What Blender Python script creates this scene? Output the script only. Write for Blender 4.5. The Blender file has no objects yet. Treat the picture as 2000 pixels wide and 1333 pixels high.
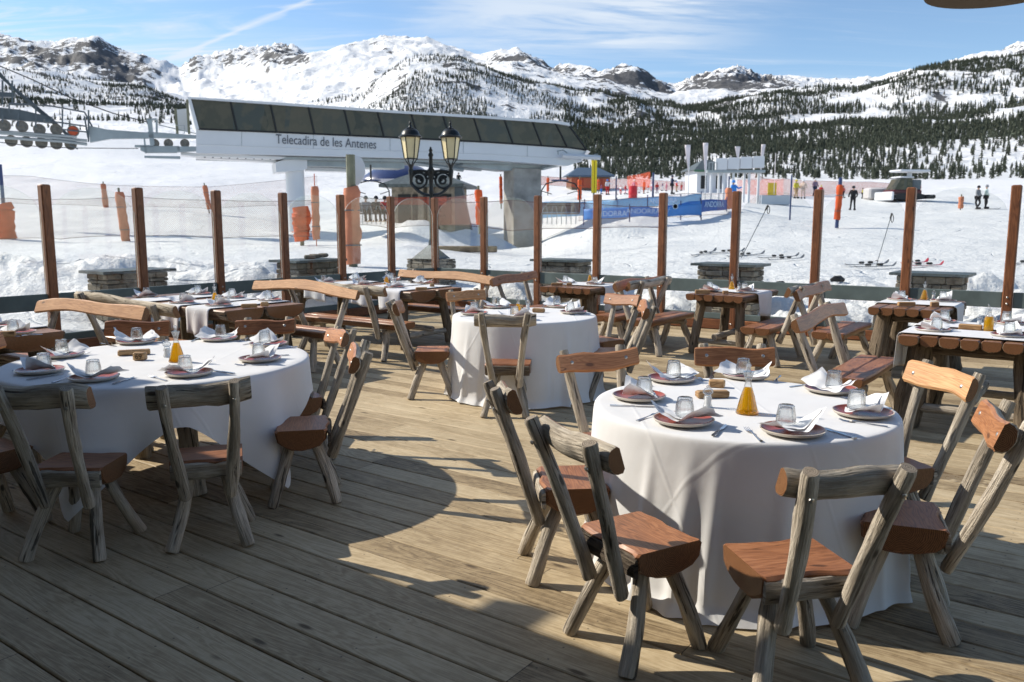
import bpy, bmesh, math, random
import numpy as np
from mathutils import Vector, Matrix, Euler

R = math.radians
S = bpy.context.scene
COL = S.collection

# ------------------------------------------------------------------ camera
EYE = 1.65
PITCH = R(8.2)
FPX = 1619.0                      # focal length in pixels of the 2000 px wide photograph
cam_d = bpy.data.cameras.new('camera')
cam = bpy.data.objects.new('camera', cam_d)
COL.objects.link(cam)
cam.location = (0, 0, EYE)
cam.rotation_euler = (R(90) - PITCH, 0, 0)
cam_d.sensor_width = 36.0
cam_d.lens = FPX / 2000 * 36
cam_d.clip_start = 0.05
cam_d.clip_end = 20000
cam_d.dof.use_dof = True
cam_d.dof.focus_distance = 4.6
cam_d.dof.aperture_fstop = 5.0
S.camera = cam

# ------------------------------------------------------------------ sun, sky, exposure
SUN_DIR = Vector((-0.94 * math.cos(R(35.5)), 0.342 * math.cos(R(35.5)), math.sin(R(35.5)))).normalized()
sl = bpy.data.lights.new('sun', 'SUN')
sl.energy = 4.35
sl.angle = R(0.53)
sl.color = (1.0, 0.925, 0.80)
sun = bpy.data.objects.new('sun', sl)
COL.objects.link(sun)
sun.rotation_euler = SUN_DIR.to_track_quat('Z', 'Y').to_euler()
sun.location = SUN_DIR * 50
S.view_settings.view_transform = 'Standard'
S.view_settings.look = 'None'
S.view_settings.exposure = 0.48
S.view_settings.gamma = 1.0

world = bpy.data.worlds.new('World')
S.world = world
world.use_nodes = True
wt = world.node_tree
for n in list(wt.nodes):
    wt.nodes.remove(n)

def WN(t, **k):
    n = wt.nodes.new(t)
    for a, b in k.items():
        setattr(n, a, b)
    return n
_out = WN('ShaderNodeOutputWorld')
_bg = WN('ShaderNodeBackground')
_bg.inputs['Strength'].default_value = 0.116
_sky = WN('ShaderNodeTexSky', sky_type='NISHITA', sun_disc=False)
_sky.sun_elevation = R(35.5)
_sky.sun_rotation = math.atan2(SUN_DIR.x, SUN_DIR.y)
_sky.altitude = 2000
_sky.air_density = 1.15
_sky.dust_density = 0.3
_sky.ozone_density = 2.4
_tc = WN('ShaderNodeTexCoord')
# wispy cirrus: stretched noise over the direction, denser towards the left of the ridge
_sep = WN('ShaderNodeSeparateXYZ')
wt.links.new(_tc.outputs['Generated'], _sep.inputs[0])
def wmath(op, a, b=None, c=None, clamp=False):
    n = WN('ShaderNodeMath', operation=op, use_clamp=clamp)
    for i, v in enumerate((a, b, c)):
        if v is None:
            continue
        if isinstance(v, (int, float)):
            n.inputs[i].default_value = v
        else:
            wt.links.new(v, n.inputs[i])
    return n.outputs[0]
X_, Y_, Z_ = _sep.outputs
# project onto a cloud layer: x/z', y/z'
_den = wmath('ADD', wmath('MAXIMUM', Z_, 0.0), 0.12)
_cx = wmath('DIVIDE', X_, _den)
_cy = wmath('DIVIDE', Y_, _den)
_cmb = WN('ShaderNodeCombineXYZ')
wt.links.new(_cx, _cmb.inputs[0]); wt.links.new(_cy, _cmb.inputs[1])
def wnoise(scale, rot, sc, detail, rough, dist):
    mp = WN('ShaderNodeMapping')
    mp.inputs['Rotation'].default_value = (0, 0, R(rot))
    mp.inputs['Scale'].default_value = sc
    wt.links.new(_cmb.outputs[0], mp.inputs[0])
    nz = WN('ShaderNodeTexNoise')
    nz.inputs['Scale'].default_value = scale
    nz.inputs['Detail'].default_value = detail
    nz.inputs['Roughness'].default_value = rough
    nz.inputs['Distortion'].default_value = dist
    wt.links.new(mp.outputs[0], nz.inputs['Vector'])
    return nz.outputs[0]
def wramp(v, a, b, lo=0.0, hi=1.0):
    n = WN('ShaderNodeMapRange', interpolation_type='SMOOTHSTEP')
    wt.links.new(v, n.inputs[0])
    n.inputs[1].default_value = a; n.inputs[2].default_value = b
    n.inputs[3].default_value = lo; n.inputs[4].default_value = hi
    return n.outputs[0]
_big = wramp(wnoise(0.9, 20, (1.0, 0.8, 1), 3, 0.5, 0.3), 0.42, 0.66)
_fine = wramp(wnoise(2.2, 35, (0.5, 2.4, 1), 9, 0.62, 1.6), 0.38, 0.74)
_fine2 = wramp(wnoise(5.0, 60, (0.35, 2.2, 1), 7, 0.6, 0.8), 0.40, 0.75)
_u = wmath('DIVIDE', X_, wmath('MAXIMUM', Y_, 0.05))
_e = wmath('DIVIDE', Z_, wmath('MAXIMUM', Y_, 0.05))
# the clouds lie mostly left and centre, few to the right
_side = wramp(_u, 0.05, 0.42, 1.0, 0.10)
_c1 = wmath('MULTIPLY', wmath('MULTIPLY', _big, wmath('MULTIPLY', _fine, 1.5)), _side)
_c2 = wmath('MULTIPLY', wmath('MULTIPLY', wmath('MULTIPLY', _fine2, _fine), 0.55), wramp(_u, 0.1, 0.5, 1.0, 0.25))
# the bank of cirrus above the middle peak
_bank = wmath('MULTIPLY', wmath('MULTIPLY', wramp(_u, -0.16, 0.0), wramp(_u, 0.34, 0.12)), wramp(_e, 0.17, 0.215))
_c3 = wmath('MULTIPLY', wmath('MULTIPLY', _bank, wramp(wnoise(1.6, 48, (0.6, 2.6, 1), 9, 0.6, 1.2), 0.32, 0.62)), 0.9)
# low bright veil just above the left ridge
_veil = wmath('MULTIPLY', wmath('MULTIPLY', wramp(_e, 0.24, 0.16), wramp(_u, 0.0, -0.15)), wmath('MULTIPLY_ADD', _fine, 0.75, 0.30))
# a widening contrail, a straight band in direction space
_d = wmath('ABSOLUTE', wmath('SUBTRACT', _e, wmath('MULTIPLY_ADD', _u, 0.40, 0.3455)))
_wd = wmath('ADD', wmath('MULTIPLY', _fine2, 0.006), 0.003)
_trail = wmath('SUBTRACT', 1.0, wmath('DIVIDE', _d, _wd), clamp=True)
_trail = wmath('MULTIPLY', wmath('MULTIPLY', _trail, wramp(_u, -0.44, -0.36)), wmath('MULTIPLY', wramp(_u, -0.1, -0.2), 0.75))
_cl = wmath('ADD', wmath('ADD', _c1, _c2), wmath('ADD', wmath('ADD', _c3, _veil), _trail))
_cl = wmath('MULTIPLY', wmath('MINIMUM', _cl, 1.0), wramp(Z_, 0.0, 0.06))
_mix = WN('ShaderNodeMixRGB')
_mix.inputs[2].default_value = (5.0, 5.5, 6.1, 1)
wt.links.new(wmath('MULTIPLY', _cl, 0.85), _mix.inputs[0])
_tint = WN('ShaderNodeMixRGB', blend_type='MULTIPLY')
_tint.inputs[0].default_value = 1.0
_tint.inputs[2].default_value = (.95, .985, 1.0, 1)
wt.links.new(_sky.outputs[0], _tint.inputs[1])
wt.links.new(_tint.outputs[0], _mix.inputs[1])
wt.links.new(_mix.outputs[0], _bg.inputs['Color'])
wt.links.new(_bg.outputs[0], _out.inputs[0])

# ------------------------------------------------------------------ photograph <-> world
CP, SP = math.cos(PITCH), math.sin(PITCH)
def ray_z(py):
    """rise per metre of depth Y for a picture row"""
    s = (667 - py) / FPX
    return (s * CP - SP) / (CP + s * SP)
def at_y(px, py, Y):
    k = ray_z(py)
    z = Y * k
    c = Y * CP - z * SP
    return Vector(((px - 1000) / FPX * c, Y, EYE + z))
def at_z(px, py, z):
    k = ray_z(py)
    return at_y(px, py, (z - EYE) / k)
def to_px(p):
    Z = p[2] - EYE
    c = p[1] * CP - Z * SP
    v = p[1] * SP + Z * CP
    return 1000 + FPX * p[0] / c, 667 - FPX * v / c
U = Vector((0.809, -0.588, 0)).normalized()     # terrace axis towards the near right
V = Vector((0.588, 0.809, 0)).normalized()      # terrace axis towards the far right
CORNER = Vector((-1.5, 16.2, 0))                # far corner of the terrace
HU, HV = -36.0, 54.0                            # headings of those axes in degrees

# ------------------------------------------------------------------ objects
def tag(o, label=None, cat=None, group=None, kind=None):
    if label: o['label'] = label
    if cat: o['category'] = cat
    if group: o['group'] = group
    if kind: o['kind'] = kind
    return o
def empty(name, loc=(0, 0, 0), rz=0.0, label=None, cat=None, group=None):
    o = bpy.data.objects.new(name, None)
    COL.objects.link(o)
    o.location = loc
    o.rotation_euler = (0, 0, rz)
    o.empty_display_size = 0.1
    return tag(o, label, cat, group)
def kids(o):
    return [c for c in COL.objects if c.parent is o]
CHILD = {}
def link(o, parent=None):
    COL.objects.link(o)
    if parent is not None:
        o.parent = parent
        CHILD.setdefault(parent.name, []).append(o)
    return o
def copy_tree(o, parent=None):
    c = o.copy()
    link(c, parent)
    for ch in CHILD.get(o.name, []):
        copy_tree(ch, c)
    return c

class MB:
    """collects polygons with uvs and material slots, builds ONE mesh object"""
    def __init__(s):
        s.v, s.f, s.uv, s.m = [], [], [], []
    def add(s, verts, faces, uvs=None, mi=0):
        b = len(s.v)
        s.v.extend([tuple(p) for p in verts])
        for k, f in enumerate(faces):
            s.f.append([b + i for i in f])
            if uvs is None:
                s.uv.append([(verts[i][0], verts[i][1]) for i in f])
            else:
                s.uv.append(uvs[k])
            s.m.append(mi if not isinstance(mi, (list, tuple)) else mi[k])
        return s
    def box(s, c, size, rz=0.0, mi=0, axes=None, bev=0.0):
        hx, hy, hz = size[0] / 2, size[1] / 2, size[2] / 2
        c = Vector(c)
        if axes is None:
            ca, sa = math.cos(rz), math.sin(rz)
            axes = (Vector((ca, sa, 0)), Vector((-sa, ca, 0)), Vector((0, 0, 1)))
        ax, ay, az = axes
        if bev <= 0:
            P = [c + ax * (hx * i) + ay * (hy * j) + az * (hz * k) for i in (-1, 1) for j in (-1, 1) for k in (-1, 1)]
            F = [(0, 1, 3, 2), (4, 6, 7, 5), (0, 4, 5, 1), (2, 3, 7, 6), (0, 2, 6, 4), (1, 5, 7, 3)]
        else:
            b = bev
            sec = [(-hx + b, -hy), (hx - b, -hy), (hx, -hy + b), (hx, hy - b), (hx - b, hy), (-hx + b, hy), (-hx, hy - b), (-hx, -hy + b)]
            P, F = [], []
            for (z, k) in ((-hz, b), (-hz + b, 0), (hz - b, 0), (hz, b)):
                for (x, y) in sec:
                    x2 = x - math.copysign(k, x) if abs(x) > k else x
                    y2 = y - math.copysign(k, y) if abs(y) > k else y
                    P.append(c + ax * x2 + ay * y2 + az * z)
            for r in range(3):
                for i in range(8):
                    j = (i + 1) % 8
                    F.append((r * 8 + i, r * 8 + j, r * 8 + 8 + j, r * 8 + 8 + i))
            F.append(tuple(range(7, -1, -1)))
            F.append(tuple(range(24, 32)))
        uvs = []
        for f in F:
            pts = [P[i] - c for i in f]
            n = (pts[1] - pts[0]).cross(pts[2] - pts[0])
            a = [abs(n.dot(x)) for x in axes]
            k = a.index(max(a))
            # u runs along the longer axis of the face
            o1, o2 = [i for i in range(3) if i != k]
            if size[o2] > size[o1]:
                o1, o2 = o2, o1
            uvs.append([(p.dot(axes[o2]) + k * 3.1, p.dot(axes[o1])) for p in pts])
        return s.add(P, F, uvs, mi)
    def tube(s, pts, rad, n=8, mi=0, cap=None, wob=0.0, rng=None, flat=1.0, up=None, closed_ends=True):
        pts = [Vector(p) for p in pts]
        if not isinstance(rad, (list, tuple)):
            rad = [rad] * len(pts)
        d0 = (pts[1] - pts[0]).normalized()
        a = Vector(up) if up is not None else (Vector((0, 0, 1)) if abs(d0.z) < 0.9 else Vector((1, 0, 0)))
        P, Vv = [], []
        L = 0
        ph = [(rng.uniform(0, 6.28), rng.uniform(0.4, 1.0)) for _ in range(3)] if rng else None
        for i, p in enumerate(pts):
            d = (pts[min(i + 1, len(pts) - 1)] - pts[max(i - 1, 0)]).normalized()
            x = a - d * a.dot(d)
            x.normalize()
            a = x
            y = d.cross(x)
            if i:
                L += (p - pts[i - 1]).length
            Vv.append(L)
            for k in range(n):
                t = 2 * math.pi * k / n
                r = rad[i]
                if ph and wob:
                    r *= 1 + wob * (ph[0][1] * math.sin(2 * t + ph[0][0] + i * 0.55) + 0.6 * ph[1][1] * math.sin(3 * t + ph[1][0] - i * 0.9) + rng.uniform(-0.35, 0.35))
                P.append(p + x * (r * math.cos(t)) + y * (r * math.sin(t) * flat))
        F, W = [], []
        per = 2 * math.pi * max(rad)
        for i in range(len(pts) - 1):
            for k in range(n):
                j = (k + 1) % n
                F.append((i * n + k, i * n + j, i * n + n + j, i * n + n + k))
                W.append([(k / n * per, Vv[i]), ((k + 1) / n * per, Vv[i]), ((k + 1) / n * per, Vv[i + 1]), (k / n * per, Vv[i + 1])])
        s.add(P, F, W, mi)
        if closed_ends:
            cm = mi if cap is None else cap
            for e, base in ((0, 0), (1, (len(pts) - 1) * n)):
                ring = P[base:base + n]
                c = pts[0] if e == 0 else pts[-1]
                r = rad[0] if e == 0 else rad[-1]
                poly = list(range(n - 1, -1, -1)) if e == 0 else list(range(n))
                uv = [(math.cos(2 * math.pi * i / n) * r, math.sin(2 * math.pi * i / n) * r) for i in poly]
                s.add(ring, [poly], [uv], cm)
        return s
    def log(s, p0, p1, r0, r1, rng, seg=9, n=12, bend=0.02, mi=0, cap=1, wob=0.09):
        """a natural log: slightly bent, lumpy, with softened sawn ends"""
        p0, p1 = Vector(p0), Vector(p1)
        d = p1 - p0
        L = d.length
        q = Vector((rng.uniform(-1, 1), rng.uniform(-1, 1), rng.uniform(-1, 1))) * bend
        kn = rng.uniform(0.2, 0.8)
        ph = rng.uniform(0, 6.28)
        pts, rad = [], []
        ts = [0, 0.012 / L] + [k / seg for k in range(1, seg)] + [1 - 0.012 / L, 1]
        for t in ts:
            pts.append(p0 + d * t + q * math.sin(math.pi * t) * .8)
            r = r0 + (r1 - r0) * t
            r *= 1 + 0.03 * math.sin(9 * t + ph) + 0.08 * math.exp(-((t - kn) / 0.06) ** 2)
            rad.append(r)
        rad[0] *= 0.88
        rad[-1] *= 0.88
        return s.tube(pts, rad, n, mi, cap, wob, rng)
    def halflog(s, p0, p1, normal, width, thick, rng, seg=10, bend=0.0, wave=0.0, mflat=0, mbark=1, mend=2, arc=7, bow=0.0, edge=None):
        """log sawn in half lengthwise: flat face along `normal`, round back, sawn ends"""
        p0, p1 = Vector(p0), Vector(p1)
        d = (p1 - p0)
        L = d.length
        d.normalize()
        nrm = Vector(normal)
        nrm = (nrm - d * nrm.dot(d)).normalized()
        side = d.cross(nrm)
        w = width / 2
        b = min(0.012, thick * 0.2)
        eg = b if edge is None else edge
        sec = [(-w + b, 0), (-w * 0.33, 0.0), (w * 0.33, 0.0), (w - b, 0), (w, -b)] + ([(w, -eg)] if eg > b else [])
        for k in range(1, arc):
            t = math.pi * k / arc
            sec.append((w * math.cos(t) ** 1 * (1.0 if abs(math.cos(t)) > 0.2 else 1.0), -eg - (thick - eg) * math.sin(t) ** 0.75))
        if eg > b: sec.append((-w, -eg))
        sec.append((-w, -b))
        ns = len(sec)
        ph = [rng.uniform(0, 6.28) for _ in range(4)]
        ts = [0, 0.01 / L] + [k / seg for k in range(1, seg)] + [1 - 0.01 / L, 1]
        P, Vv = [], []
        for ti, t in enumerate(ts):
            sc = 0.93 if ti in (0, len(ts) - 1) else 1.0
            off = bend * (4 * t * (1 - t)) + wave * math.sin(2 * math.pi * t * 1.3 + ph[0])
            bo = bow * (4 * t * (1 - t))
            ws = 1 + 0.05 * math.sin(7 * t + ph[1]) + 0.03 * math.sin(17 * t + ph[2])
            c = p0 + d * (L * t) + side * off + nrm * bo
            Vv.append(L * t)
            for k, (x, y) in enumerate(sec):
                jit = 1.0 if (k < 4) else 1 + rng.uniform(-0.035, 0.035)
                P.append(c + side * (x * ws * sc * jit) + nrm * (y * sc * jit))
        F, W, M = [], [], []
        acc = [0]
        for k in range(ns):
            a, c2 = sec[k], sec[(k + 1) % ns]
            acc.append(acc[-1] + math.hypot(a[0] - c2[0], a[1] - c2[1]))
        for i in range(len(ts) - 1):
            for k in range(ns):
                j = (k + 1) % ns
                F.append((i * ns + k, i * ns + j, i * ns + ns + j, i * ns + ns + k))
                W.append([(acc[k], Vv[i]), (acc[k + 1], Vv[i]), (acc[k + 1], Vv[i + 1]), (acc[k], Vv[i + 1])])
                M.append(mflat if k < 3 or k == 3 or k == ns - 1 else mbark)
        s.add(P, F, W, M)
        for e in (0, 1):
            base = 0 if e == 0 else (len(ts) - 1) * ns
            poly = list(range(ns)) if e == 1 else list(range(ns - 1, -1, -1))
            s.add(P[base:base + ns], [poly], [[(sec[i][0] + 0.01, sec[i][1] + 0.02) for i in poly]], mend)
        return s
    def lathe(s, prof, c=(0, 0, 0), n=20, mi=0, flute=0.0, nf=9, axes=None):
        c = Vector(c)
        ax, ay, az = axes or (Vector((1, 0, 0)), Vector((0, 1, 0)), Vector((0, 0, 1)))
        P, F, W, M = [], [], [], []
        for (r, z) in prof:
            for k in range(n):
                t = 2 * math.pi * k / n
                rr = r * (1 + flute * math.cos(nf * t))
                P.append(c + ax * (rr * math.cos(t)) + ay * (rr * math.sin(t)) + az * z)
        L = 0
        for i in range(len(prof) - 1):
            L2 = L + math.hypot(prof[i + 1][0] - prof[i][0], prof[i + 1][1] - prof[i][1])
            for k in range(n):
                j = (k + 1) % n
                F.append((i * n + k, i * n + j, i * n + n + j, i * n + n + k))
                W.append([(k / n, L), ((k + 1) / n, L), ((k + 1) / n, L2), (k / n, L2)])
                M.append(mi[i] if isinstance(mi, (list, tuple)) else mi)
            L = L2
        s.add(P, F, W, M)
        if prof[0][0] > 1e-4:
            s.add(P[:n], [list(range(n - 1, -1, -1))], None, M[0])
        if prof[-1][0] > 1e-4:
            s.add(P[-n:], [list(range(n))], None, M[-1])
        return s
    def grid(s, nu, nv, fn, mi=0, close_u=False, uvf=None):
        P = [fn(i / nu, j / nv) for j in range(nv + 1) for i in range(nu + (0 if close_u else 1))]
        w = nu + (0 if close_u else 1)
        F, W = [], []
        for j in range(nv):
            for i in range(nu):
                i2 = (i + 1) % w if close_u else i + 1
                F.append((j * w + i, j * w + i2, (j + 1) * w + i2, (j + 1) * w + i))
                q = [(i / nu, j / nv), ((i + 1) / nu, j / nv), ((i + 1) / nu, (j + 1) / nv), (i / nu, (j + 1) / nv)]
                W.append([uvf(a, b) for a, b in q] if uvf else q)
        return s.add(P, F, W, mi)
    def poly(s, pts, thick, direction, mi=0, side=None):
        """a flat outline given a real thickness"""
        pts = [Vector(p) for p in pts]
        d = Vector(direction).normalized() * thick
        n = len(pts)
        P = pts + [p + d for p in pts]
        F = [tuple(range(n)), tuple(range(2 * n - 1, n - 1, -1))]
        M = [mi, mi]
        for i in range(n):
            j = (i + 1) % n
            F.append((i, i + n, j + n, j))
            M.append(mi if side is None else side)
        W = [[(P[k].x + P[k].y * .3, P[k].z) for k in f] for f in F]
        return s.add(P, F, W, M)
    def mesh(s, name, mats, smooth=40):
        me = bpy.data.meshes.new(name)
        me.from_pydata([tuple(p) for p in s.v], [], s.f)
        uvl = me.uv_layers.new(name='UVMap')
        flat = np.array([c for f in s.uv for p in f for c in (p[0], p[1])], dtype=np.float32)
        uvl.data.foreach_set('uv', flat)
        me.polygons.foreach_set('material_index', np.array(s.m, dtype=np.int32))
        if not isinstance(mats, (list, tuple)):
            mats = [mats]
        for m in mats:
            me.materials.append(m)
        bm = bmesh.new()
        bm.from_mesh(me)
        bmesh.ops.remove_doubles(bm, verts=bm.verts, dist=1e-5)
        bmesh.ops.recalc_face_normals(bm, faces=bm.faces)
        bm.to_mesh(me)
        bm.free()
        if smooth:
            me.polygons.foreach_set('use_smooth', np.ones(len(me.polygons), dtype=bool))
            me.set_sharp_from_angle(angle=R(smooth))
        me.update()
        return me
    def build(s, name, mats, parent=None, smooth=40, loc=None):
        o = bpy.data.objects.new(name, s.mesh(name, mats, smooth))
        link(o, parent)
        if loc is not None:
            o.location = loc
        return o
    def build_thing(s, name, mats, label, cat, group=None, kind=None, smooth=40, loc=None, rz=0):
        o = s.build(name, mats, None, smooth, loc)
        o.rotation_euler = (0, 0, rz)
        return tag(o, label, cat, group, kind)

# ------------------------------------------------------------------ materials
class NT:
    def __init__(s, name):
        s.m = bpy.data.materials.new(name)
        s.m.use_nodes = True
        s.t = s.m.node_tree
        for n in list(s.t.nodes):
            s.t.nodes.remove(n)
        s.out = s.n('ShaderNodeOutputMaterial')
    def n(s, t, **k):
        n = s.t.nodes.new(t)
        for a, b in k.items():
            setattr(n, a, b)
        return n
    def l(s, a, b):
        s.t.links.new(a, b)
    def inp(s, node, key, v):
        if v is None:
            return
        if hasattr(v, 'is_linked') or hasattr(v, 'links'):
            s.l(v, node.inputs[key])
        else:
            if isinstance(v, (tuple, list)) and len(v) == 3 and node.inputs[key].type == 'RGBA':
                v = (*v, 1)
            node.inputs[key].default_value = v
    def math(s, op, a, b=None, c=None, clamp=False):
        n = s.n('ShaderNodeMath', operation=op, use_clamp=clamp)
        for i, v in enumerate((a, b, c)):
            if v is not None:
                s.inp(n, i, v)
        return n.outputs[0]
    def coord(s, kind='Object', scale=(1, 1, 1), rot=(0, 0, 0), rnd=True):
        tc = s.n('ShaderNodeTexCoord')
        mp = s.n('ShaderNodeMapping')
        mp.inputs['Scale'].default_value = scale
        mp.inputs['Rotation'].default_value = rot
        s.l(tc.outputs[kind], mp.inputs[0])
        if rnd:
            oi = s.n('ShaderNodeObjectInfo')
            k = s.math('MULTIPLY', oi.outputs['Random'], 37.0)
            cb = s.n('ShaderNodeCombineXYZ')
            for i in range(3):
                s.l(k, cb.inputs[i])
            s.l(cb.outputs[0], mp.inputs['Location'])
        return mp.outputs[0]
    def noise(s, vec, scale=5, detail=4, rough=0.55, dist=0.0, out=0):
        n = s.n('ShaderNodeTexNoise')
        s.l(vec, n.inputs['Vector'])
        n.inputs['Scale'].default_value = scale
        n.inputs['Detail'].default_value = detail
        n.inputs['Roughness'].default_value = rough
        n.inputs['Distortion'].default_value = dist
        return n.outputs[out]
    def ramp(s, fac, stops, interp='LINEAR'):
        n = s.n('ShaderNodeValToRGB')
        n.color_ramp.interpolation = interp
        e = n.color_ramp.elements
        while len(e) > 1:
            e.remove(e[0])
        e[0].position = stops[0][0]
        e[0].color = (*stops[0][1], 1) if isinstance(stops[0][1], (tuple, list)) else (stops[0][1],) * 3 + (1,)
        for p, c in stops[1:]:
            k = e.new(p)
            k.color = (*c, 1) if isinstance(c, (tuple, list)) else (c, c, c, 1)
        s.l(fac, n.inputs[0])
        return n.outputs[0]
    def step(s, v, a, b, lo=0.0, hi=1.0):
        n = s.n('ShaderNodeMapRange', interpolation_type='SMOOTHSTEP')
        s.l(v, n.inputs[0])
        for i, x in enumerate((a, b, lo, hi)):
            n.inputs[i + 1].default_value = x
        return n.outputs[0]
    def mix(s, fac, a, b, mode='MIX'):
        n = s.n('ShaderNodeMixRGB', blend_type=mode)
        s.inp(n, 0, fac); s.inp(n, 1, a); s.inp(n, 2, b)
        return n.outputs[0]
    def bump(s, h, strength=0.5, dist=0.01, normal=None):
        n = s.n('ShaderNodeBump')
        n.inputs['Strength'].default_value = strength
        n.inputs['Distance'].default_value = dist
        s.l(h, n.inputs['Height'])
        if normal is not None:
            s.l(normal, n.inputs['Normal'])
        return n.outputs[0]
    def pbr(s, color, rough=0.6, normal=None, metal=0.0, spec=0.5, trans=0.0, ior=1.45, **k):
        b = s.n('ShaderNodeBsdfPrincipled')
        s.inp(b, 'Base Color', color)
        s.inp(b, 'Roughness', rough)
        s.inp(b, 'Metallic', metal)
        s.inp(b, 'Specular IOR Level', spec)
        s.inp(b, 'Transmission Weight', trans)
        s.inp(b, 'IOR', ior)
        if normal is not None:
            s.l(normal, b.inputs['Normal'])
        for a, v in k.items():
            s.inp(b, a.replace('_', ' '), v)
        return b.outputs[0]
    def done(s, sh):
        s.l(sh, s.out.inputs['Surface'])
        return s.m

def plain(name, c, rough=0.5, metal=0.0, spec=0.5, var=0.12, scale=6, bump=0.0):
    t = NT(name)
    co = t.coord('Object')
    nz = t.noise(co, scale, 4)
    lo = tuple(x * (1 - var) for x in c)
    hi = tuple(min(1, x * (1 + var)) for x in c)
    col = t.ramp(nz, [(0.3, lo), (0.7, hi)])
    nm = t.bump(t.noise(co, scale * 5, 4), bump, 0.01) if bump else None
    return t.done(t.pbr(col, rough, nm, metal, spec))

def wood_bark(name, dark, mid, light, amt=0.8):
    """weathered peeled log: streaks and cracks along the length"""
    t = NT(name)
    v1 = t.coord('UV', (42, 3.0, 1))
    v2 = t.coord('UV', (170, 9, 1))
    v3 = t.coord('UV', (7, 3, 1))
    a = t.noise(v1, 1, 7, 0.66, 0.25)
    b = t.noise(v2, 1, 4, 0.6, 0.3)
    c = t.noise(v3, 1, 4, 0.6)
    h = t.math('MULTIPLY_ADD', a, 0.6, t.math('MULTIPLY', b, 0.4))
    h = t.math('MULTIPLY_ADD', h, 2.3, -0.65)
    col = t.ramp(h, [(0.12, dark), (0.42, mid), (0.80, light)])
    col = t.mix(t.step(c, 0.50, 0.68, 0, 0.65), col, tuple(x * 0.55 for x in mid), 'MIX')
    vk = t.n('ShaderNodeTexVoronoi'); t.l(t.coord('UV', (9, 4.2, 1)), vk.inputs['Vector']); vk.inputs['Scale'].default_value = 1
    col = t.mix(t.step(vk.outputs['Distance'], .07, .14, .85, 0), col, tuple(x * .35 for x in dark))
    crack = t.step(t.noise(v1, 0.8, 4, 0.6, 0.5), 0.36, 0.40, 1, 0)
    col = t.mix(t.math('MULTIPLY', crack, 0.8), col, tuple(x * 0.25 for x in dark))
    oi = t.n('ShaderNodeObjectInfo')
    col = t.mix(1.0, col, t.ramp(oi.outputs['Random'], [(0.0, (.72, .70, .68)), (0.5, (.95, .93, .9)), (1.0, (1.12, 1.10, 1.08))]), 'MULTIPLY')
    hh = t.math('SUBTRACT', h, t.math('MULTIPLY', crack, 0.5))
    nm = t.bump(hh, amt * 1.3, 0.014)
    return t.done(t.pbr(col, 0.78, nm, spec=0.25))

def wood_flat(name, dark, mid, light, rough=0.3, gs=1.0, coat=0.25):
    """sawn and varnished face with grain and knots along v"""
    t = NT(name)
    v1 = t.coord('UV', (16 * gs, 1.3 * gs, 1))
    v2 = t.coord('UV', (150, 6, 1))
    w = t.noise(v1, 1, 3, 0.5, 0.8)
    rings = t.math('SINE', t.math('MULTIPLY', w, 70))
    rings = t.math('MULTIPLY_ADD', rings, 0.5, 0.5)
    f = t.noise(v2, 1, 3)
    k = t.math('MULTIPLY_ADD', rings, 0.28, t.math('MULTIPLY', f, 0.55))
    big = t.noise(t.coord('UV', (3, 1.5, 1)), 2, 3)
    k = t.math('ADD', k, t.math('MULTIPLY', t.math('SUBTRACT', big, 0.5), 0.7))
    col = t.ramp(k, [(0.18, dark), (0.45, mid), (0.75, light)])
    ck = t.step(t.math('ABSOLUTE', t.math('SUBTRACT', t.noise(t.coord('UV', (9, .7, 1)), 1, 3, .5), .47)), .0, .006, .8, 0)
    ck = t.math('MULTIPLY', ck, t.step(big, .48, .60))
    col = t.mix(ck, col, tuple(x * .3 for x in dark))
    vo = t.n('ShaderNodeTexVoronoi')
    t.l(t.coord('UV', (9, 3.2, 1)), vo.inputs['Vector'])
    vo.inputs['Scale'].default_value = 1.0
    kn = t.step(vo.outputs['Distance'], 0.06, 0.13, 0.85, 0)
    col = t.mix(kn, col, tuple(x * 0.4 for x in dark))
    oi = t.n('ShaderNodeObjectInfo')
    col = t.mix(1.0, col, t.ramp(oi.outputs['Random'], [(0.0, (.8, .76, .74)), (1.0, (1.12, 1.08, 1.04))]), 'MULTIPLY')
    nm = t.bump(k, 0.12, 0.003)
    return t.done(t.pbr(col, t.math('MULTIPLY_ADD', f, 0.25, rough), nm, spec=0.45, Coat_Weight=coat, Coat_Roughness=0.25))

def wood_end(name, dark, light, rough=0.6):
    t = NT(name)
    tc = t.n('ShaderNodeTexCoord')
    ln = t.n('ShaderNodeVectorMath', operation='LENGTH')
    t.l(tc.outputs['UV'], ln.inputs[0])
    nz = t.noise(tc.outputs['UV'], 18, 3)
    d = t.math('MULTIPLY_ADD', nz, 0.02, ln.outputs['Value'])
    rings = t.math('MULTIPLY_ADD', t.math('SINE', t.math('MULTIPLY', d, 900)), 0.35, 0.5)
    rings = t.math('ADD', rings, t.math('MULTIPLY', t.math('SUBTRACT', t.noise(tc.outputs['UV'], 60, 3), 0.5), 0.8))
    col = t.ramp(rings, [(0.1, dark), (0.8, light)])
    return t.done(t.pbr(col, rough, t.bump(rings, 0.2, 0.002), spec=0.35))

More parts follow.
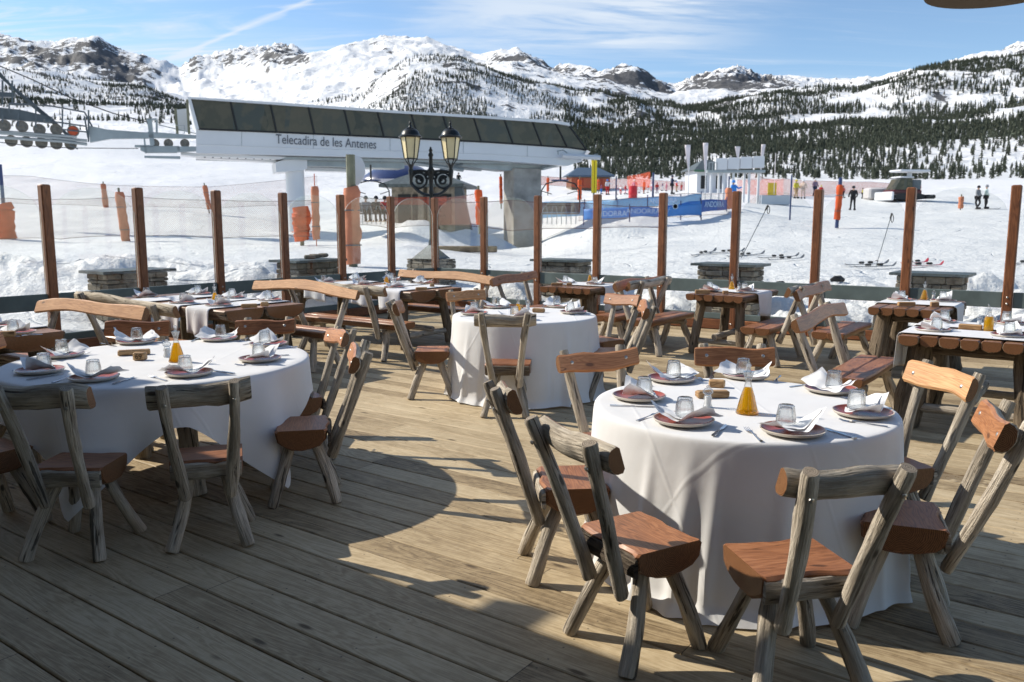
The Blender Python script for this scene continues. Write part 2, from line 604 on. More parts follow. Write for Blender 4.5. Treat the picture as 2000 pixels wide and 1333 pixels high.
M = {}
M['bark'] = wood_bark('weathered_log', (.14, .116, .090), (.48, .42, .34), (.74, .68, .58))
M['bark_dark'] = wood_bark('dark_bark', (.03, .022, .016), (.13, .10, .075), (.30, .25, .19), 1.0)
M['bark_brown'] = wood_bark('brown_bark', (.05, .038, .026), (.19, .145, .10), (.36, .29, .21), 1.0)
M['bark_pale'] = wood_bark('pale_log', (.16, .12, .08), (.50, .43, .33), (.72, .66, .55), 0.5)
M['cut'] = wood_end('sawn_end', (.10, .075, .05), (.36, .30, .23))
M['seat'] = wood_flat('varnished_seat', (.17, .066, .026), (.31, .128, .054), (.43, .20, .092), 0.36, 1.3, 0.12)
M['orange'] = wood_flat('varnished_backrest', (.27, .105, .036), (.41, .18, .070), (.52, .25, .11), 0.32, 1.2)
M['tan'] = wood_flat('pale_backrest', (.40, .20, .08), (.55, .30, .135), (.66, .40, .20), 0.4, 1.1, 0.1)
M['top'] = wood_flat('table_plank', (.15, .068, .030), (.26, .130, .062), (.36, .19, .095), 0.35)
M['end_red'] = wood_end('varnished_end', (.085, .036, .016), (.25, .115, .052), 0.3)
M['end_tan'] = wood_end('pale_varnished_end', (.10, .04, .016), (.30, .15, .07), 0.4)
M['post'] = wood_flat('stained_post', (.14, .050, .020), (.23, .088, .034), (.31, .125, .052), 0.4, 0.8, 0.1)
M['metal_bolt'] = plain('bolt_metal', (.45, .43, .40), 0.35, 0.9)
M['iron'] = plain('black_iron', (.018, .02, .02), 0.38, 0.3)
M['rail'] = plain('grey_green_rail', (.105, .135, .130), 0.55, 0.0, 0.4, 0.25, 3, 0.1)

def snow_mat():
    t = NT('snow')
    co = t.coord('Object', rnd=False)
    g = t.n('ShaderNodeNewGeometry')
    n1 = t.noise(co, 0.5, 6, 0.6)
    n2 = t.noise(co, 7.0, 6, 0.65)
    n3 = t.noise(t.coord('Object', (0.18, 1.6, 1), (0, 0, R(-20)), rnd=False), 0.7, 5, 0.6, 0.4)
    col = t.ramp(n2, [(0.3, (.73, .735, .74)), (0.7, (.85, .848, .84))])
    # old snow: a little grit in places
    dirt = t.math('MULTIPLY', t.step(t.noise(co, 0.35, 5, 0.7), 0.56, 0.72), t.step(n2, 0.5, 0.66))
    col = t.mix(t.math('MULTIPLY', dirt, 0.22), col, (.45, .42, .38))
    tr1 = t.math('ABSOLUTE', t.math('SUBTRACT', t.noise(t.coord('Object', (.10, .22, 1), (0, 0, R(30)), rnd=False), 1.0, 2, .4), .5))
    tr2 = t.math('ABSOLUTE', t.math('SUBTRACT', t.noise(t.coord('Object', (.16, .05, 1), (0, 0, R(70)), rnd=False), 1.0, 2, .4), .47))
    trk = t.math('MAXIMUM', t.step(tr1, .0, .004, 1, 0), t.step(tr2, .0, .003, 1, 0))
    trk = t.math('MULTIPLY', trk, t.step(n1, .42, .55))
    col = t.mix(t.math('MULTIPLY', trk, .55), col, (.42, .45, .50))
    h = t.math('MULTIPLY_ADD', n1, 1.0, t.math('MULTIPLY', n2, 0.35))
    h = t.math('SUBTRACT', h, t.math('MULTIPLY', trk, .25))
    h = t.math('MULTIPLY_ADD', n3, 0.5, h)
    nm = t.bump(h, 0.75, 0.28)
    nm = t.bump(t.noise(co, 40, 4, 0.6), 0.25, 0.02, nm)
    return t.done(t.pbr(col, 0.55, nm, spec=0.25))
M['snow'] = snow_mat()

def mountain_mat():
    t = NT('mountain_snow_and_rock')
    co = t.coord('Object', rnd=False)
    g = t.n('ShaderNodeNewGeometry')
    sep = t.n('ShaderNodeSeparateXYZ'); t.l(g.outputs['Normal'], sep.inputs[0])
    at = t.n('ShaderNodeAttribute', attribute_name='rock')
    n1 = t.noise(co, 0.012, 8, 0.68, 0.4)
    n2 = t.noise(co, 0.05, 7, 0.7)
    st = t.noise(t.coord('Object', (0.035, 0.035, 0.008), rnd=False), 1.0, 6, 0.65, 0.6)
    k = t.math('ADD', t.math('MULTIPLY', t.math('SUBTRACT', n1, 0.5), 1.5), t.math('MULTIPLY', t.math('SUBTRACT', n2, 0.5), 1.3))
    k = t.math('ADD', k, t.math('MULTIPLY', t.math('SUBTRACT', st, 0.5), 1.5))
    k = t.math('ADD', k, at.outputs['Fac'])
    k = t.math('ADD', k, t.math('MULTIPLY', t.math('SUBTRACT', 0.78, sep.outputs[2]), 1.3))
    rock = t.step(k, 0.11, 0.16)
    rc = t.ramp(n2, [(0.3, (.045, .048, .055)), (0.7, (.15, .148, .15))])
    col = t.mix(rock, (.84, .845, .85), rc)
    nm = t.bump(t.math('ADD', n1, t.math('MULTIPLY', n2, 0.45)), 0.7, 15.0)
    return t.done(t.pbr(col, 0.7, nm, spec=0.15))
M['mountain'] = mountain_mat()

def deck_mat():
    t = NT('deck_boards')
    tc = t.n('ShaderNodeTexCoord')
    sp = t.n('ShaderNodeSeparateXYZ'); t.l(tc.outputs['Object'], sp.inputs[0])
    row = t.math('FLOOR', t.math('DIVIDE', sp.outputs[1], 0.187))
    wn = t.n('ShaderNodeTexWhiteNoise', noise_dimensions='1D'); t.l(row, wn.inputs['W'])
    sh = t.math('MULTIPLY', wn.outputs['Value'], 50.0)
    seg = t.math('FLOOR', t.math('DIVIDE', t.math('ADD', sp.outputs[0], sh), 3.9))
    wn2 = t.n('ShaderNodeTexWhiteNoise', noise_dimensions='2D')
    cb0 = t.n('ShaderNodeCombineXYZ'); t.l(row, cb0.inputs[0]); t.l(seg, cb0.inputs[1])
    t.l(cb0.outputs[0], wn2.inputs['Vector'])
    rv = wn2.outputs['Value']
    off = t.math('MULTIPLY', rv, 90.0)
    cb = t.n('ShaderNodeCombineXYZ')
    t.l(t.math('ADD', sp.outputs[0], off), cb.inputs[0]); t.l(sp.outputs[1], cb.inputs[1]); t.l(off, cb.inputs[2])
    def mp(sc):
        m = t.n('ShaderNodeMapping'); m.inputs['Scale'].default_value = sc
        t.l(cb.outputs[0], m.inputs[0]); return m.outputs[0]
    w = t.noise(mp((0.9, 8, 1)), 1, 3, 0.5, 1.1)
    rings = t.math('MULTIPLY_ADD', t.math('SINE', t.math('MULTIPLY', w, 62)), 0.5, 0.5)
    fib = t.noise(mp((4, 210, 1)), 1, 4, 0.6)
    grime = t.noise(tc.outputs['Object'], 1.3, 6, 0.65)
    speck = t.noise(tc.outputs['Object'], 26, 4, 0.7)
    k = t.math('MULTIPLY_ADD', rings, 0.17, t.math('MULTIPLY', fib, 0.62))
    k = t.math('ADD', k, t.math('MULTIPLY', t.math('SUBTRACT', grime, 0.5), 0.55))
    k = t.math('ADD', k, t.math('MULTIPLY', t.math('SUBTRACT', rv, 0.5), 0.36))
    k = t.math('ADD', k, t.math('MULTIPLY', t.math('SUBTRACT', speck, 0.5), 0.35))
    k = t.math('MULTIPLY_ADD', t.math('SUBTRACT', k, .4), 1.05, .46)
    col = t.ramp(k, [(0.10, (.13, .090, .048)), (0.36, (.315, .235, .135)), (0.62, (.465, .365, .225)), (0.9, (.59, .485, .32))])
    vo = t.n('ShaderNodeTexVoronoi'); t.l(mp((1.6, 5.2, 1)), vo.inputs['Vector']); vo.inputs['Scale'].default_value = 1
    kn = t.step(vo.outputs['Distance'], 0.035, 0.10, 0.9, 0)
    col = t.mix(kn, col, (.07, .045, .022))
    scr = t.noise(t.coord('Object', (55, 2.2, 1), (0, 0, R(25)), rnd=False), 1, 3, 0.6)
    scr2 = t.step(t.noise(tc.outputs['Object'], 2.1, 2), 0.60, 0.70)
    col = t.mix(t.math('MULTIPLY', t.math('MULTIPLY', t.step(scr, 0.66, 0.70), scr2), 0.5), col, (.55, .50, .42))
    # board ends and pairs of screws
    fu = t.math('FRACT', t.math('DIVIDE', t.math('ADD', sp.outputs[0], sh), 3.9))
    joint = t.math('LESS_THAN', fu, .0011)
    col = t.mix(t.math('MULTIPLY', joint, .85), col, (.02, .014, .008))
    su = t.math('ABSOLUTE', t.math('SUBTRACT', t.math('FRACT', t.math('DIVIDE', sp.outputs[0], .65)), .5))
    sv = t.math('ABSOLUTE', t.math('SUBTRACT', t.math('ABSOLUTE', t.math('SUBTRACT', t.math('FRACT', t.math('DIVIDE', sp.outputs[1], .187)), .5)), .29))
    sd_ = t.math('SQRT', t.math('ADD', t.math('POWER', t.math('MULTIPLY', su, .65), 2.0), t.math('POWER', t.math('MULTIPLY', sv, .187), 2.0)))
    col = t.mix(t.step(sd_, .0035, .0055, .75, 0), col, (.05, .04, .03))
    # the wet patch by the right-hand chairs
    m = t.n('ShaderNodeVectorMath', operation='DISTANCE')
    mm = t.n('ShaderNodeMapping'); mm.inputs['Scale'].default_value = (1.0, 3.1, 0)
    t.l(tc.outputs['Object'], mm.inputs[0]); t.l(mm.outputs[0], m.inputs[0])
    m.inputs[1].default_value = WETP
    wet = t.math('ADD', m.outputs['Value'], t.math('MULTIPLY', t.math('SUBTRACT', t.noise(tc.outputs['Object'], 9, 4), 0.5), 0.9))
    wet = t.step(wet, 0.22, 0.38, 1.0, 0.0)
    col = t.mix(t.math('MULTIPLY', wet, 0.62), col, (.085, .045, .016))
    nm = t.bump(t.math('MULTIPLY_ADD', fib, 0.8, t.math('MULTIPLY', rings, 0.3)), 0.5, 0.004)
    ro = t.math('SUBTRACT', t.math('MULTIPLY_ADD', speck, 0.3, 0.50), t.math('MULTIPLY', wet, 0.35))
    return t.done(t.pbr(col, ro, nm, spec=0.35))
EAVE = 1.22
_wp = at_z(1835, 930, 0.0)
WETP = (_wp.dot(U), _wp.dot(V) * 3.1, 0)
M['deck'] = deck_mat()

def cloth_mat(name, c=(.84, .84, .84), trans=0.15):
    t = NT(name)
    co = t.coord('Object', rnd=False)
    w1 = t.n('ShaderNodeTexWave', wave_type='BANDS', bands_direction='X'); w1.inputs['Scale'].default_value = 160; t.l(co, w1.inputs[0])
    w2 = t.n('ShaderNodeTexWave', wave_type='BANDS', bands_direction='Z'); w2.inputs['Scale'].default_value = 160; t.l(co, w2.inputs[0])
    wr = t.noise(co, 5.0, 3, 0.5, 0.0)
    cr = t.math('ABSOLUTE', t.math('SUBTRACT', t.noise(co, 2.3, 3, 0.5, 0.5), 0.5))
    cr = t.step(cr, 0.0, 0.012, 0, 1)
    fx = t.n('ShaderNodeSeparateXYZ'); t.l(co, fx.inputs[0])
    def crease(a, b, per, off):
        q = t.math('ADD', t.math('MULTIPLY', a, 1 / per), off)
        q = t.math('ADD', q, t.math('MULTIPLY', b, .35 / per))
        return t.step(t.math('ABSOLUTE', t.math('SUBTRACT', t.math('FRACT', q), .5)), .0, .022, 1, 0)
    cs = t.math('MAXIMUM', crease(fx.outputs[0], fx.outputs[2], .62, .13), crease(fx.outputs[1], fx.outputs[2], .58, .4))
    h = t.math('MULTIPLY_ADD', cs, .28, wr)
    nm = t.bump(h, 0.16, 0.03)
    nm = t.bump(t.math('ADD', w1.outputs[1], w2.outputs[1]), 0.08, 0.001, nm)
    col = t.ramp(wr, [(0.25, tuple(x * 0.93 for x in c)), (0.75, c)])
    a = t.pbr(col, 0.85, nm, spec=0.15)
    tr = t.n('ShaderNodeBsdfTranslucent'); t.inp(tr, 'Color', c)
    mx = t.n('ShaderNodeMixShader'); mx.inputs[0].default_value = trans
    t.l(a, mx.inputs[1]); t.l(tr.outputs[0], mx.inputs[2])
    return t.done(mx.outputs[0])
M['cloth'] = cloth_mat('white_tablecloth')
M['napkin'] = cloth_mat('white_napkin', (.86, .86, .865), 0.06)
M['runner'] = cloth_mat('white_runner', (.78, .78, .79), 0.12)

def glass_mat(name, tint=(1, 1, 1), dark=.16, power=2.4, refl=.9):
    """thin clear glass: clear face-on, darker and mirror-like towards its edges"""
    t = NT(name)
    lw = t.n('ShaderNodeLayerWeight'); lw.inputs[0].default_value = .5
    f = lw.outputs['Facing']
    tr = t.n('ShaderNodeBsdfTransparent'); t.l(t.ramp(f, [(0.0, tint), (0.55, tuple(x * .93 for x in tint)), (0.85, tuple(x * dark for x in tint))]), tr.inputs[0])
    gl = t.n('ShaderNodeBsdfGlossy'); gl.inputs['Roughness'].default_value = 0.03
    rf = t.n('ShaderNodeBsdfRefraction'); rf.inputs['IOR'].default_value = 1.4; rf.inputs['Roughness'].default_value = .0
    m0 = t.n('ShaderNodeMixShader'); m0.inputs[0].default_value = .30; t.l(tr.outputs[0], m0.inputs[1]); t.l(rf.outputs[0], m0.inputs[2])
    mx = t.n('ShaderNodeMixShader'); t.l(t.math('MULTIPLY_ADD', t.math('POWER', f, power), refl, .05, clamp=True), mx.inputs[0])
    t.l(m0.outputs[0], mx.inputs[1]); t.l(gl.outputs[0], mx.inputs[2])
    return t.done(mx.outputs[0])
M['glass'] = glass_mat('clear_glass', (.96, .975, .98))
def pane_mat(name, tint=(.975, .985, .98), refl=1.0):
    t = NT(name)
    lw = t.n('ShaderNodeLayerWeight'); lw.inputs[0].default_value = .5
    frv = t.math('MULTIPLY_ADD', t.math('POWER', lw.outputs['Facing'], 4.0), .8, .035)
    gl = t.n('ShaderNodeBsdfGlossy'); gl.inputs['Roughness'].default_value = 0.02
    co = t.coord('Object', rnd=False)
    nz = t.noise(co, 1.1, 5, 0.7)
    tr = t.n('ShaderNodeBsdfTransparent'); t.l(t.ramp(nz, [(0.3, tuple(x * 0.97 for x in tint)), (0.7, tint)]), tr.inputs[0])
    df = t.n('ShaderNodeBsdfDiffuse'); df.inputs[0].default_value = (.7, .7, .7, 1)
    m0 = t.n('ShaderNodeMixShader'); t.l(t.step(nz, 0.45, 0.75, 0.0, 0.015), m0.inputs[0]); t.l(tr.outputs[0], m0.inputs[1]); t.l(df.outputs[0], m0.inputs[2])
    mx = t.n('ShaderNodeMixShader'); t.l(t.math('MULTIPLY', frv, refl), mx.inputs[0])
    t.l(m0.outputs[0], mx.inputs[1]); t.l(gl.outputs[0], mx.inputs[2])
    return t.done(mx.outputs[0])
M['pane'] = pane_mat('screen_glass')
M['pane_edge'] = plain('glass_edge', (.62, .70, .67), 0.15, 0.0, 0.8, 0.05)
# ------------------------------------------------------------------ numpy noise and terrain
def _hash(ix, iy, seed):
    h = (ix.astype(np.int64) * 374761393 + iy.astype(np.int64) * 668265263 + seed * 974634777) & 0xffffffff
    h = ((h ^ (h >> 13)) * 1274126177) & 0xffffffff
    return ((h ^ (h >> 16)) & 0xffff) / 65535.0
def vnoise(x, y, seed=0):
    ix, iy = np.floor(x), np.floor(y)
    fx, fy = x - ix, y - iy
    fx = fx * fx * fx * (fx * (fx * 6 - 15) + 10); fy = fy * fy * fy * (fy * (fy * 6 - 15) + 10)
    a = _hash(ix, iy, seed); b = _hash(ix + 1, iy, seed); c = _hash(ix, iy + 1, seed); d = _hash(ix + 1, iy + 1, seed)
    return (a * (1 - fx) + b * fx) * (1 - fy) + (c * (1 - fx) + d * fx) * fy
def fbm(x, y, octv=5, seed=0, gain=0.5, ridge=False):
    s = np.zeros_like(x); amp = 1.0; tot = 0
    for o in range(octv):
        n = vnoise(x * 2 ** o + 17.3 * o, y * 2 ** o - 9.1 * o, seed + o)
        if ridge:
            n = 1 - np.abs(2 * n - 1)
        s += n * amp; tot += amp; amp *= gain
    return s / tot

CX = [-600, 0, 200, 370, 550, 700, 800, 950, 1050, 1150, 1300, 1450, 1600, 1750, 1900, 2000, 2600]
ZR = {  # rows given as heights
 4: [.15] * 17,
 12: [.30] * 17,
 17: [.55, .55, .52, .45, .42, .42, .42, .42, .42, .45, .45, .45, .45, .45, .45, .45, .45],
 24: [.6, .6, .55, .5, .5, .45, .4, .35, .35, .45, .6, .65, .65, .65, .65, .65, .65],
 34: [.85, .8, .75, .7, .6, .5, .45, .25, .25, .6, .95, 1.05, 1.05, 1.05, 1.05, 1.05, 1.05],
 45: [1.2, 1.1, 1.05, .95, .5, .55, .6, .0, .0, .95, 1.6, 1.9, 1.6, 1.6, 1.6, 1.6, 1.6],
 57: [1.9, 1.8, 1.8, 1.7, .9, 1.0, 1.1, -.3, -.2, 1.5, 2.2, 2.5, 2.1, 2.1, 2.1, 2.1, 2.1],
 70: [2.9, 2.8, 2.8, 2.7, 2.2, 2.0, 2.0, 1.2, 1.4, 2.4, 3.1, 3.2, 2.7, 2.7, 2.7, 2.7, 2.7],
 92: [6, 6, 6, 5.5, 4.6, 4.4, 4.2, 4.0, 4.0, 4.3, 4.7, 4.8, 4.6, 4.6, 4.6, 4.6, 4.6],
}
PR = {  # rows given as picture rows
 130: [(-600, 300), (0, 308), (200, 312), (370, 322), (550, 332), (700, 342), (800, 347), (950, 352), (1050, 356), (1150, 361), (1300, 366), (1450, 367), (1600, 366), (1750, 364), (1900, 366), (2000, 366), (2600, 350)],
 180: [(-600, 255), (0, 246), (150, 252), (250, 268), (370, 288), (550, 300), (700, 312), (800, 320), (950, 333), (1050, 343), (1150, 351), (1300, 356), (1450, 355), (1600, 353), (1750, 351), (1900, 353), (2000, 353), (2600, 335)],
 250: [(-600, 262), (0, 256), (200, 262), (370, 282), (550, 292), (700, 300), (800, 308), (950, 322), (1050, 335), (1150, 343), (1300, 344), (1450, 340), (1600, 341), (1750, 339), (1900, 338), (2000, 336), (2600, 320)],
 400: [(-600, 245), (0, 232), (200, 240), (370, 250), (550, 266), (700, 272), (800, 276), (950, 296), (1050, 310), (1150, 315), (1300, 312), (1450, 303), (1600, 296), (1750, 280), (1900, 272), (2000, 262), (2600, 240)],
 600: [(-600, 200), (0, 190), (200, 205), (370, 222), (550, 246), (700, 244), (800, 225), (950, 232), (1050, 255), (1150, 272), (1300, 270), (1450, 258), (1600, 245), (1750, 225), (1900, 205), (2000, 195), (2600, 160)],
 900: [(-600, 150), (0, 138), (100, 155), (200, 168), (300, 176), (370, 199), (450, 218), (550, 226), (650, 212), (720, 196), (760, 155), (800, 132), (850, 122), (900, 123), (950, 138), (1000, 155), (1060, 168), (1130, 190), (1200, 203), (1300, 216), (1360, 226), (1450, 208), (1550, 194), (1650, 182), (1720, 160), (1800, 136), (1850, 126), (1900, 121), (1950, 116), (2000, 108), (2600, 90)],
 1150: [(-600, 180), (0, 165), (200, 190), (370, 214), (550, 222), (700, 210), (800, 170), (950, 170), (1050, 185), (1150, 205), (1300, 228), (1450, 222), (1600, 205), (1750, 170), (1900, 145), (2000, 130), (2600, 120)],
 1700: [(-600, 150), (0, 140), (200, 152), (370, 178), (550, 180), (700, 160), (800, 142), (950, 142), (1000, 132), (1100, 160), (1200, 172), (1300, 196), (1450, 200), (1600, 195), (1750, 176), (1900, 150), (2000, 130), (2600, 120)],
 2300: [(-600, 115), (0, 112), (200, 120), (330, 150), (450, 150), (550, 135), (650, 130), (720, 108), (800, 100), (900, 128), (950, 132), (1010, 122), (1075, 158), (1150, 152), (1240, 156), (1310, 192), (1400, 175), (1500, 186), (1600, 188), (1700, 180), (1800, 158), (1900, 135), (2000, 115), (2600, 100)],
 3000: [(-600, 90), (-100, 80), (0, 73), (30, 80), (60, 89), (100, 101), (135, 96), (175, 90), (215, 88), (235, 97), (260, 112), (300, 120), (340, 137), (366, 152), (376, 141), (400, 119), (430, 117), (465, 101), (500, 95), (540, 91), (565, 89), (590, 94), (612, 106), (640, 109), (668, 107), (700, 89), (735, 77), (760, 70), (790, 70), (812, 73), (835, 84), (860, 97), (885, 110), (905, 118), (930, 133), (945, 126), (962, 116), (985, 110), (1008, 110), (1030, 119), (1055, 136), (1080, 152), (1090, 141), (1110, 138), (1148, 140), (1166, 156), (1185, 143), (1200, 135), (1214, 131), (1230, 140), (1250, 158), (1268, 157), (1290, 170), (1308, 184), (1330, 164), (1360, 151), (1395, 138), (1425, 133), (1445, 137), (1470, 153), (1500, 155), (1530, 161), (1580, 163), (1640, 170), (1700, 166), (1760, 152), (1830, 134), (1870, 123), (1925, 118), (1938, 106), (1955, 95), (1980, 88), (2010, 83), (2600, 70)],
 3900: [(-600, 170), (2600, 170)],
}
rows = sorted(list(ZR) + list(PR))
def zrow(Y, px):
    if Y in ZR:
        return np.interp(px, CX, ZR[Y])
    p = PR[Y]
    py = np.interp(px, [a for a, b in p], [b for a, b in p])
    s = (667 - py) / FPX
    return EYE + Y * (s * CP - SP) / (CP + s * SP)
def px_of(u):              # picture column of a far point with X/Y = u
    return 1000 + u * FPX / CP * 1.0
def terrain(u, Y):
    """height of the land at X = u*Y, depth Y (numpy arrays, same shape)"""
    px = px_of(u)
    lr = np.log(np.array(rows, float))
    Zt = np.stack([zrow(r, px) for r in rows])            # rows x n
    ly = np.log(Y)
    k = np.clip(np.searchsorted(lr, ly) - 1, 0, len(rows) - 2)
    t = np.clip((ly - lr[k]) / (lr[k + 1] - lr[k]), 0, 1)
    t = t * t * (3 - 2 * t) * 0.45 + t * 0.55
    i = np.arange(Y.size).reshape(Y.shape)
    a = np.take_along_axis(Zt.reshape(len(rows), -1), k.reshape(1, -1), 0).reshape(Y.shape)
    b = np.take_along_axis(Zt.reshape(len(rows), -1), (k + 1).reshape(1, -1), 0).reshape(Y.shape)
    z = a + (b - a) * t
    X = u * Y
    # near snow: banks and lumps shovelled off the terrace
    near = np.clip((34 - Y) / 12, 0, 1)
    lump = (fbm(X * 0.6, Y * 0.6, 6, 3, 0.52) - 0.5) * 0.95 + (fbm(X * 2.3, Y * 2.3, 4, 9) - 0.5) * 0.16
    band = np.exp(-((Y - 14.8 + u * 3.0) / 3.0) ** 2)
    leftside = 1 / (1 + np.exp((u + 0.12) * 14))
    z = z + near * lump * (0.16 + 1.15 * band) + band * near * (0.02 + 0.30 * leftside)
    # bumps in the middle distance
    mid = np.clip((Y - 22) / 10, 0, 1) * np.clip((170 - Y) / 60, 0, 1)
    z = z + mid * (fbm(X * 0.16, Y * 0.16, 4, 21) - 0.5) * 0.55
    # snow heaps beside the station
    for (hx, hy) in PITS:
        z = z - .32 * np.exp(-((X - hx) ** 2 + (Y - hy) ** 2) / 1.1)
    for (hx, hy, hh, hr) in HEAPS:
        z = z + hh * np.exp(-(((X - hx) / hr) ** 2 + ((Y - hy) / (hr * 0.9)) ** 2)) * (0.8 + 0.5 * fbm(X * 1.1, Y * 1.1, 3, 5))
    # mountains: relief grows with distance, kept small along the traced crests
    far = np.clip((Y - 230) / 350, 0, 1)
    crest = np.exp(-((ly - math.log(900)) / 0.05) ** 2) + np.exp(-((ly - math.log(3000)) / 0.10) ** 2)
    amp = far * (1 - 0.72 * np.clip(crest, 0, 1))
    rel = (fbm(X / 260, Y / 260, 6, 31, 0.55) - 0.5) * 40 + (fbm(X / 70, Y / 70, 4, 41, 0.55, True) - 0.62) * 12
    big = np.clip((Y - 1300) / 900, 0, 1)
    rel2 = (fbm(X / 620 + Y / 1500, Y / 1000, 6, 51, 0.55, True) - 0.62) * 190
    z = z + amp * rel * np.clip(Y / 900, 0.25, 1.3) + big * (1 - 0.86 * np.clip(crest, 0, 1)) * np.minimum(rel2, 30)
    z = z + big * crest * (fbm(X / 42, Y / 60, 5, 61, 0.65, True) - 0.60) * 58 * (1 - .65 * np.exp(-((px - 790) / 95.0) ** 2))
    # below the terrace the land falls away
    du = (X - CORNER.x) * U.x + (Y - CORNER.y) * U.y         # distance inside the left fence
    dv = (X - CORNER.x) * V.x + (Y - CORNER.y) * V.y         # distance beyond the right fence
    outd = np.maximum(dv, -du)
    k = np.clip((outd - 0.10) / 0.5, 0, 1)
    k = k * k * (3 - 2 * k)
    z = np.where(Y < 40, -0.55 * (1 - k) + np.maximum(z, -0.4) * k, z)
    return z
PITS = [tuple(at_y(a, 530, b - .7)[:2]) for a, b in ((250, 12.9), (603, 14.8), (842, 18.3), (1100, 16.4), (1428, 14.4), (1822, 13.0))]
_h = lambda px, Y, h, r: ((px - 1000) / FPX * Y, Y, h, r)
HEAPS = [_h(835, 46, .75, 1.8), _h(800, 47, .6, 1.6), _h(770, 44, .3, 1.6), _h(880, 52, .7, 2.2), _h(930, 56, 1.0, 1.8), _h(960, 54, .8, 1.5),
         _h(1190, 39, .40, 1.6), _h(1160, 39, .3, 1.6), _h(1225, 43, .5, 2.2), _h(1080, 47, .4, 2.0), _h(740, 33, .2, 2.0), _h(1390, 47, .35, 2.5)]
def ground_z(x, y):
    return float(terrain(np.array([[x / y]]), np.array([[float(y)]]))[0, 0])
def on_ground(px, Y, sink=0.0):
    x = (px - 1000) / FPX * Y * 1.0
    for _ in range(3):
        z = ground_z(x, Y)
        c = Y * CP - (z - EYE) * SP
        x = (px - 1000) / FPX * c
    return Vector((x, Y, z - sink))

def land_sheet(name, y0, y1, nu, ratio, mat, uspan=1.25, rockattr=False):
    nY = int(math.log(y1 / y0) / math.log(ratio)) + 1
    Ys = y0 * (y1 / y0) ** (np.arange(nY + 1) / nY)
    q = np.linspace(-1, 1, nu + 1)
    us = 0.66 * q / 0.8
    us = np.where(np.abs(q) > 0.8, np.sign(q) * (0.66 + (np.abs(q) - 0.8) / 0.2 * (uspan - 0.66)), us)
    uu, yy = np.meshgrid(us, Ys)
    z = terrain(uu, yy)
    n = uu.size
    co = np.empty((n, 3), np.float32)
    co[:, 0] = (uu * yy).ravel(); co[:, 1] = yy.ravel(); co[:, 2] = z.ravel()
    w = nu + 1
    ii, jj = np.meshgrid(np.arange(nu), np.arange(nY))
    a = (jj * w + ii).ravel()
    f = np.stack([a, a + 1, a + 1 + w, a + w], 1).astype(np.int32)
    me = bpy.data.meshes.new(name)
    me.vertices.add(n); me.vertices.foreach_set('co', co.ravel())
    me.loops.add(f.size); me.loops.foreach_set('vertex_index', f.ravel())
    me.polygons.add(len(f)); me.polygons.foreach_set('loop_start', np.arange(0, f.size, 4, dtype=np.int32))
    me.polygons.foreach_set('loop_total', np.full(len(f), 4, np.int32))
    me.update(calc_edges=True)
    me.polygons.foreach_set('use_smooth', np.ones(len(f), dtype=bool))
    if rockattr:
        px = px_of(uu).ravel()
        yv = yy.ravel()
        zz = z.ravel()
        s = (zz - EYE) / yv
        py = 667 - FPX * (SP + s * CP) / (CP - s * SP)
        # bare crags where the photograph shows them
        rock = np.full(n, 0.06)
        def crag(cx, cy, rx, ry, v):
            return v * np.exp(-((px - cx) / rx) ** 2 - ((py - cy) / ry) ** 2)
        farm = np.clip((yv - 1300) / 700, 0, 1)
        for c in CRAGS:
            rock += crag(*c) * farm
        rock -= crag(560, 165, 170, 45, 0.5) * farm + crag(780, 110, 70, 34, 0.22) * farm + crag(640, 200, 120, 30, 0.3)
        rock += np.clip((yv - 300) / 600, 0, 1) * (1 - farm) * 0.06
        at = me.attributes.new('rock', 'FLOAT', 'POINT')
        at.data.foreach_set('value', rock.astype(np.float32))
    me.materials.append(mat)
    o = bpy.data.objects.new(name, me)
    link(o)
    o['kind'] = 'structure'
    return o
CRAGS = [(30, 90, 60, 18, .30), (110, 115, 50, 22, .35), (210, 110, 55, 24, .48), (255, 135, 40, 26, .40), (290, 150, 40, 20, .25), (400, 125, 30, 20, .35),
         (470, 115, 40, 16, .35), (560, 110, 45, 22, .45), (600, 125, 20, 18, .3), (770, 85, 28, 16, .22), (1010, 135, 60, 25, .30), (1130, 155, 60, 22, .30),
         (1215, 160, 45, 28, .55), (1280, 182, 35, 20, .45), (1400, 170, 70, 30, .50), (1460, 178, 50, 26, .45), (1520, 180, 40, 22, .42), (1960, 115, 50, 22, .40)]
land_sheet('snow_ground', 4.0, 240.0, 620, 1.0125, M['snow'])
land_sheet('mountains', 236.0, 4000.0, 900, 1.0085, M['mountain'], 1.1, True)

# ------------------------------------------------------------------ conifers
def foliage_mat(name, c):
    t = NT(name)
    g = t.n('ShaderNodeNewGeometry')
    co = t.coord('Object', rnd=False)
    nz = t.noise(co, 0.35, 4, 0.6)
    n2 = t.noise(co, 3.0, 3)
    k = t.math('MULTIPLY_ADD', nz, 0.7, t.math('MULTIPLY', n2, 0.4))
    col = t.ramp(k, [(0.35, tuple(x * 0.55 for x in c)), (0.7, tuple(x * 1.55 for x in c))])
    col = t.mix(1.0, col, t.ramp(g.outputs['Random Per Island'], [(0.0, (.55, .55, .55)), (0.8, (1.2, 1.2, 1.15)), (1.0, (2.6, 2.6, 2.7))]), 'MULTIPLY')
    return t.done(t.pbr(col, 0.8, spec=0.15))
M['pine'] = foliage_mat('pine_needles', (.050, .058, .042))
M['pine_trunk'] = plain('pine_trunk', (.07, .055, .045), 0.9)
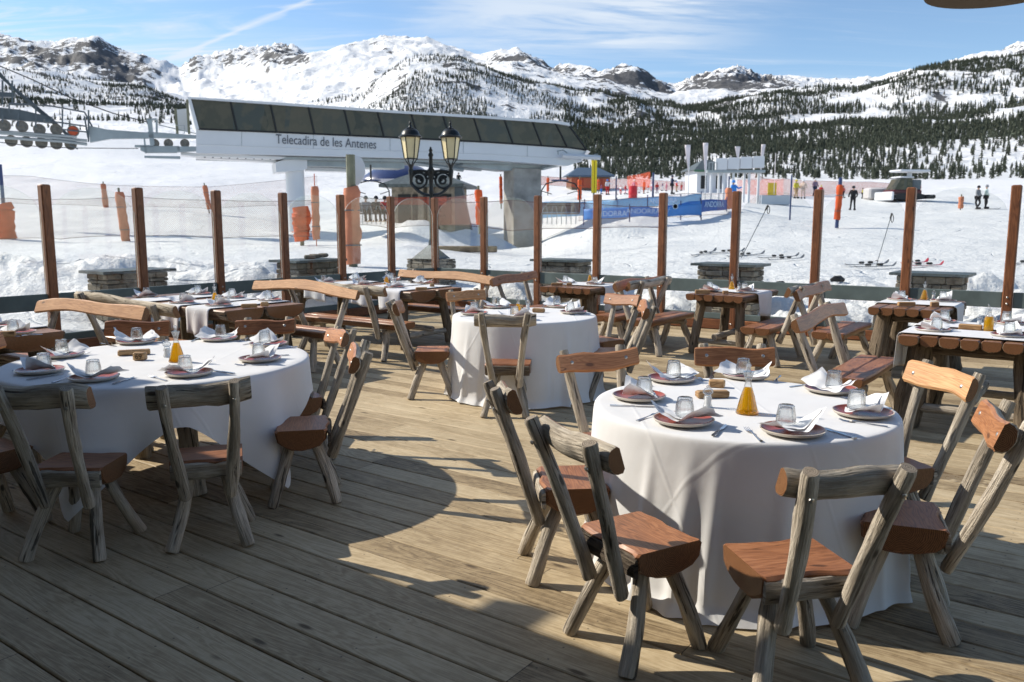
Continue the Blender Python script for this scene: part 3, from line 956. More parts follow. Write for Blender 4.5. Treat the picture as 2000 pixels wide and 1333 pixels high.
def conifer(rng, tiers=7, pts=7, needles=True):
    """a tapering trunk and ragged drooping tiers of boughs, unit height"""
    v, f, m = [], [], []
    def tri(a, b, c, k):
        i = len(v); v.extend([a, b, c]); f.append((i, i + 1, i + 2)); m.append(k)
    n = 5
    for k in range(n):
        a0, a1 = 2 * math.pi * k / n, 2 * math.pi * (k + 1) / n
        tri((.018 * math.cos(a0), .018 * math.sin(a0), -.06), (.018 * math.cos(a1), .018 * math.sin(a1), -.06), (0, 0, .93), 1)
    wide = rng.uniform(0.17, 0.25)
    lean = (rng.uniform(-.02, .02), rng.uniform(-.02, .02))
    for i in range(tiers):
        t = i / (tiers - 1)
        z0 = 0.10 + 0.82 * t
        r = wide * (1 - t) ** 0.8 + 0.025
        if t < 0.2:
            r *= 0.8
        for k in range(pts):
            if rng.random() < 0.12:
                continue
            a = 2 * math.pi * (k + rng.uniform(-.3, .3)) / pts + i * 0.7
            w = 0.55 + rng.uniform(-.15, .2)
            rr = r * rng.uniform(0.65, 1.25)
            zz = z0 + rng.uniform(-.03, .03)
            cx, cy = lean[0] * t, lean[1] * t
            tip = (cx + rr * math.cos(a), cy + rr * math.sin(a), zz - 0.05)
            l = (cx + rr * .55 * math.cos(a - w), cy + rr * .55 * math.sin(a - w), zz - .03)
            q = (cx + rr * .55 * math.cos(a + w), cy + rr * .55 * math.sin(a + w), zz - .03)
            top = (cx, cy, min(1.0, zz + 0.15))
            tri(l, tip, top, 0); tri(tip, q, top, 0)
            tri(l, (cx, cy, zz - .01), tip, 0)
    tri((-.012, 0, .9), (.012, 0, .9), (lean[0], lean[1], 1.02), 0)
    tri((0, -.012, .9), (0, .012, .9), (lean[0], lean[1], 1.02), 0)
    return np.array(v, np.float32), np.array(f, np.int32), np.array(m, np.int32)

def tree_sites():
    rs = np.random.RandomState(7)
    N = 420000
    u = rs.uniform(-0.66, 0.66, N)
    Y = np.sqrt(rs.uniform(150.0 ** 2, 1120.0 ** 2, N))
    X = u * Y
    z = terrain(u.reshape(1, -1), Y.reshape(1, -1)).ravel()
    s = (z - EYE) / Y
    py = 667 - FPX * (SP + s * CP) / (CP - s * SP)
    px = px_of(u)
    # nearer land hides what is lower than it
    nb = 330
    ub = np.clip(((u + 0.66) / 1.32 * nb).astype(int), 0, nb - 1)
    Yg = np.geomspace(130, 1150, 90)
    ug = (np.arange(nb) + .5) / nb * 1.32 - .66
    UU, YY = np.meshgrid(ug, Yg)
    zz = terrain(UU, YY); sg = (zz - EYE) / YY
    pg = 667 - FPX * (SP + sg * CP) / (CP - sg * SP)
    rm = np.minimum.accumulate(pg, 0)
    yi = np.clip(np.searchsorted(Yg, Y) - 1, 0, 89)
    vis = py < rm[yi, ub] + 8
    clump = fbm(X / 38, Y / 38, 4, 71, 0.6) 
    clump2 = fbm(X / 190, Y / 190, 3, 83)
    d = np.zeros(N)
    def bump(cx, cy, rx, ry):
        return np.exp(-((px - cx) / rx) ** 4 - ((py - cy) / ry) ** 4)
    # right-hand forest
    right = 1 / (1 + np.exp(-(px - 1135) / 18))
    d += right * np.clip((py - 170) / 60, 0.34 + .25 * (px > 1650), 1.0) * 1.0
    d += bump(1130, 250, 90, 60) * 0.5
    # dense dark band of the lower slope, thinner high up
    d += right * np.exp(-((py - (335 - (px - 1150) * 0.08)) / 30) ** 2) * 0.6
    # central wooded hill
    d += bump(920, 200, 215, 78) * 0.85
    d += bump(660, 205, 45, 18) * .25
    # left slopes
    d += bump(180, 200, 215, 52) * 0.42
    d += bump(250, 170, 120, 14) * 0.35
    d += bump(100, 215, 90, 16) * 0.45
    # clearings and the open piste
    for c in [(1395, 255, 35, 12), (1590, 295, 75, 7), (1720, 330, 60, 11), (1560, 230, 40, 8), (1870, 195, 70, 10), (1960, 350, 80, 8), (1740, 235, 30, 9), (1270, 215, 60, 10), (1930, 160, 60, 12), (1650, 200, 60, 10)]:
        d *= 1 - 0.85 * bump(*c)
    d *= np.where(py > 352, 0.0, 1.0)
    d *= np.where((px < 1120) & (py > 262), 0.0, 1.0)
    d *= np.where(Y < 240, np.where(px < 1150, 0.0, .35), 1.0)
    d *= np.clip((clump - 0.38) / 0.20, 0, 1) ** 1.6 * (0.30 + 1.2 * np.clip((clump2 - 0.3) / 0.3, 0, 1))
    d = np.where((px > 1140) & (py > 240) & (py < 352), np.maximum(d, .55 * right * np.clip((clump - .30) / .2, .25, 1)), d)
    keep = vis & (rs.uniform(0, 1, N) < d * 0.50)
    idx = np.nonzero(keep)[0]
    # thin by spacing
    cell = {}
    out = []
    for i in idx:
        k = (int(X[i] // 3.0), int(Y[i] // 3.0))
        if k in cell:
            continue
        cell[k] = 1
        out.append(i)
    out = np.array(out)
    h = rs.uniform(3.2, 7.0, len(out)) * np.clip(Y[out] / 420, .55, 1) * .88 * np.where(Y[out] > 700, 0.9, 1.0)
    left = px[out] < 1100
    h = h * np.where(left, 0.72, 1.0)
    return X[out], Y[out], z[out], h, px[out], py[out]
TX, TY, TZ, TH, TPX, TPY = tree_sites()
_rng = random.Random(5)
TREES = [conifer(_rng, _rng.choice((6, 7, 8)), _rng.choice((6, 7))) for _ in range(7)]
big = np.argsort(-(TH / TY))
own = big[:300]
rest = big[300:]
tmesh = []
for k, (v, f, m) in enumerate(TREES):
    me = bpy.data.meshes.new('pine_tree')
    me.from_pydata(v.tolist(), [], f.tolist())
    me.materials.append(M['pine']); me.materials.append(M['pine_trunk'])
    me.polygons.foreach_set('material_index', m)
    me.update()
    tmesh.append(me)
for q, i in enumerate(own):
    o = bpy.data.objects.new('pine_tree', tmesh[q % 7])
    link(o)
    o.location = (TX[i], TY[i], TZ[i])
    o.rotation_euler = (0, 0, q * 2.4)
    o.scale = (TH[i] * 1.1, TH[i] * 1.1, TH[i])
    side = 'on the right-hand slope' if TPX[i] > 1100 else 'on the left-hand slope'
    tag(o, 'conifer in the snow ' + side, 'tree', 'conifers ' + side)
def merge_trees(name, idx):
    Vs, Fs, Ms = [], [], []
    base = 0
    rs = np.random.RandomState(3)
    for q, i in enumerate(idx):
        v, f, m = TREES[q % 7]
        a = rs.uniform(0, 6.28)
        c, s = math.cos(a), math.sin(a)
        w = v * TH[i]
        w[:, :2] *= 1.12
        x = w[:, 0] * c - w[:, 1] * s + TX[i]
        y = w[:, 0] * s + w[:, 1] * c + TY[i]
        Vs.append(np.stack([x, y, w[:, 2] + TZ[i]], 1)); Fs.append(f + base); Ms.append(m)
        base += len(v)
    v = np.concatenate(Vs).astype(np.float32); f = np.concatenate(Fs).astype(np.int32); m = np.concatenate(Ms)
    me = bpy.data.meshes.new(name)
    me.vertices.add(len(v)); me.vertices.foreach_set('co', v.ravel())
    me.loops.add(f.size); me.loops.foreach_set('vertex_index', f.ravel())
    me.polygons.add(len(f)); me.polygons.foreach_set('loop_start', np.arange(0, f.size, 3, dtype=np.int32))
    me.polygons.foreach_set('loop_total', np.full(len(f), 3, np.int32))
    me.update(calc_edges=True)
    me.materials.append(M['pine']); me.materials.append(M['pine_trunk'])
    me.polygons.foreach_set('material_index', m.astype(np.int32))
    o = bpy.data.objects.new(name, me)
    link(o)
    return o
tag(merge_trees('forest', rest), 'dark conifer forest scattered over the snowy mountain slopes', 'forest', None, 'stuff')
print('TREES', len(own), len(rest))

# ------------------------------------------------------------------ deck
def deck():
    m = MB()
    w, gap = 0.187, 0.008
    u0, u1 = -14.6, 9.0
    cu, cv = CORNER.dot(U), CORNER.dot(V)
    v = -4.0
    rows_ = int((cv + 0.02 - v) / w)
    v = cv + 0.02 - rows_ * w
    v = math.floor(-4.0 / w) * w
    while v < cv + 0.0:
        a, b = v + gap / 2, v + w - gap / 2
        r = 0.005
        sec = [(a, -0.03), (a, -r), (a + r, 0), (b - r, 0), (b, -r), (b, -0.03)]
        P, F = [], []
        for x in (cu - 0.02, cu + 26.0):
            for (yy, zz) in sec:
                P.append((x, yy, zz))
        for k in range(5):
            F.append((k, k + 1, k + 7, k + 6))
        m.add(P, F, [[(0, 0)] * 4] * 5, 0)
        v += w
    o = m.build('deck', [M['deck']], None, 0)
    o.rotation_euler = (0, 0, R(HU))
    o.rotation_euler = (0, 0, math.atan2(U.y, U.x))
    return tag(o, kind='structure')
deck()
# the dark ground under the boards
b = MB(); b.box((13, 4.0, -0.33), (27, 24, 0.5))
M['soil'] = plain('dark_underside', (.03, .022, .012), 0.9)
o = b.build('deck_base', [M['soil']], None, 0)
o.rotation_euler = (0, 0, math.atan2(U.y, U.x))
cu, cv = CORNER.dot(U), CORNER.dot(V)
o.location = U * (cu) + V * (cv - 16.0) + Vector((0, 0, 0))
o.rotation_euler = (0, 0, math.atan2(U.y, U.x))
tag(o, kind='structure')
# ------------------------------------------------------------------ glass wind screens
def fence(label, origin, step, n, facing_in, skip_first=False):
    root = empty('glass_wind_screen', origin, 0, label, 'wind screen')
    ax = Vector(step).normalized()
    sp = 1.2
    ang = math.atan2(ax.y, ax.x)
    nrm = Vector((-ax.y, ax.x, 0))
    for i in range(n + 1):
        if i == 0 and skip_first:
            continue
        p = ax * (sp * i)
        m = MB()
        m.box(p + Vector((0, 0, 1.05)), (0.115, 0.115, 2.1), ang, bev=0.014)
        po = m.build('post', M['post'], root, 30)
        for zz in (0.70, 0.62, 0.10):
            b = MB()
            q = p + nrm * (facing_in * 0.058) + Vector((0, 0, zz))
            b.lathe([(0.013, 0), (0.013, 0.005), (0.008, 0.010), (0, 0.012)], q, 8, 0, axes=(ax, Vector((0, 0, 1)), nrm * facing_in))
            b.build('bolt', M['metal_bolt'], po, 40)
    for i in range(n):
        a = ax * (sp * i + 0.06)
        b = ax * (sp * (i + 1) - 0.06)
        L = (b - a).length
        th = 0.008
        # arched upper pane
        m = MB()
        N = 20
        pts = [a + ax * 0.006 + Vector((0, 0, 0.77)), b - ax * 0.006 + Vector((0, 0, 0.77))]
        for k in range(N + 1):
            t = 1 - k / N
            x = 2 * t - 1
            z = 1.70 + 0.38 * math.sqrt(max(0, 1 - (x * 0.985) ** 2) )
            pts.append(a + ax * (0.006 + (L - 0.012) * t) + Vector((0, 0, z)))
        pts = [p + nrm * (-th / 2) for p in pts]
        pane = m.poly(pts, th, nrm, 0, 1).build('upper_pane', [M['pane'], M['pane_edge']], root, 0)
        m = MB()
        m.box((a + b) / 2 + Vector((0, 0, 0.40)), (L - 0.01, th, 0.30), ang)
        m.build('lower_pane', [M['pane']], root, 0)
        m = MB()
        m.box((a + b) / 2 + Vector((0, 0, 0.665)), (L - 0.004, 0.045, 0.20), ang, bev=0.006)
        m.build('rail', M['rail'], root, 30)
        m = MB()
        m.box((a + b) / 2 + Vector((0, 0, 0.21)), (L - 0.004, 0.045, 0.09), ang, bev=0.006)  # added grey strip standing in for shaded snow seen through the glass
        m.build('lower_shade_strip', M['rail'], root, 30)
        m = MB()
        m.box((a + b) / 2 + Vector((0, 0, 0.085)), (L - 0.004, 0.10, 0.15), ang, bev=0.01)
        m.build('base_beam', M['post'], root, 30)
    return root
C0 = CORNER + U * 0.06 - V * 0.06
fence('glass wind screen with arched panes along the left side of the deck', C0, -V, 9, 1)
fence('glass wind screen with arched panes along the far right side', C0, U, 12, -1, True)

# ------------------------------------------------------------------ stone pillars with slate caps
def stone_mat():
    t = NT('grey_brown_stone')
    co = t.coord('Object')
    a = t.noise(co, 4, 6, 0.65)
    g = t.n('ShaderNodeNewGeometry')
    b = t.noise(co, 22, 5, 0.7)
    k = t.math('ADD', t.math('MULTIPLY', a, .55), t.math('MULTIPLY', b, .35))
    k = t.math('ADD', k, t.math('MULTIPLY', g.outputs['Random Per Island'], .25))
    col = t.ramp(k, [(0.3, (.06, .052, .042)), (0.55, (.20, .175, .14)), (0.8, (.38, .34, .27))])
    return t.done(t.pbr(col, 0.85, t.bump(b, 0.9, 0.02), spec=0.2))
M['stone'] = stone_mat()
M['slate'] = plain('dark_slate', (.085, .105, .11), 0.5, 0, 0.4, 0.35, 5, 0.4)
def stone_blocks(m, L, D, z0, z1, rng, ang=0):
    z = z0
    while z < z1 - 0.01:
        h = min(rng.uniform(0.05, 0.12), z1 - z)
        if z1 - z - h < 0.03:
            h = z1 - z
        for side in range(4):
            ln = L if side % 2 == 0 else D
            x = -ln / 2
            while x < ln / 2 - 0.005:
                w = min(rng.uniform(0.10, 0.32), ln / 2 - x)
                if ln / 2 - x - w < 0.06:
                    w = ln / 2 - x
                dep = 0.12
                out = rng.uniform(-0.012, 0.02)
                cx = x + w / 2
                if side == 0: c = (cx, -D / 2 + dep / 2 - out)
                elif side == 2: c = (cx, D / 2 - dep / 2 + out)
                elif side == 1: c = (L / 2 - dep / 2 + out, cx)
                else: c = (-L / 2 + dep / 2 - out, cx)
                sz = (w - 0.008, dep, h - 0.007) if side % 2 == 0 else (dep, w - 0.008, h - 0.007)
                m.box((c[0], c[1], z + h / 2), sz, rng.uniform(-.03, .03), bev=0.012)
                x += w
        z += h
    m.box((0, 0, (z0 + z1) / 2), (L - 0.10, D - 0.10, z1 - z0 - 0.02))
def pillar(px, cap_y, Y, ang, width, label, seed, extra=None, zcap=None):
    rng = random.Random(seed)
    p = at_y(px, cap_y, Y)
    z = p.z
    root = empty('stone_pillar', (p.x, p.y, 0), ang, label, 'stone pillar', 'low stone pillars outside the wind screen')
    m = MB(); stone_blocks(m, width, 0.55, -0.2, z - 0.045, rng)
    m.build('stonework', M['stone'], root, 30)
    if extra != 'pyramid':
        m = MB()
        w, d = width / 2 + 0.09, 0.36
        pts = []
        for k in range(16):
            t = k / 16 * 4
            s_ = int(t); f = t - s_
            q = [(-w + 2 * w * f, -d), (w, -d + 2 * d * f), (w - 2 * w * f, d), (-w, d - 2 * d * f)][s_]
            pts.append(Vector((q[0] + rng.uniform(-.012, .012), q[1] + rng.uniform(-.012, .012), z - 0.042)))
        m.poly(pts, 0.042, (0, 0, 1))
        m.build('slate_cap', M['slate'], root, 0)
    if extra == 'rocks':
        m = MB()
        for k in range(3):
            m.box((0.05 + 0.12 * k, rng.uniform(-.05, .05), z + 0.035 + 0.012 * k), (0.20, 0.16, 0.07), rng.uniform(0, 3), bev=0.02)
        m.build('loose_stone', M['stone'], root, 0)
    if extra == 'pyramid':
        m = MB()
        w, h = 0.30, 0.30
        b = [(-w, -w, z - .04), (w, -w, z - .04), (w, w, z - .04), (-w, w, z - .04)]
        m.add(b + [(0, 0, z + h)], [(0, 1, 4), (1, 2, 4), (2, 3, 4), (3, 0, 4), (3, 2, 1, 0)])
        m.build('slate_peak', M['slate'], root, 0)
    return p
AV = math.atan2(V.y, V.x); AU = math.atan2(U.y, U.x)
pillar(250, 527, 12.9, AV, 1.0, 'low stone pillar with a broad slate cap in the shaded snow, leftmost outside the screen', 1)
pillar(603, 507, 14.8, AV, 0.98, 'low stone pillar with a loose stone lying on its slate cap', 2, 'rocks')
PP = pillar(842, 502, 18.3, AU, 0.95, 'low stone pillar with a pointed slate peak at the foot of the lamp post', 3, 'pyramid')
pillar(1100, 507, 16.4, AU, 0.95, 'low dark stone pillar behind the small table nearest the screen corner', 4)
pillar(1428, 515, 14.4, AU, 0.98, 'low stone pillar beside the skis with a wooden post in front of it', 5)
pillar(1822, 533, 13.0, AU, 0.92, 'low stone pillar farthest right behind the glass', 6)

# ------------------------------------------------------------------ twin lantern lamp post
def lamp_post():
    x, y = PP.x + 0.02, PP.y + 0.02
    root = empty('lamp_post', (x, y, 0), R(6), 'ornate black cast iron lamp post carrying two cream lanterns', 'lamp post')
    top = at_y(845, 287, y).z
    arm = at_y(845, 335, y).z
    m = MB()
    zb = PP.z + 0.2
    pr = [(0.075, zb), (0.075, zb + .12), (0.05, zb + .2), (0.045, arm - .5), (0.06, arm - .46), (0.045, arm - .4), (0.05, arm - .1), (0.085, arm - .05), (0.085, arm + .02), (0.05, arm + .06), (0.045, arm + .1), (0.04, top - .22), (0.055, top - .2), (0.055, top - .17), (0.03, top - .12), (0.045, top - .08), (0.02, top - .04), (0.022, top - .02), (0, top)]
    m.lathe(pr, (0, 0, 0), 14)
    m.build('column', M['iron'], root, 40)
    lx = 38 / FPX * y
    for sgn in (-1, 1):
        m = MB()
        # bracket out to the lantern: bar, stem, ring with a scroll in it, and a curved brace
        m.tube([(sgn * .03, 0, arm - .02), (sgn * lx * .5, 0, arm + .01), (sgn * lx, 0, arm - .02)], [.035, .028, .035], 8)
        m.tube([(sgn * lx, 0, arm - .30), (sgn * lx, 0, arm - .12), (sgn * lx, 0, arm), (sgn * lx, 0, arm + .06), (sgn * lx, 0, arm + .14)], [.03, .045, .06, .04, .075], 8)
        for (cx, cz, r0, tr) in ((0.60, -0.20, 0.165, 1.0), (0.60, -0.20, .105, 1.5), (0.20, -0.12, 0.07, 1.3)):
            sp = []
            for k in range(26):
                a = k / 25 * math.pi * 2 * tr + .6
                rr = r0 * (1 if tr == 1.0 else 1 - 0.75 * k / 25)
                sp.append((sgn * (lx * cx + rr * math.cos(a)), 0, arm + cz + rr * math.sin(a)))
            m.tube(sp, 0.026, 6)
        br = []
        for k in range(10):
            t = k / 9
            br.append((sgn * (.04 + (lx - .04) * t ** .75), 0, arm - .52 + .26 * t ** 1.6))
        m.tube(br, .036, 7)
        m.build('arm', M['iron'], root, 40)
        # lantern: tapering hexagon of cream glass, iron frame, domed cap with finial
        ln = bpy.data.objects.new('lantern', None)
        z0 = arm + 0.14
        n = 6
        hgt = 0.45
        r0, r1 = 0.135, 0.205
        m = MB()
        m.lathe([(r0, z0 + 0.12), (r1, z0 + 0.12 + hgt)], (sgn * lx, 0, 0), n)
        glass = m.build('lantern', M['lamp_glass'], root, 0)
        m = MB()
        for k in range(n):
            a = 2 * math.pi * k / n
            m.tube([(sgn * lx + (r0 + .004) * math.cos(a), (r0 + .004) * math.sin(a), z0 + .12), (sgn * lx + (r1 + .004) * math.cos(a), (r1 + .004) * math.sin(a), z0 + .12 + hgt)], 0.012, 5)
            m.tube([(sgn * lx + .03 * math.cos(a), .03 * math.sin(a), z0 - .04), (sgn * lx + (r0) * math.cos(a), (r0) * math.sin(a), z0 + .12)], 0.012, 5)
        m.lathe([(r0 + .02, z0 + .10), (r0 + .02, z0 + .125)], (sgn * lx, 0, 0), n)
        m.lathe([(.05, z0 - .06), (.06, z0 - .02), (.02, z0)], (sgn * lx, 0, 0), 10)
        m.build('frame', M['iron'], glass, 30)
        m = MB()
        zt = z0 + .12 + hgt
        m.lathe([(r1 + .045, zt - .01), (r1 + .05, zt + .02), (r1 * 1.0, zt + .05), (r1 * .86, zt + .12), (r1 * .58, zt + .17), (r1 * .45, zt + .175), (r1 * .48, zt + .19), (.05, zt + .205), (.03, zt + .23), (.025, zt + .28), (.034, zt + .30), (.018, zt + .32), (0, zt + .38)], (sgn * lx, 0, 0), 12)
        m.build('cap', M['iron'], glass, 35)
M['lamp_glass'] = plain('cream_lamp_glass', (.74, .62, .36), 0.35, 0, 0.4, 0.06, 3)
lamp_post()

# ------------------------------------------------------------------ chairs and benches
def bolt_obj(p, d, parent, r=0.009):
    d = Vector(d).normalized()
    a = d.orthogonal().normalized()
    m = MB(); m.lathe([(r, 0), (r, 0.003), (r * .6, 0.006), (0, 0.007)], p, 8, 0, axes=(a, d.cross(a), d))
    return m.build('bolt', M['metal_bolt'], parent, 50)
def chair(x, y, head, seed, label, group, back='orange', barkm='bark', wide=1.0, nobolt=False):
    """half-log chair; the sitter faces local +y"""
    rng = random.Random(seed)
    root = empty('log_chair', (x, y, 0), R(head - 90), label, 'chair', group)
    bm_ = M[barkm]
    W, D = 0.37 * wide * rng.uniform(.94, 1.05), rng.uniform(0.285, 0.32)
    zs = 0.452
    m = MB()
    m.halflog((-W / 2, 0, zs), (W / 2, 0, zs), (0, 0, 1), D, rng.uniform(0.105, 0.13), rng, 8, mflat=0, mbark=1, mend=2, arc=8)
    m.build('seat', [M['seat'], bm_ if rng.random() < 0.0 else M['end_red'], M['end_red']], root, 35)
    # the strip of bark left on the back edge of the seat
    m = MB()
    m.halflog((-W / 2 + 0.004, -D / 2 + 0.004, zs - 0.055), (W / 2 - 0.004, -D / 2 + 0.004, zs - 0.055), (0, 1, 0), 0.085, 0.022, rng, 8, mflat=0, mbark=0, mend=0, arc=5)
    m.build('bark_edge', [M['bark_dark'] if rng.random() < .5 else bm_], root, 35)
    tops = {}
    for sx in (-1, 1):
        for sy in (-1, 1):
            m = MB()
            t = Vector((sx * (0.085 + rng.uniform(-.01, .01)), sy * 0.06, zs - 0.075))
            f = Vector((sx * (0.185 + rng.uniform(-.02, .02)), sy * (0.185 + rng.uniform(-.015, .02)) - (0.02 if sy < 0 else 0), 0.0))
            m.log(f, t, rng.uniform(.030, .036), rng.uniform(.027, .033), rng, 8, 12, 0.014, wob=.12)
            m.build('leg', [bm_, M['cut']], root, 50)
    out = rng.uniform(0.0, 0.035)
    ups = []
    for sx in (-1, 1):
        a = Vector((sx * (0.105 + rng.uniform(-.01, .01)), -D / 2 - 0.012, zs - 0.19))
        b = Vector((sx * (0.150 + out + rng.uniform(-.015, .02)), -D / 2 - 0.235 + rng.uniform(-.01, .01), 0.90 + rng.uniform(-.02, .02)))
        m = MB(); m.log(a, b, rng.uniform(.026, .031), rng.uniform(.025, .030), rng, 12, 12, 0.014, wob=.12)
        u = m.build('upright', [bm_, M['cut']], root, 50)
        ups.append((a, b, u))
    # backrest: half log screwed to the fronts of the uprights
    k = 0.87
    pa = ups[0][0].lerp(ups[0][1], k); pb = ups[1][0].lerp(ups[1][1], k)
    dirn = (pb - pa).normalized()
    ln = (ups[0][1] - ups[0][0]).normalized()
    nrm = dirn.cross(ln).normalized()
    if nrm.y < 0: nrm = -nrm
    c = (pa + pb) / 2
    hw = (pb - pa).length / 2 + rng.uniform(0.05, 0.085)
    th = rng.uniform(.052, .064)
    face = nrm * (0.024 + th)
    m = MB()
    m.halflog(c - dirn * hw + face, c + dirn * hw + face, nrm, rng.uniform(0.105, 0.125), th, rng, 9, bend=rng.uniform(-.012, .02), wave=0.005, mflat=0, mbark=1, mend=2, arc=8, bow=-0.012)
    bk = m.build('backrest', [M[back], bm_, M['end_tan'] if back != 'seat' else M['end_red']], root, 35)
    for q in (pa, pb):
        bolt_obj(q + nrm * (0.0235 + th - 0.008), nrm, bk, 0.011)
        bolt_obj(q - nrm * 0.030, -nrm, bk, 0.010)
    return root

def bench(x, y, head, seed, label, group, length=1.3, back='orange', barkm='bark', backm=None, flat_back=False, boards=2, seatm='seat', arch=0.03):
    """bench of two half logs on four splayed legs, sitter faces local +y"""
    rng = random.Random(seed)
    root = empty('log_bench', (x, y, 0), R(head - 90), label, 'bench', group)
    zs = 0.45
    L = length
    D = 0.17
    for k in range(boards):
        yy = (k - (boards - 1) / 2) * (D + 0.004)
        m = MB()
        m.halflog((-L / 2 + rng.uniform(-.015, .015), yy, zs), (L / 2 + rng.uniform(-.015, .015), yy, zs), (0, 0, 1), D, 0.085, rng, 10, wave=0.003, arc=7, edge=.028)
        m.build('seat_board', [M[seatm], M['bark_dark'] if seatm == 'tan' else M['end_red'], M['end_red']], root, 35)
    for sx in (-1, 1):
        m = MB()
        xx = sx * (L / 2 - 0.22)
        m.log((xx, -D * .9, zs - 0.105), (xx, D * .9, zs - 0.105), .035, .035, rng, 5, 9, 0.004)
        m.build('cross_beam', [M[barkm], M['cut']], root, 50)
    for sx in (-1, 1):
        for sy in (-1, 1):
            m = MB()
            t = Vector((sx * (L / 2 - 0.22), sy * 0.09, zs - 0.08))
            f = Vector((sx * (L / 2 - 0.15 + rng.uniform(-.02, .02)), sy * (0.22 + rng.uniform(-.01, .02)), 0))
            m.log(f, t, rng.uniform(.038, .046), rng.uniform(.034, .04), rng, 7, 11, 0.012)
            m.build('leg', [M[barkm], M['cut']], root, 50)
    ups = []
    for sx in (-1, 1):
        a = Vector((sx * (L / 2 - 0.25), -D - 0.025, zs - 0.18))
        b = Vector((sx * (L / 2 - 0.20 + rng.uniform(-.02, .02)), -D - 0.27 + rng.uniform(-.01, .01), 0.90 + rng.uniform(-.02, .03)))
        m = MB(); m.log(a, b, rng.uniform(.034, .04), rng.uniform(.030, .036), rng, 9, 11, 0.014)
        m.build('upright', [M[barkm], M['cut']], root, 50)
        ups.append((a, b))
    pa = ups[0][0].lerp(ups[0][1], .86); pb = ups[1][0].lerp(ups[1][1], .86)
    dirn = (pb - pa).normalized()
    ln = (ups[0][1] - ups[0][0]).normalized()
    nrm = dirn.cross(ln).normalized()
    if nrm.y < 0: nrm = -nrm
    c = (pa + pb) / 2
    hw = L / 2 + 0.03
    th = 0.06
    face = nrm * (0.026 + th)
    m = MB()
    m.halflog(c - dirn * hw + face, c + dirn * hw + face, nrm, 0.125, th, rng, 14, bend=rng.uniform(.5, 1) * arch, wave=0.012, arc=8, mflat=0, mbark=1, mend=2)
    bk = m.build('backrest', [M[back], M[backm or barkm], M['end_tan']], root, 35)
    for q in (pa, pb):
        bolt_obj(q + nrm * (0.026 + th - 0.012), nrm, bk, 0.012)
    return root

T1 = Vector((1.12, 3.96, 0)); R1 = 0.715
T2 = Vector((0.12, 7.92, 0)); R2 = 0.69
T3 = Vector((-2.27, 5.28, 0)); R3 = 0.93
G1, G2, G3 = 'log chairs round the front right table', 'log chairs round the middle table', 'log chairs round the left table'
def face(x, y, T):
    return math.degrees(math.atan2(T.y - y, T.x - x))
# front right table
chair(0.285, 3.80, 5, 11, 'log chair at the left side of the front right table, its seat in full sun', G1)
chair(0.50, 3.10, 30, 12, 'log chair turned away at the front left of the near right table', G1)
chair(1.00, 2.86, 101, 13, 'shaded log chair nearest the viewer at the bottom right, grey back to the camera', G1)
chair(1.62, 3.32, 160, 14, 'log chair at the right edge of the photo seen sideways, a narrow carved backrest', G1)
chair(1.90, 4.10, 194, 15, 'log chair with a bright orange backrest tilted behind the right rim of the front table', G1, 'tan')
chair(1.37, 4.76, 267, 16, 'log chair behind the front right table, only its orange backrest showing above the napkins', G1)
chair(0.62, 4.56, 290, 17, 'log chair at the far left of the front right table, tan backrest with two bolts', G1)
# middle table
chair(-0.76, 7.80, 3, 21, 'log chair seen from the side at the left of the middle table', G2)
chair(-0.03, 7.08, 86, 22, 'log chair with its grey back to the viewer in front of the middle table', G2)
chair(-0.40, 8.85, 292, 23, 'log chair behind the middle table near the long bench', G2, 'tan')
chair(0.92, 8.50, 218, 24, 'log chair at the far right of the middle table with an orange backrest', G2)
chair(0.92, 7.70, 178, 25, 'log chair sideways at the right of the middle table with a dark seat', G2)
# left table
chair(-2.19, 4.08, 90, 31, 'log chair turned away at the lower left, uprights leaning left', G3)
chair(-1.60, 4.22, 108, 32, 'log chair turned away in front of the left table, dark flat top rail', G3)
chair(-1.26, 4.86, 192, 33, 'log chair sideways at the right of the left table', G3)
chair(-1.52, 5.70, 208, 34, 'log chair at the far right of the left table, reddish sunlit backrest', G3)
chair(-1.98, 6.24, 268, 35, 'log chair behind the left table nearest the oil bottle side, straight orange backrest', G3, 'seat')
chair(-2.84, 6.00, 275, 36, 'log chair behind the left table with a dark red backrest beside the pale bench', G3, 'seat')
chair(-2.83, 4.34, 60, 37, 'log chair cut by the left edge of the photo in front of the left table', G3)
chair(-3.30, 5.50, 355, 38, 'log chair at the far left of the left table, by the photo edge', G3)
# benches on the right
GB = 'log benches at the small tables along the right screen'
bench(2.93, 6.85, HV - 90, 41, 'log bench with a sunlit two-board seat left of the nearest right table', GB, 1.3)
bench(3.80, 9.45, HV - 90, 42, 'log bench on the left of the second small table from the right', GB, 1.25)
bench(3.12, 9.85, HV + 90, 43, 'log bench facing left at the right side of the table in front of the pillar', GB, 1.2)
bench(1.93, 10.6, HV - 90, 44, 'log bench at the left of the table in front of the pillar', GB, 1.25)
bench(1.52, 11.05, HV + 90, 45, 'log bench back to back with its neighbour, right of the table nearest the corner', GB, 1.15)
bench(0.32, 11.7, HV - 90, 46, 'log bench left of the small table nearest the screen corner', GB, 1.05)
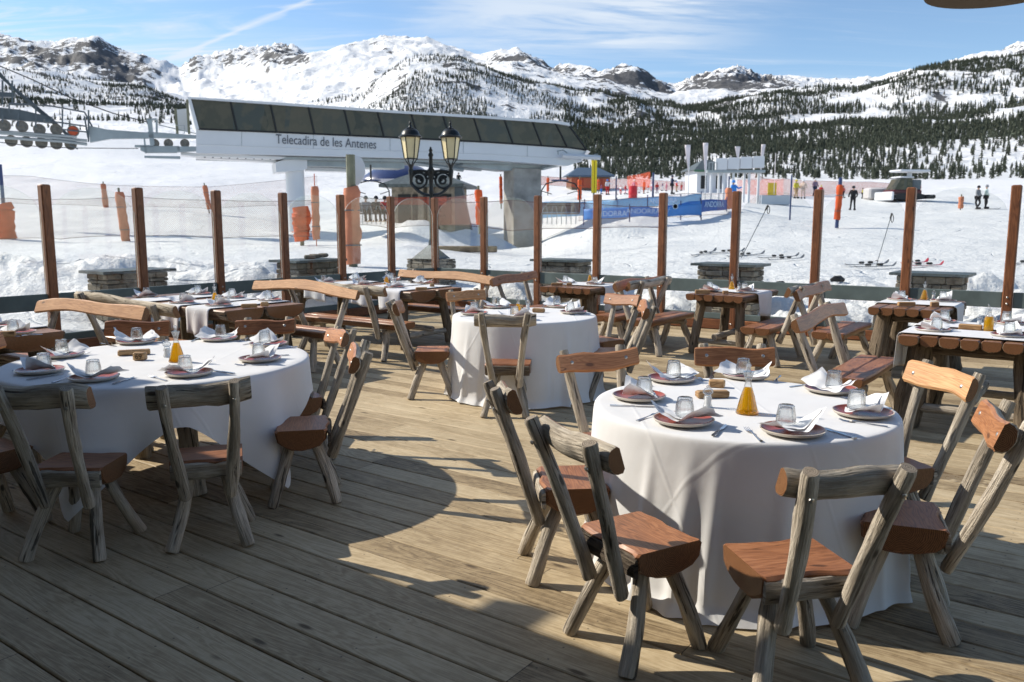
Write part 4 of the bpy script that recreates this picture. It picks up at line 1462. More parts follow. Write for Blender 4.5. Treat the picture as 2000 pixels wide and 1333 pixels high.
# benches on the left
GL = 'long log benches at the plank tables on the left'
bench(-2.0, 10.35, HV, 51, 'long log bench with a round pale log backrest and an orange seat board', GL, 1.8, 'bark_pale', 'bark', 'bark_pale', boards=2, seatm='orange')
bench(-1.15, 11.85, HV + 180, 52, 'long log bench with a wavy tan backrest by the screen corner', GL, 1.85, 'tan', seatm='orange')
bench(-2.70, 9.62, HV + 180, 53, 'long log bench with an arched orange backrest between the two plank tables', GL, 1.8, 'tan', seatm='orange', arch=0.09)
bench(-3.62, 8.42, HV, 54, 'long log bench with a thick split log backrest seen from behind', GL, 1.75, 'bark_pale', 'bark', 'bark_pale', boards=2, seatm='orange')
bench(-4.12, 7.32, HV + 180, 55, 'long log bench with a wavy orange backrest at the far left', GL, 1.85, 'tan', seatm='orange', arch=0.04)

# ------------------------------------------------------------------ tables
def plank_table(corner, L, W, label, group, seed, along='V', legr=0.06, boards=None):
    """half-log boards along local x, thick log legs, low braces; `corner` = centre on the ground"""
    rng = random.Random(seed)
    root = empty('log_table', corner, AV if along == 'V' else AU, label, 'table', group)
    bw = 0.135
    n = boards or max(4, int(round(W / bw)))
    bw = W / n
    zt = 0.76
    for k in range(n):
        yy = -W / 2 + bw * (k + .5)
        m = MB()
        a = -L / 2 + rng.uniform(-.02, .02)
        b = L / 2 + rng.uniform(-.02, .02)
        m.halflog((a, yy, zt), (b, yy, zt), (0, 0, 1), bw - 0.002, 0.085 if bw < .3 else .15, rng, 12, wave=0.0, arc=7, edge=.034 if bw < .3 else .03)
        m.build('board', [M['top'], M['bark_brown'], M['end_red']], root, 35)
    for sx in (-1, 1):
        m = MB()
        m.log((sx * (L / 2 - .26), -W / 2 + .06, zt - .125), (sx * (L / 2 - .26), W / 2 - .06, zt - .125), .045, .045, rng, 6, 10, .006)
        m.build('cross_beam', [M['bark_dark'], M['cut']], root, 50)
        for sy in (-1, 1):
            m = MB()
            m.log((sx * (L / 2 - .16), sy * (W / 2 - .06), 0), (sx * (L / 2 - .26), sy * (W / 2 - .13), zt - .085), legr * 1.1, legr, rng, 9, 13, .012)
            m.build('leg', [M['bark_brown'], M['cut']], root, 50)
        m = MB()
        m.log((sx * (L / 2 - .19), -W / 2 + .02, .17), (sx * (L / 2 - .19), W / 2 - .02, .17), .036, .036, rng, 6, 10, .01)
        m.build('brace', [M['bark'], M['cut']], root, 50)
    m = MB()
    m.log((-L / 2 + .08, 0, .235), (L / 2 - .08, 0, .235), .042, .038, rng, 8, 11, .015)
    m.build('stretcher', [M['bark'], M['cut']], root, 50)
    return root
GT = 'small log tables along the right screen'
TA = {}
TA[10] = Vector((3.06, 6.50, 0)) + U * .50 + V * .65
TA[9] = Vector((3.75, 8.70, 0)) + U * .375 + V * .65
TA[8] = Vector((2.15, 10.3, 0)) + U * .375 + V * .65
TA[7] = Vector((.40, 11.5, 0)) + U * .40 + V * .60
plank_table(TA[10], 1.3, 1.0, 'sturdy log table with scalloped board ends, nearest on the right', GT, 61, 'V', .098)
plank_table(TA[9], 1.3, .75, 'log table second from the right with a scalloped edge, behind the nearest one', GT, 62, 'V', .09)
plank_table(TA[8], 1.3, .75, 'log table on four slim legs in front of the stone pillar beside the skis', GT, 63, 'V', .055)
plank_table(TA[7], 1.2, .80, 'small log table nearest the screen corner', GT, 64, 'V', .06)
GQ = 'long plank tables on the left'
TA[6] = Vector((-1.28, 10.5, 0)) - U * 1.25 + V * .5
TA[5] = Vector((-2.88, 8.26, 0)) - U * 1.15 + V * .5
TA[4] = Vector((-3.68, 6.77, 0)) - U * 1.15 - V * .5
plank_table(TA[6], 2.5, 1.0, 'long plank table with a rough live edge, farthest back on the left', GQ, 65, 'U', .06, 2)
plank_table(TA[5], 2.3, 1.0, 'long plank table with two white cloths hanging down its front', GQ, 66, 'U', .07, 2)
plank_table(TA[4], 2.3, 1.0, 'plank table cut by the left edge of the photo', GQ, 67, 'U', .07, 2)

def round_table(T, Rr, label, seed, legs=True):
    rng = random.Random(seed)
    root = empty('round_table', T, 0, label, 'table', 'round tables under white cloths')
    m = MB()
    m.lathe([(Rr - .05, .70), (Rr - .012, .705), (Rr - .008, .74), (Rr - .03, .752), (0, .752)], (0, 0, 0), 40)
    m.build('tabletop', M['top'], root, 30)
    for k in range(4):
        a = R(40 + 90 * k)
        m = MB()
        m.log((Rr * .58 * math.cos(a), Rr * .58 * math.sin(a), 0), (Rr * .42 * math.cos(a), Rr * .42 * math.sin(a), .70), .065, .06, rng, 8, 12, .01)
        m.build('leg', [M['bark'], M['cut']], root, 50)
    return root
round_table(T1, R1, 'round table under the long white cloth at the front right', 71)
round_table(T2, R2, 'round table under the long white cloth in the middle of the deck', 72)
round_table(T3, R3, 'wide round table on log legs under the cornered cloth at the left', 73)

def long_cloth(T, Rr, seed, label, soft=1.0):
    rng = random.Random(seed)
    zt = .766
    folds = [(rng.choice((5, 7, 9, 11, 14, 17)), rng.uniform(0, 6.28), rng.uniform(.4, 1)) for _ in range(6)]
    sharp = [(rng.uniform(0, 6.28), rng.uniform(.02, .05), rng.uniform(.02, .06) * (1 if rng.random() < .6 else -.5)) for _ in range(26)]
    prof = [(0, 0), (.35, 0), (.7, 0), (.93, 0), (.985, -.001), (1.0, -.008)]
    m = MB()
    nu = 220
    nz = 26
    def fn(i, j):
        th = 2 * math.pi * i
        q = j * (len(prof) - 1 + nz)
        if q <= len(prof) - 1:
            k = min(int(q), len(prof) - 2)
            f = q - k
            r = prof[k][0] + (prof[k + 1][0] - prof[k][0]) * f
            dz = prof[k][1] + (prof[k + 1][1] - prof[k][1]) * f
            zz = zt + dz + .0018 * math.sin(3 * th + 5 * r) * r
            return (T.x + r * Rr * math.cos(th), T.y + r * Rr * math.sin(th), zz)
        d = (q - (len(prof) - 1)) / nz
        z = zt - .012 - (zt - .02) * d
        w = sum(a * math.sin(n * th + p + 0.8 * d) for n, p, a in folds) / 3.2
        s = sum(amp * math.exp(-(((th - c + .06 * d + math.pi) % (2 * math.pi) - math.pi) / wd) ** 2) for c, wd, amp in sharp)
        r = Rr * (1.004) + .05 * d + (w * .022 + s) * soft * min(1, d * 1.25) ** 1.15
        z += .02 * max(0, d - .9) * 10 * .5 * (1 + math.sin(4 * th)) * .6
        if d > .93:                       # hem spreads on the boards
            r += (d - .93) / .07 * (.01 + .03 * (0.5 + .5 * math.sin(3 * th + 1)))
        return (T.x + r * math.cos(th), T.y + r * math.sin(th), max(z, .008))
    m.grid(nu, len(prof) - 1 + nz, fn, 0, True)
    o = m.build('tablecloth', M['cloth'], None, 60)
    sd = o.modifiers.new('s', 'SUBSURF'); sd.levels = 0; sd.render_levels = 1
    return tag(o, label, 'tablecloth', 'white tablecloths on the round tables')
long_cloth(T1, R1, 81, 'white floor-length cloth over the round table at the front right', .75)
long_cloth(T2, R2, 82, 'white floor-length cloth over the round table in the middle')
def corner_cloth(T, Rr):
    rng = random.Random(91)
    zt = .766
    cs = [R(-30), R(-93), R(118), R(40)]
    m = MB()
    nu, nz, nt = 260, 22, 5
    prof = [(0, 0), (.35, 0), (.7, 0), (.93, 0), (.985, -.001), (1.0, -.008)]
    folds = [(rng.choice((6, 9, 11, 13)), rng.uniform(0, 6.28), rng.uniform(.4, 1)) for _ in range(5)]
    def fn(i, j):
        th = 2 * math.pi * i
        q = j * (nt + nz)
        if q <= nt:
            k = min(int(q), nt - 1); f = q - k
            r = prof[k][0] + (prof[k + 1][0] - prof[k][0]) * f
            dz = prof[k][1] + (prof[k + 1][1] - prof[k][1]) * f
            return (T.x + r * Rr * math.cos(th), T.y + r * Rr * math.sin(th), zt + dz)
        d = (q - nt) / nz
        hang, cone = .21, 0.0
        for c in cs:
            a = abs((th - c + math.pi) % (2 * math.pi) - math.pi)
            hang = max(hang, .21 + .47 * max(0, 1 - a / .52) ** 1.25)
            cone += math.exp(-(a / .13) ** 2) * 1.0 - .45 * math.exp(-((a - .30) / .12) ** 2)
        hang += .015 * math.sin(5 * th)
        z = zt - .012 - hang * d
        w = sum(a * math.sin(n * th + p + d) for n, p, a in folds) / 3
        r = Rr * 1.004 + (w * .020 + cone * .085) * (d * hang / .7) ** .9 * 1.6 + .03 * d
        return (T.x + r * math.cos(th), T.y + r * math.sin(th), max(z, .02))
    m.grid(nu, nt + nz, fn, 0, True)
    o = m.build('tablecloth', M['cloth'], None, 60)
    return tag(o, 'white square cloth with pointed corners hanging over the round table at the left', 'tablecloth', 'white tablecloths on the round tables')
corner_cloth(T3, R3)

def runner(table, cx, along, W, label, wid=.42, hang=(.22, .22), rag=0.0, seed=0):
    """white cloth laid across a table; cx = offset along the table, hanging over both long sides"""
    rng = random.Random(seed)
    ax = V if along == 'V' else U
    cr = U if along == 'V' else V
    if along == 'U': cr = V
    half = W / 2 + .012
    pathL = [(-half - .006, -hang[0]), (-half - .004, -.02), (-half + .01, .010), (0, .010), (half - .01, .010), (half + .004, -.02), (half + .006, -hang[1])]
    pts = []
    for k in range(len(pathL) - 1):
        for s_ in range(6):
            f = s_ / 6
            pts.append((pathL[k][0] + (pathL[k + 1][0] - pathL[k][0]) * f, pathL[k][1] + (pathL[k + 1][1] - pathL[k][1]) * f))
    pts.append(pathL[-1])
    ph = rng.uniform(0, 6.28)
    def fn(i, j):
        p = pts[int(round(j * (len(pts) - 1)))]
        x = (i - .5) * wid
        hangf = max(0, -p[1]) / .22
        wv = .016 * math.sin(i * 11 + ph) * hangf * math.copysign(1, p[0])
        x *= 1 - .05 * hangf
        z = .766 + p[1] - .0 + (.02 * math.sin(i * 3 + ph) if abs(p[0]) > half and p[1] < -.15 else 0)
        q = table + ax * (cx + x) + cr * (p[0] + wv + (math.copysign(.012, p[0]) if abs(p[0]) > half - .02 and p[1] < 0 else 0))
        return (q.x, q.y, z)
    m = MB(); m.grid(16, len(pts) - 1, fn)
    o = m.build('table_runner', M['runner'], None, 60)
    sd = o.modifiers.new('s', 'SOLIDIFY'); sd.thickness = .003
    return tag(o, label, 'table runner', 'white runners across the log tables')
runner(TA[10], -.33, 'V', 1.0, 'white runner hanging at the near left corner of the nearest right table', .46, (.30, .2), seed=1)
runner(TA[10], .28, 'V', 1.0, 'white runner across the far half of the nearest right table', .46, (.22, .2), seed=2)
runner(TA[9], .05, 'V', .75, 'white runner over the second table from the right', .5, (.30, .27), seed=3)
runner(TA[8], .05, 'V', .75, 'white runner over the table in front of the stone pillar', .5, (.30, .30), seed=4)
runner(TA[7], .0, 'V', .80, 'white runner over the small table nearest the corner', .5, (.26, .34), seed=5)
runner(TA[6], .88, 'U', 1.0, 'white runner over the right end of the farthest plank table', .40, (.24, .2), seed=6)
runner(TA[6], .38, 'U', 1.0, 'white runner second from the right on the farthest plank table', .40, (.22, .2), seed=7)
runner(TA[6], -.55, 'U', 1.0, 'white runner over the left half of the farthest plank table', .44, (.2, .2), seed=8)
runner(TA[5], .72, 'U', 1.0, 'white crumpled runner over the right half of the middle plank table', .40, (.27, .25), seed=9)
runner(TA[5], .20, 'U', 1.0, 'white crumpled runner left of its neighbour on the middle plank table', .40, (.25, .25), seed=10)
runner(TA[5], -.5, 'U', 1.0, 'white runner over the left end of the middle plank table', .44, (.2, .2), seed=11)
runner(TA[4], .62, 'U', 1.0, 'white runner on the plank table at the left edge', .44, (.2, .3), seed=12)

# ------------------------------------------------------------------ tableware
M['terracotta'] = plain('terracotta_glaze', (.30, .065, .035), 0.22, 0, 0.6, 0.25, 14)
M['cream'] = plain('cream_rim', (.58, .52, .44), 0.3, 0, 0.5, 0.06, 20)
M['steel'] = plain('cutlery_steel', (.50, .52, .56), 0.16, 1.0, 0.5, 0.03)
M['oak'] = wood_flat('block_oak', (.22, .12, .05), (.42, .26, .12), (.58, .40, .22), 0.5, 1.6, 0.0)
M['ink'] = plain('burnt_mark', (.05, .03, .015), 0.8)
M['oil'] = None
def oil_mat():
    t = NT('golden_oil')
    g = t.n('ShaderNodeBsdfGlass'); t.inp(g, 'Color', (.98, .72, .10)); g.inputs['IOR'].default_value = 1.2
    tl = t.n('ShaderNodeBsdfTranslucent'); t.inp(tl, 'Color', (.95, .62, .04))
    df = t.n('ShaderNodeBsdfDiffuse'); t.inp(df, 'Color', (.72, .42, .02))
    a = t.n('ShaderNodeMixShader'); a.inputs[0].default_value = .5; t.l(tl.outputs[0], a.inputs[1]); t.l(df.outputs[0], a.inputs[2])
    mx = t.n('ShaderNodeMixShader'); mx.inputs[0].default_value = .6; t.l(g.outputs[0], mx.inputs[1]); t.l(a.outputs[0], mx.inputs[2])
    return t.done(mx.outputs[0])
M['oil'] = oil_mat()
ZT = .7675
_m = MB()
_m.lathe([(0, .006), (.085, .006), (.105, .011), (.124, .020), (.129, .0245), (.1335, .0245), (.1345, .022), (.127, .012), (.09, .001), (.0, .0005)], n=44, mi=[0, 0, 0, 0, 1, 1, 1, 1, 1])
plate_me = _m.mesh('plate', [M['terracotta'], M['cream']], 50)
_m = MB()                           # upturned fluted tumbler with a thick foot
_m.lathe([(.041, 0), (.0385, .045), (.033, .074), (.0325, .082), (.029, .086), (0, .084)], n=66, flute=.045, nf=11)
_m.lathe([(.0385, .0005), (.036, .045), (.030, .068), (.024, .0735), (0, .0745)], n=44)
glass_me = _m.mesh('tumbler', [M['glass']], 60)
def napkin_mesh(seed):
    rng = random.Random(seed)
    k1, k2 = rng.uniform(.02, .034), rng.uniform(.012, .03)
    tw1, tw2 = rng.uniform(-.15, .3), rng.uniform(-.15, .3)
    ph = rng.uniform(0, 6)
    bend = rng.uniform(-.15, .15)
    e1, e2 = rng.uniform(.35, .62), rng.uniform(.15, .50)
    def fn(i, j):
        s, t = 2 * i - 1, 2 * j - 1
        L, W = .160, .082
        a = abs(s)
        k = (k1 if s < 0 else k2) * max(0, a - .25) ** 1.4
        tw = (e1 if s < 0 else e2) * max(0, a - .12) * (1 + .15 * math.sin(ph + 3 * s))
        w = W * (1 - .10 * a + .06 * math.sin(3 * s + ph))
        y = -w + (t + 1) * w * math.cos(tw) + bend * s * s * .2
        z = .0215 + k + (t + 1) * w * math.sin(tw) + .003 * math.sin(9 * s + 3 * t + ph) + .0025 * math.cos(6 * t - 5 * s)
        x = s * L * (1 - .06 * a) + .005 * math.sin(5 * t + ph) - math.copysign(.010, s) * (t + 1) * a
        return (x, y, z)
    m = MB(); m.grid(26, 12, fn)
    # folded second layer
    def fn2(i, j):
        p = fn(i * .86 + .05, j * .8 + .05)
        return (p[0], p[1] * .92, p[2] + .006 + .004 * math.sin(i * 9 + ph))
    m.grid(22, 10, fn2)
    return m.mesh('napkin', [M['napkin']], 60)
napk = [napkin_mesh(k) for k in range(6)]
def knife_mesh():
    m = MB()
    def sec(xs, ws, z, th):
        P = []
        for x, w in zip(xs, ws):
            P += [(x, -w[0], z), (x, w[1], z), (x, w[1], z + th), (x, -w[0], z + th)]
        F = []
        for i in range(len(xs) - 1):
            for k in range(4):
                F.append((i * 4 + k, i * 4 + (k + 1) % 4, i * 4 + 4 + (k + 1) % 4, i * 4 + 4 + k))
        F += [(3, 2, 1, 0), tuple(len(P) - 4 + k for k in range(4))]
        m.add(P, F)
    sec([-.11, -.105, -.05, .0, .01], [(.007, .007), (.009, .009), (.0075, .0075), (.005, .005), (.004, .004)], .001, .005)
    sec([.01, .02, .06, .09, .107, .112], [(.004, .004), (.009, .006), (.010, .006), (.009, .006), (.003, .006), (.0, .0055)], .002, .0014)
    return m.mesh('knife', [M['steel']], 40)
def fork_mesh():
    m = MB()
    pts = [(-.10, 0, .002), (-.05, 0, .004), (0, 0, .010), (.03, 0, .009), (.045, 0, .004)]
    m.tube(pts, [.0085, .006, .003, .0035, .006], 8, flat=1, up=(0, 0, 1))
    m.grid(6, 4, lambda i, j: (.040 + .022 * j, (i - .5) * (.016 + .008 * j), .0035 + .001 * math.cos((i - .5) * 4) - .002 * j))
    for k in range(4):
        y = (k - 1.5) * .0066
        m.tube([(.060, y, .002), (.085, y * 1.02, .004), (.103, y, .010)], [.0017, .0015, .0008], 5)
    me = m.mesh('fork', [M['steel']], 50)
    # flatten the handle
    for v in me.vertices:
        if v.co.x < .03:
            v.co.z = .0015 + (v.co.z - .0015) * .45
    return me
knife_me, fork_me = knife_mesh(), fork_mesh()
def inst(name, me, loc, rz, label, cat, group, tilt=(0, 0)):
    o = bpy.data.objects.new(name, me)
    link(o)
    o.location = loc
    o.rotation_euler = (tilt[0], tilt[1], rz)
    return tag(o, label, cat, group)
NS = [0]
def setting(px, py, center, where, tbl, cutlery=True, rot=None, swap=False, gl=True):
    p = at_z(px, py, ZT + .005)
    p.z = ZT
    d = Vector((center.x - p.x, center.y - p.y, 0)).normalized()     # towards the table centre
    ang = math.atan2(d.y, d.x)
    if rot is not None:
        ang = R(rot)
    t = Vector((-d.y, d.x, 0))
    rng = random.Random(NS[0] * 7 + 1)
    NS[0] += 1
    inst('plate', plate_me, p, rng.uniform(0, 6), 'terracotta plate with a cream rim ' + where, 'plate', 'plates on ' + tbl)
    inst('napkin', napk[NS[0] % 6], p + Vector((0, 0, .003)), ang + math.pi / 2 + rng.uniform(-.25, .25), 'folded white napkin on the plate ' + where, 'napkin', 'napkins on ' + tbl)
    if gl:
        g = p + d * rng.uniform(.0, .035) + t * rng.uniform(-.02, .02)
        inst('drinking_glass', glass_me, g + Vector((0, 0, .030)), rng.uniform(0, 6), 'upturned fluted tumbler on the napkin ' + where, 'glass', 'upturned glasses on ' + tbl)
    if cutlery:
        s = 1 if not swap else -1
        a2 = ang + rng.uniform(-.22, .22)
        q = p - t * (.185 * s) - d * .01
        inst('knife', knife_me, q, a2 + R(8), 'steel table knife beside the plate ' + where, 'knife', 'knives on ' + tbl)
        q = p + t * (.175 * s) - d * .01
        inst('fork', fork_me, q, a2 + rng.uniform(-.25, .1), 'steel fork beside the plate ' + where, 'fork', 'forks on ' + tbl)
n1, n2, n3 = 'the front right table', 'the middle round table', 'the left round table'
for px, py, w in [(1248, 778, 'at the far left rim of the front right table'), (1312, 743, 'at the back left of the front right table'),
                  (1456, 737, 'at the back of the front right table'), (1622, 764, 'at the back right of the front right table'),
                  (1685, 810, 'at the right rim of the front right table'), (1548, 845, 'at the front right of the near table'),
                  (1335, 825, 'at the front left of the near table')]:
    setting(px, py, T1, w, n1)
for px, py, w in [(78, 727, 'nearest the left photo edge on the left round table'), (184, 741, 'at the front left of the left round table'), (370, 732, 'front and centre on the left round table'),
                  (508, 704, 'at the front right of the left round table'), (524, 675, 'at the right rim of the left round table'), (428, 664, 'at the back right of the left round table'),
                  (266, 670, 'at the back of the left round table'), (122, 696, 'at the back left of the left round table')]:
    setting(px, py, T3, w, n3)
for px, py, w in [(926, 614, 'at the left rim of the middle table'), (970, 601, 'at the back left of the middle table'), (1004, 623, 'at the front of the middle table'),
                  (1092, 600, 'at the back right of the middle table'), (1120, 612, 'at the right rim of the middle table')]:
    setting(px, py, T2, w, n2)
tb = {10: 'the nearest right log table', 9: 'the second log table from the right', 8: 'the log table before the pillar', 7: 'the small table near the corner',
      6: 'the farthest plank table', 5: 'the middle plank table', 4: 'the leftmost plank table'}
for k, lst in {10: [(1822, 647, 'near left on'), (1836, 630, 'far left on'), (1974, 634, 'far right on'), (1972, 658, 'near right on')],
               9: [(1757, 587, 'left on'), (1842, 590, 'right on')], 8: [(1386, 568, 'left on'), (1458, 571, 'right on')],
               7: [(1105, 554, 'left on'), (1163, 557, 'right on')],
               6: [(634, 554, 'far left on'), (698, 548, 'back, second from the left on'), (704, 559, 'front, second from the left on'), (769, 563, 'front right on'), (766, 548, 'back right on'), (828, 554, 'far right on')],
               5: [(283, 581, 'far left on'), (355, 593, 'front, second from the left on'), (390, 576, 'back, second from the left on'), (426, 598, 'front right on'), (454, 583, 'back right on'), (526, 588, 'far right on')],
               4: [(34, 652, 'right on'), (-8, 640, 'at the photo edge on')]}.items():
    for px, py, w in lst:
        c = TA[k]
        p = at_z(px, py, ZT)
        # sitters face across the table
        if k >= 7:
            sgn = 1 if (p - c).dot(U) < 0 else -1
            cen = Vector((p.x, p.y, 0)) + U * sgn
        else:
            sgn = 1 if (p - c).dot(V) < 0 else -1
            cen = Vector((p.x, p.y, 0)) + V * sgn
        setting(px, py, cen, w + ' ' + tb[k], tb[k])

# oil bottles, shakers and the wooden number blocks
def oil_bottle(px, py, where, style=0, s=1.0):
    p = at_z(px, py, ZT); p.z = ZT
    root = empty('oil_bottle', p, 0, ('conical glass cruet of golden oil ' if style == 0 else 'straight glass bottle of olive oil with a side handle ') + where, 'oil bottle', 'oil bottles on the tables')
    root.scale = (s, s, s)
    m = MB()
    if style == 0:
        m.lathe([(.046, .0), (.047, .006), (.041, .022), (.028, .075), (.016, .112), (.012, .132), (.013, .142), (.022, .172), (.023, .176)], n=24)
        m.build('bottle_glass', M['glass'], root, 50)
        m = MB(); m.lathe([(.0435, .004), (.0445, .007), (.039, .022), (.026, .075), (.0148, .108), (0, .108)], n=24)
        m.build('oil', M['oil'], root, 50)
        m = MB(); m.lathe([(.011, .150), (.012, .178), (.006, .184), (.008, .196), (.011, .202), (.006, .21), (0, .212)], n=14)
        m.build('stopper', M['glass'], root, 50)
    else:
        m = MB(); m.lathe([(.036, 0), (.037, .004), (.037, .105), (.03, .125), (.013, .145), (.012, .175), (.017, .18)], n=24)
        m.tube([(.036, 0, .04), (.06, 0, .07), (.058, 0, .11), (.025, 0, .135)], .005, 8)
        m.build('bottle_glass', M['glass'], root, 50)
        m = MB(); m.lathe([(.034, .004), (.0345, .10), (.027, .12), (0, .12)], n=24)
        m.build('oil', M['oil'], root, 50)
        m = MB(); m.tube([(0, 0, .17), (-.004, 0, .2), (-.018, 0, .225)], [.008, .006, .004], 8)
        m.build('spout', M['glass'], root, 50)
def shaker(px, py, where, s=1.0):
    p = at_z(px, py, ZT); p.z = ZT
    root = empty('salt_shaker', p, 0, 'clear salt mill ' + where, 'salt shaker', 'salt mills on the tables')
    root.scale = (s, s, s)
    m = MB(); m.lathe([(.022, 0), (.023, .005), (.018, .02), (.0165, .03), (.021, .042), (.017, .055), (.0155, .062)], n=18)
    m.build('mill_glass', M['glass'], root, 50)
    m = MB(); m.lathe([(.015, .004), (.014, .03), (.0145, .052), (0, .053)], n=14)
    m.build('salt', M['napkin'], root, 50)
    m = MB(); m.lathe([(.016, .063), (.024, .070), (.025, .080), (.017, .090), (.006, .094), (.009, .098), (.009, .104), (0, .108)], n=18, flute=.06, nf=6)
    m.build('mill_top', M['glass'], root, 50)
FONT = None
def text_mesh(body, size, extr=0.001):
    c = bpy.data.curves.new('lettering', 'FONT')
    c.body = body; c.size = size; c.extrude = extr; c.align_x = 'CENTER'; c.align_y = 'CENTER'
    o = bpy.data.objects.new('lettering', c)
    COL.objects.link(o)
    dg = bpy.context.evaluated_depsgraph_get()
    me = bpy.data.meshes.new_from_object(o.evaluated_get(dg))
    bpy.data.objects.remove(o)
    return me
def block(px, py, L, W, H, rz, where, name='wooden_block', text=None, seed=0):
    rng = random.Random(seed)
    p = at_z(px, py, ZT); p.z = ZT
    m = MB()
    m.box((0, 0, H / 2), (L, W, H), 0, bev=.006)
    for i, v in enumerate(m.v):
        m.v[i] = (v[0] + rng.uniform(-.0015, .0015), v[1] + rng.uniform(-.0015, .0015), v[2] + (rng.uniform(-.001, .001) if v[2] > .01 else 0))
    o = m.build_thing(name, M['oak'], where, 'block', 'wooden blocks on the tables', smooth=30, loc=p, rz=R(rz))
    if text:
        me = text_mesh(text, H * .9, .0006)
        me.materials.append(M['ink'])
        t = bpy.data.objects.new('number', me)
        link(t, o)
        t.location = (0, -W / 2 - .001, H * .5)
        t.rotation_euler = (R(90), 0, 0)
    return o
oil_bottle(1459, 808, 'standing near the middle of the front right table', s=1.12)
oil_bottle(346, 707, 'on the left round table beside the wooden blocks', s=1.1)
oil_bottle(1012, 617, 'on the middle round table')
oil_bottle(755, 557, 'on the farthest plank table')
oil_bottle(420, 592, 'on the middle plank table')
oil_bottle(1152, 552, 'on the small table near the corner', s=.95)
oil_bottle(1429, 567, 'on the log table before the pillar')
oil_bottle(1805, 586, 'on the second log table from the right')
oil_bottle(1930, 649, 'on the nearest right log table', 1)
shaker(1382, 796, 'in front of the wooden block on the front right table', 1.0)
shaker(327, 698, 'beside the oil bottle on the left round table', 1.1)
shaker(1031, 606, 'on the middle round table')
shaker(1443, 568, 'beside the oil bottle on the log table before the pillar')
shaker(1823, 586, 'beside the oil bottle on the second log table from the right')
shaker(1912, 640, 'beside the oil bottle on the nearest right log table')
shaker(446, 596, 'on the middle plank table')
shaker(772, 555, 'on the farthest plank table')
block(1391, 777, .165, .055, .035, 6, 'long oak block behind the salt mill on the front right table', seed=1)
block(1400, 757, .085, .05, .04, -18, 'short oak block behind the long one on the front right table', seed=2)
block(262, 694, .20, .05, .035, 22, 'long oak block lying on the left round table', seed=3)
block(274, 704, .075, .055, .05, 4, 'cube-like oak block marked with a number on the left round table', text='69', seed=4)
block(1052, 611, .12, .055, .04, -18, 'oak block on the middle round table right of the oil bottle', seed=5)
block(1015, 603, .07, .05, .035, 10, 'small oak block behind the oil bottle on the middle round table', seed=6)
block(823, 568, .15, .06, .04, 12, 'long oak block at the front edge of the farthest plank table', seed=7)
block(844, 562, .06, .05, .05, 12, 'small oak block at the right end of the farthest plank table', seed=8)
block(487, 602, .16, .06, .04, 20, 'long oak block at the front edge of the middle plank table', seed=9)
block(517, 599, .08, .05, .045, 20, 'small oak block at the right of the middle plank table', seed=10)
block(12, 659, .13, .06, .045, 25, 'oak block on the plank table at the left edge', seed=11)
block(1088, 559, .16, .06, .04, -10, 'long oak block on the small table near the corner', seed=12)
block(1112, 559, .07, .05, .04, -10, 'small oak block on the small table near the corner', seed=13)
block(1372, 575, .18, .06, .05, -5, 'long oak block on the front edge of the log table before the pillar', seed=14)
block(1417, 575, .07, .05, .04, -5, 'small oak block on the log table before the pillar', seed=15)
block(1770, 599, .17, .06, .045, -8, 'long oak block on the front edge of the second log table from the right', seed=16)
block(1825, 600, .08, .05, .05, -8, 'small oak block on the second log table from the right', seed=17)
block(1895, 645, .17, .06, .045, -35, 'long oak block beside the bottle on the nearest right log table', seed=18)
# ------------------------------------------------------------------ ski station and everything on the slope
M['flag'] = plain('flag_white', (.72, .66, .68), .7, 0, .2, .12, 1.2)
M['white'] = plain('white_panel', (.62, .64, .67), 0.35, 0, 0.5, 0.04, 0.4)
M['grey_steel'] = plain('galvanised_steel', (.30, .34, .36), 0.45, 0.3, 0.5, 0.15, 1.0)
M['dark_steel'] = plain('dark_steel', (.10, .12, .135), 0.5, 0.3, 0.5, 0.2, 1.5)
M['concrete'] = plain('weathered_concrete', (.30, .29, .27), 0.85, 0, 0.3, 0.35, 0.9, 0.3)
M['black'] = plain('black_rubber', (.015, .016, .017), 0.6)
M['letters'] = plain('grey_letters', (.09, .10, .12), 0.5)
M['foam'] = plain('orange_foam', (.56, .085, .018), 0.65, 0, 0.35, 0.2, 2.5, 0.4)
M['foam_faded'] = plain('faded_orange_foam', (.50, .185, .10), 0.6, 0, 0.35, 0.15, 2.5, 0.5)
M['yellow'] = plain('yellow_paint', (.80, .60, .02), 0.4, 0, 0.5, 0.05)
M['timber_pole'] = plain('greenish_pole', (.19, .19, .13), 0.7, 0, 0.3, 0.25, 3, 0.2)
M['blue_dark'] = plain('dark_blue_panel', (.03, .05, .14), 0.3)
M['wheel_hub'] = plain('sheave_hub', (.16, .155, .14), 0.6, 0.2, 0.4, 0.3, 6)
M['wheel_red'] = plain('red_hub', (.50, .09, .035), 0.5)
M['wheel_tyre'] = plain('sheave_tyre', (.16, .145, .125), 0.7)
def tinted_window():
    t = NT('tinted_window')
    co = t.coord('Object', rnd=False)
    v = t.n('ShaderNodeTexVoronoi'); v.inputs['Scale'].default_value = 0.55
    mp = t.n('ShaderNodeMapping'); mp.inputs['Scale'].default_value = (1, 1, .25)
    t.l(co, mp.inputs[0]); t.l(mp.outputs[0], v.inputs['Vector'])
    col = t.ramp(v.outputs['Color'], [(0.2, (.035, .038, .028)), (0.5, (.085, .075, .048)), (0.8, (.055, .06, .05))])
    nz = t.noise(co, 1.6, 3)
    col = t.mix(t.step(nz, .45, .6, 0, .6), col, (.10, .085, .055))
    return t.done(t.pbr(col, 0.12, spec=0.35))
M['tint'] = tinted_window()

